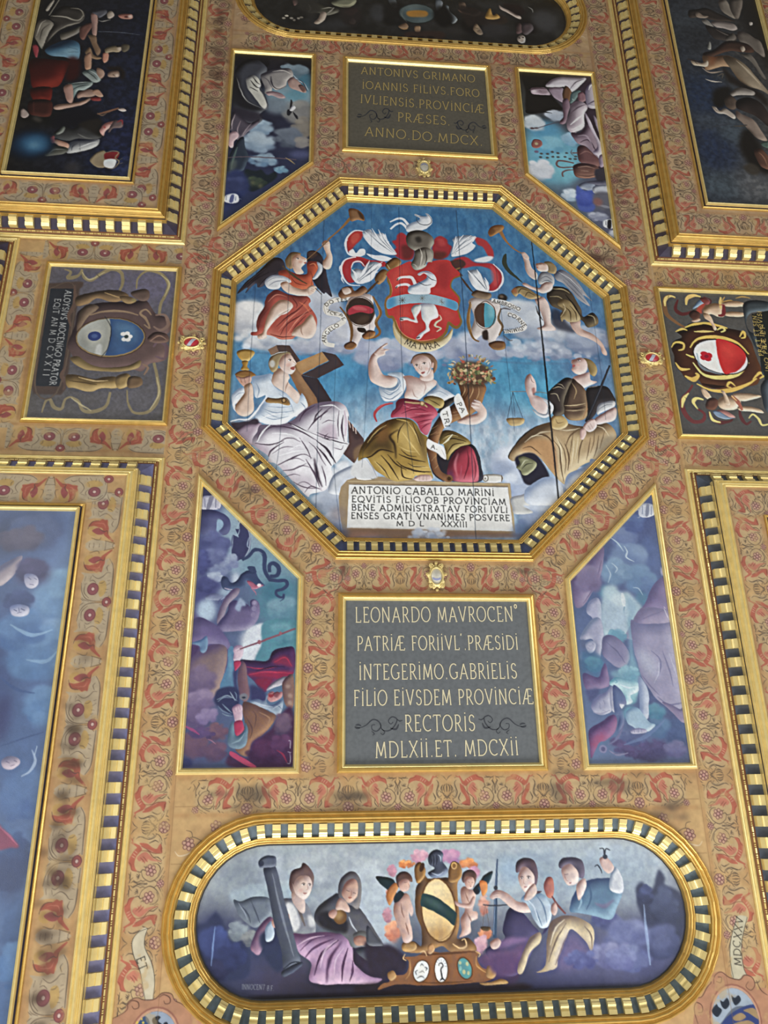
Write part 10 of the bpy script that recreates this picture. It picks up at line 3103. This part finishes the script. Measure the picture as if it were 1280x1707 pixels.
for s, key, lab in ((1, 'near', 'large grey inscription board with six lines of pale lettering, below the octagon'),
                    (-1, 'far', 'dark grey inscription board with five lines of dull gold lettering, above the octagon')):
    P = ccw(GREY[s])
    r = thing('inscription_board', lab, 'sign', P.mean(0), 'inscription boards')
    inner = offset(P, -.07)
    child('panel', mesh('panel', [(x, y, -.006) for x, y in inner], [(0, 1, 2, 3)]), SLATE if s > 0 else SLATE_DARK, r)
    flat_frame(r, P, .078, .05)
    for txt, a, b, h in INSCRIPTIONS[key]:
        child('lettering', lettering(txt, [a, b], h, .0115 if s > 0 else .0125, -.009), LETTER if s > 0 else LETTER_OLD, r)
    vines = SCROLLS[key]
    for half in (vines[:len(vines) // 2], vines[len(vines) // 2:]):
        V, F = [], []
        for line, w in half:
            R = ribbon(spline(line, False, 8), [w * .3, w, w, w * .5])
            b0, n = len(V), len(R) // 2
            V += [(x, y, -.008) for x, y in R]
            F += [(b0 + j, b0 + j + 1, b0 + 2 * n - 2 - j, b0 + 2 * n - 1 - j) for j in range(n - 1)]
        child('scroll_ornament', mesh('scrolls', V, F), INK, r)

for s, key, lab in ((-1, 'arms_left', 'grey painting of a blue and white oval shield held by cherubs, left of octagon'),
                    (1, 'arms_right', 'painting of a red and white oval shield with winged cherubs and ribbons, right of octagon')):
    P = ccw(ARMS[s])
    r = thing('arms_painting', lab, 'painting', P.mean(0), 'paintings of coats of arms')
    canvas(r, key, None, offset(P, -.055), -.006)
    flat_frame(r, P, .06, .045)

for key, name, lab in (((-1, -1), 'philosophers', 'large dark painting of seated women with blue globes and a red skirt, upper left corner'),
                       ((1, -1), 'procession', 'large dark blue-grey painting of pale half-nude figures, upper right corner'),
                       ((-1, 1), 'heads', 'large blue painting with small faces floating in cloud, lower left corner'),
                       ((1, 1), 'edge', 'large blue painting of which only the frame corner shows at the right edge')):
    P = ccw(BIG[key])
    r = thing('large_painting', lab, 'painting', (*P.mean(0), DROP), 'large paintings in the corner coffers')
    canvas(r, name, None, P, DROP - .012)
    O = offset(P, .085)
    fr = child('frame', sweep(O, [(0, DROP), (0, DROP - .02), (-.012, DROP - .03), (-.024, DROP - .02), (-.03, DROP - .012)]), GOLD, r)
    grand('groove', sweep(O, [(-.03, DROP - .012), (-.034, DROP - .004), (-.04, DROP - .004), (-.044, DROP - .02)]), GAPS['purple'], fr, r)
    grand('inner_moulding', sweep(O, [(-.044, DROP - .02), (-.05, DROP - .055), (-.06, DROP - .06), (-.066, DROP - .045), (-.078, DROP - .04), (-.084, DROP - .02), (-.089, DROP - .01)]), GOLD_PALE, fr, r)

# ---------------------------------------------------------------- carved and gilt shields at the four cardinal points
def carved_shield(cx, cy, ang, label, kind):
    r = thing('carved_shield', label, 'ornament', (cx, cy), 'small carved shields around the octagon')
    e, n = np.array([cos(ang), sin(ang)]), np.array([-sin(ang), cos(ang)])
    at = lambda u, w, z: (*(np.array([cx, cy]) + (e * u + n * w) * .8), z)
    T = np.linspace(0, 2 * pi, 72, endpoint=False)
    V, F = [], []
    lobes = 1 + .09 * np.cos(9 * T) + .05 * np.cos(5 * T + 1)
    for k, z in ((1.0, -.004), (1.0, -.022), (.94, -.036), (.84, -.034), (.8, -.05), (.72, -.056), (.66, -.046), (.64, -.03)):
        q = lobes if k > .8 else 1
        for t, l in zip(T, np.broadcast_to(q, T.shape)):
            V.append(at(.165 * k * l * cos(t), .118 * k * l * sin(t), z))
    m = len(T)
    for i in range(7):
        for j in range(m):
            F.append((i * m + j, i * m + (j + 1) % m, (i + 1) * m + (j + 1) % m, (i + 1) * m + j))
    child('rim', mesh('rim', V, F, True), GOLD_PALE, r)
    for u, w, rad, d in ((.15, .06, .034, 1), (.15, -.06, .034, -1), (-.13, .075, .03, 1), (-.13, -.075, .03, -1), (.03, .125, .02, 1), (.03, -.125, .02, -1), (.19, 0, .02, 1), (-.19, 0, .018, 1)):
        V, F = [], []
        S = np.linspace(0, 1, 22)
        for s in S:                                       # volute: a tube winding inwards
            a = d * s * 3.2 * pi + .4
            rr, tube = rad * (1 - .75 * s), rad * .36 * (1 - .4 * s)
            c = np.array([u + rr * cos(a), w + rr * sin(a)])
            o = np.array([cos(a), sin(a)])
            for q in range(6):
                p = c + o * tube * cos(q * pi / 3)
                V.append(at(p[0], p[1], -.03 - .012 * s + tube * sin(q * pi / 3)))
        for i in range(len(S) - 1):
            for q in range(6):
                F.append((i * 6 + q, i * 6 + (q + 1) % 6, (i + 1) * 6 + (q + 1) % 6, (i + 1) * 6 + q))
        child('volute', mesh('volute', V, F, True), GOLD_PALE, r)
    V, F = [at(0, 0, -.056)], []
    for k in (.33, .66, 1):
        V += [at(.108 * k * cos(t), .078 * k * sin(t), -.056 + .02 * k * k) for t in T]
    for j in range(m):
        F.append((0, 1 + j, 1 + (j + 1) % m))
        for i in (0, 1):
            F.append((1 + i * m + j, 1 + i * m + (j + 1) % m, 1 + (i + 1) * m + (j + 1) % m, 1 + (i + 1) * m + j))
    sh = child('shield', mesh('shield', V, F, True), SHIELD_RED if kind == 'red' else SHIELD_PALE, r)
    V, F = [], []
    for i, s in enumerate(np.linspace(-1, 1, 9)):
        for b in (-1, 1):
            u, w = s * -.04 + b * .03, s * .062
            if kind != 'red':
                u, w = -.05 + .02 * s * s + b * .014, s * .055
            V.append(at(u, w, -.058 + .02 * min(1, (u / .108) ** 2 + (w / .078) ** 2)))
        if i:
            F.append((2 * i - 2, 2 * i - 1, 2 * i + 1, 2 * i))
    grand('band_or_shade', mesh('band_or_shade', V, F), SHIELD_WHITE if kind == 'red' else SHIELD_SHADE, sh, r)  # on pale shields this strip is blue-grey shading put in as colour

SHIELD_RED = material('red_enamel', lin('b8303a'), .35)
SHIELD_WHITE = material('white_enamel', lin('c8ccd8'), .4, 0, 0, 60, .25)
SHIELD_PALE = material('pale_gilt_shield', lin('d8d2c0'), .4, .2, .2, 60, .3)
SHIELD_SHADE = material('blue_grey_shade', lin('8c90b4'), .5)
carved_shield(-2.812, -.005, 0, 'small carved gilt shield with white band on red, left of the octagon', 'red')
carved_shield(2.806, -.005, pi, 'small carved gilt shield with white band on red, right of the octagon', 'red')
carved_shield(.0, 2.823, -pi / 2, 'small pale carved gilt shield above the large grey inscription board', 'pale')
carved_shield(.05, -2.852, pi / 2, 'small dull carved gilt shield below the upper dark inscription board', 'pale')
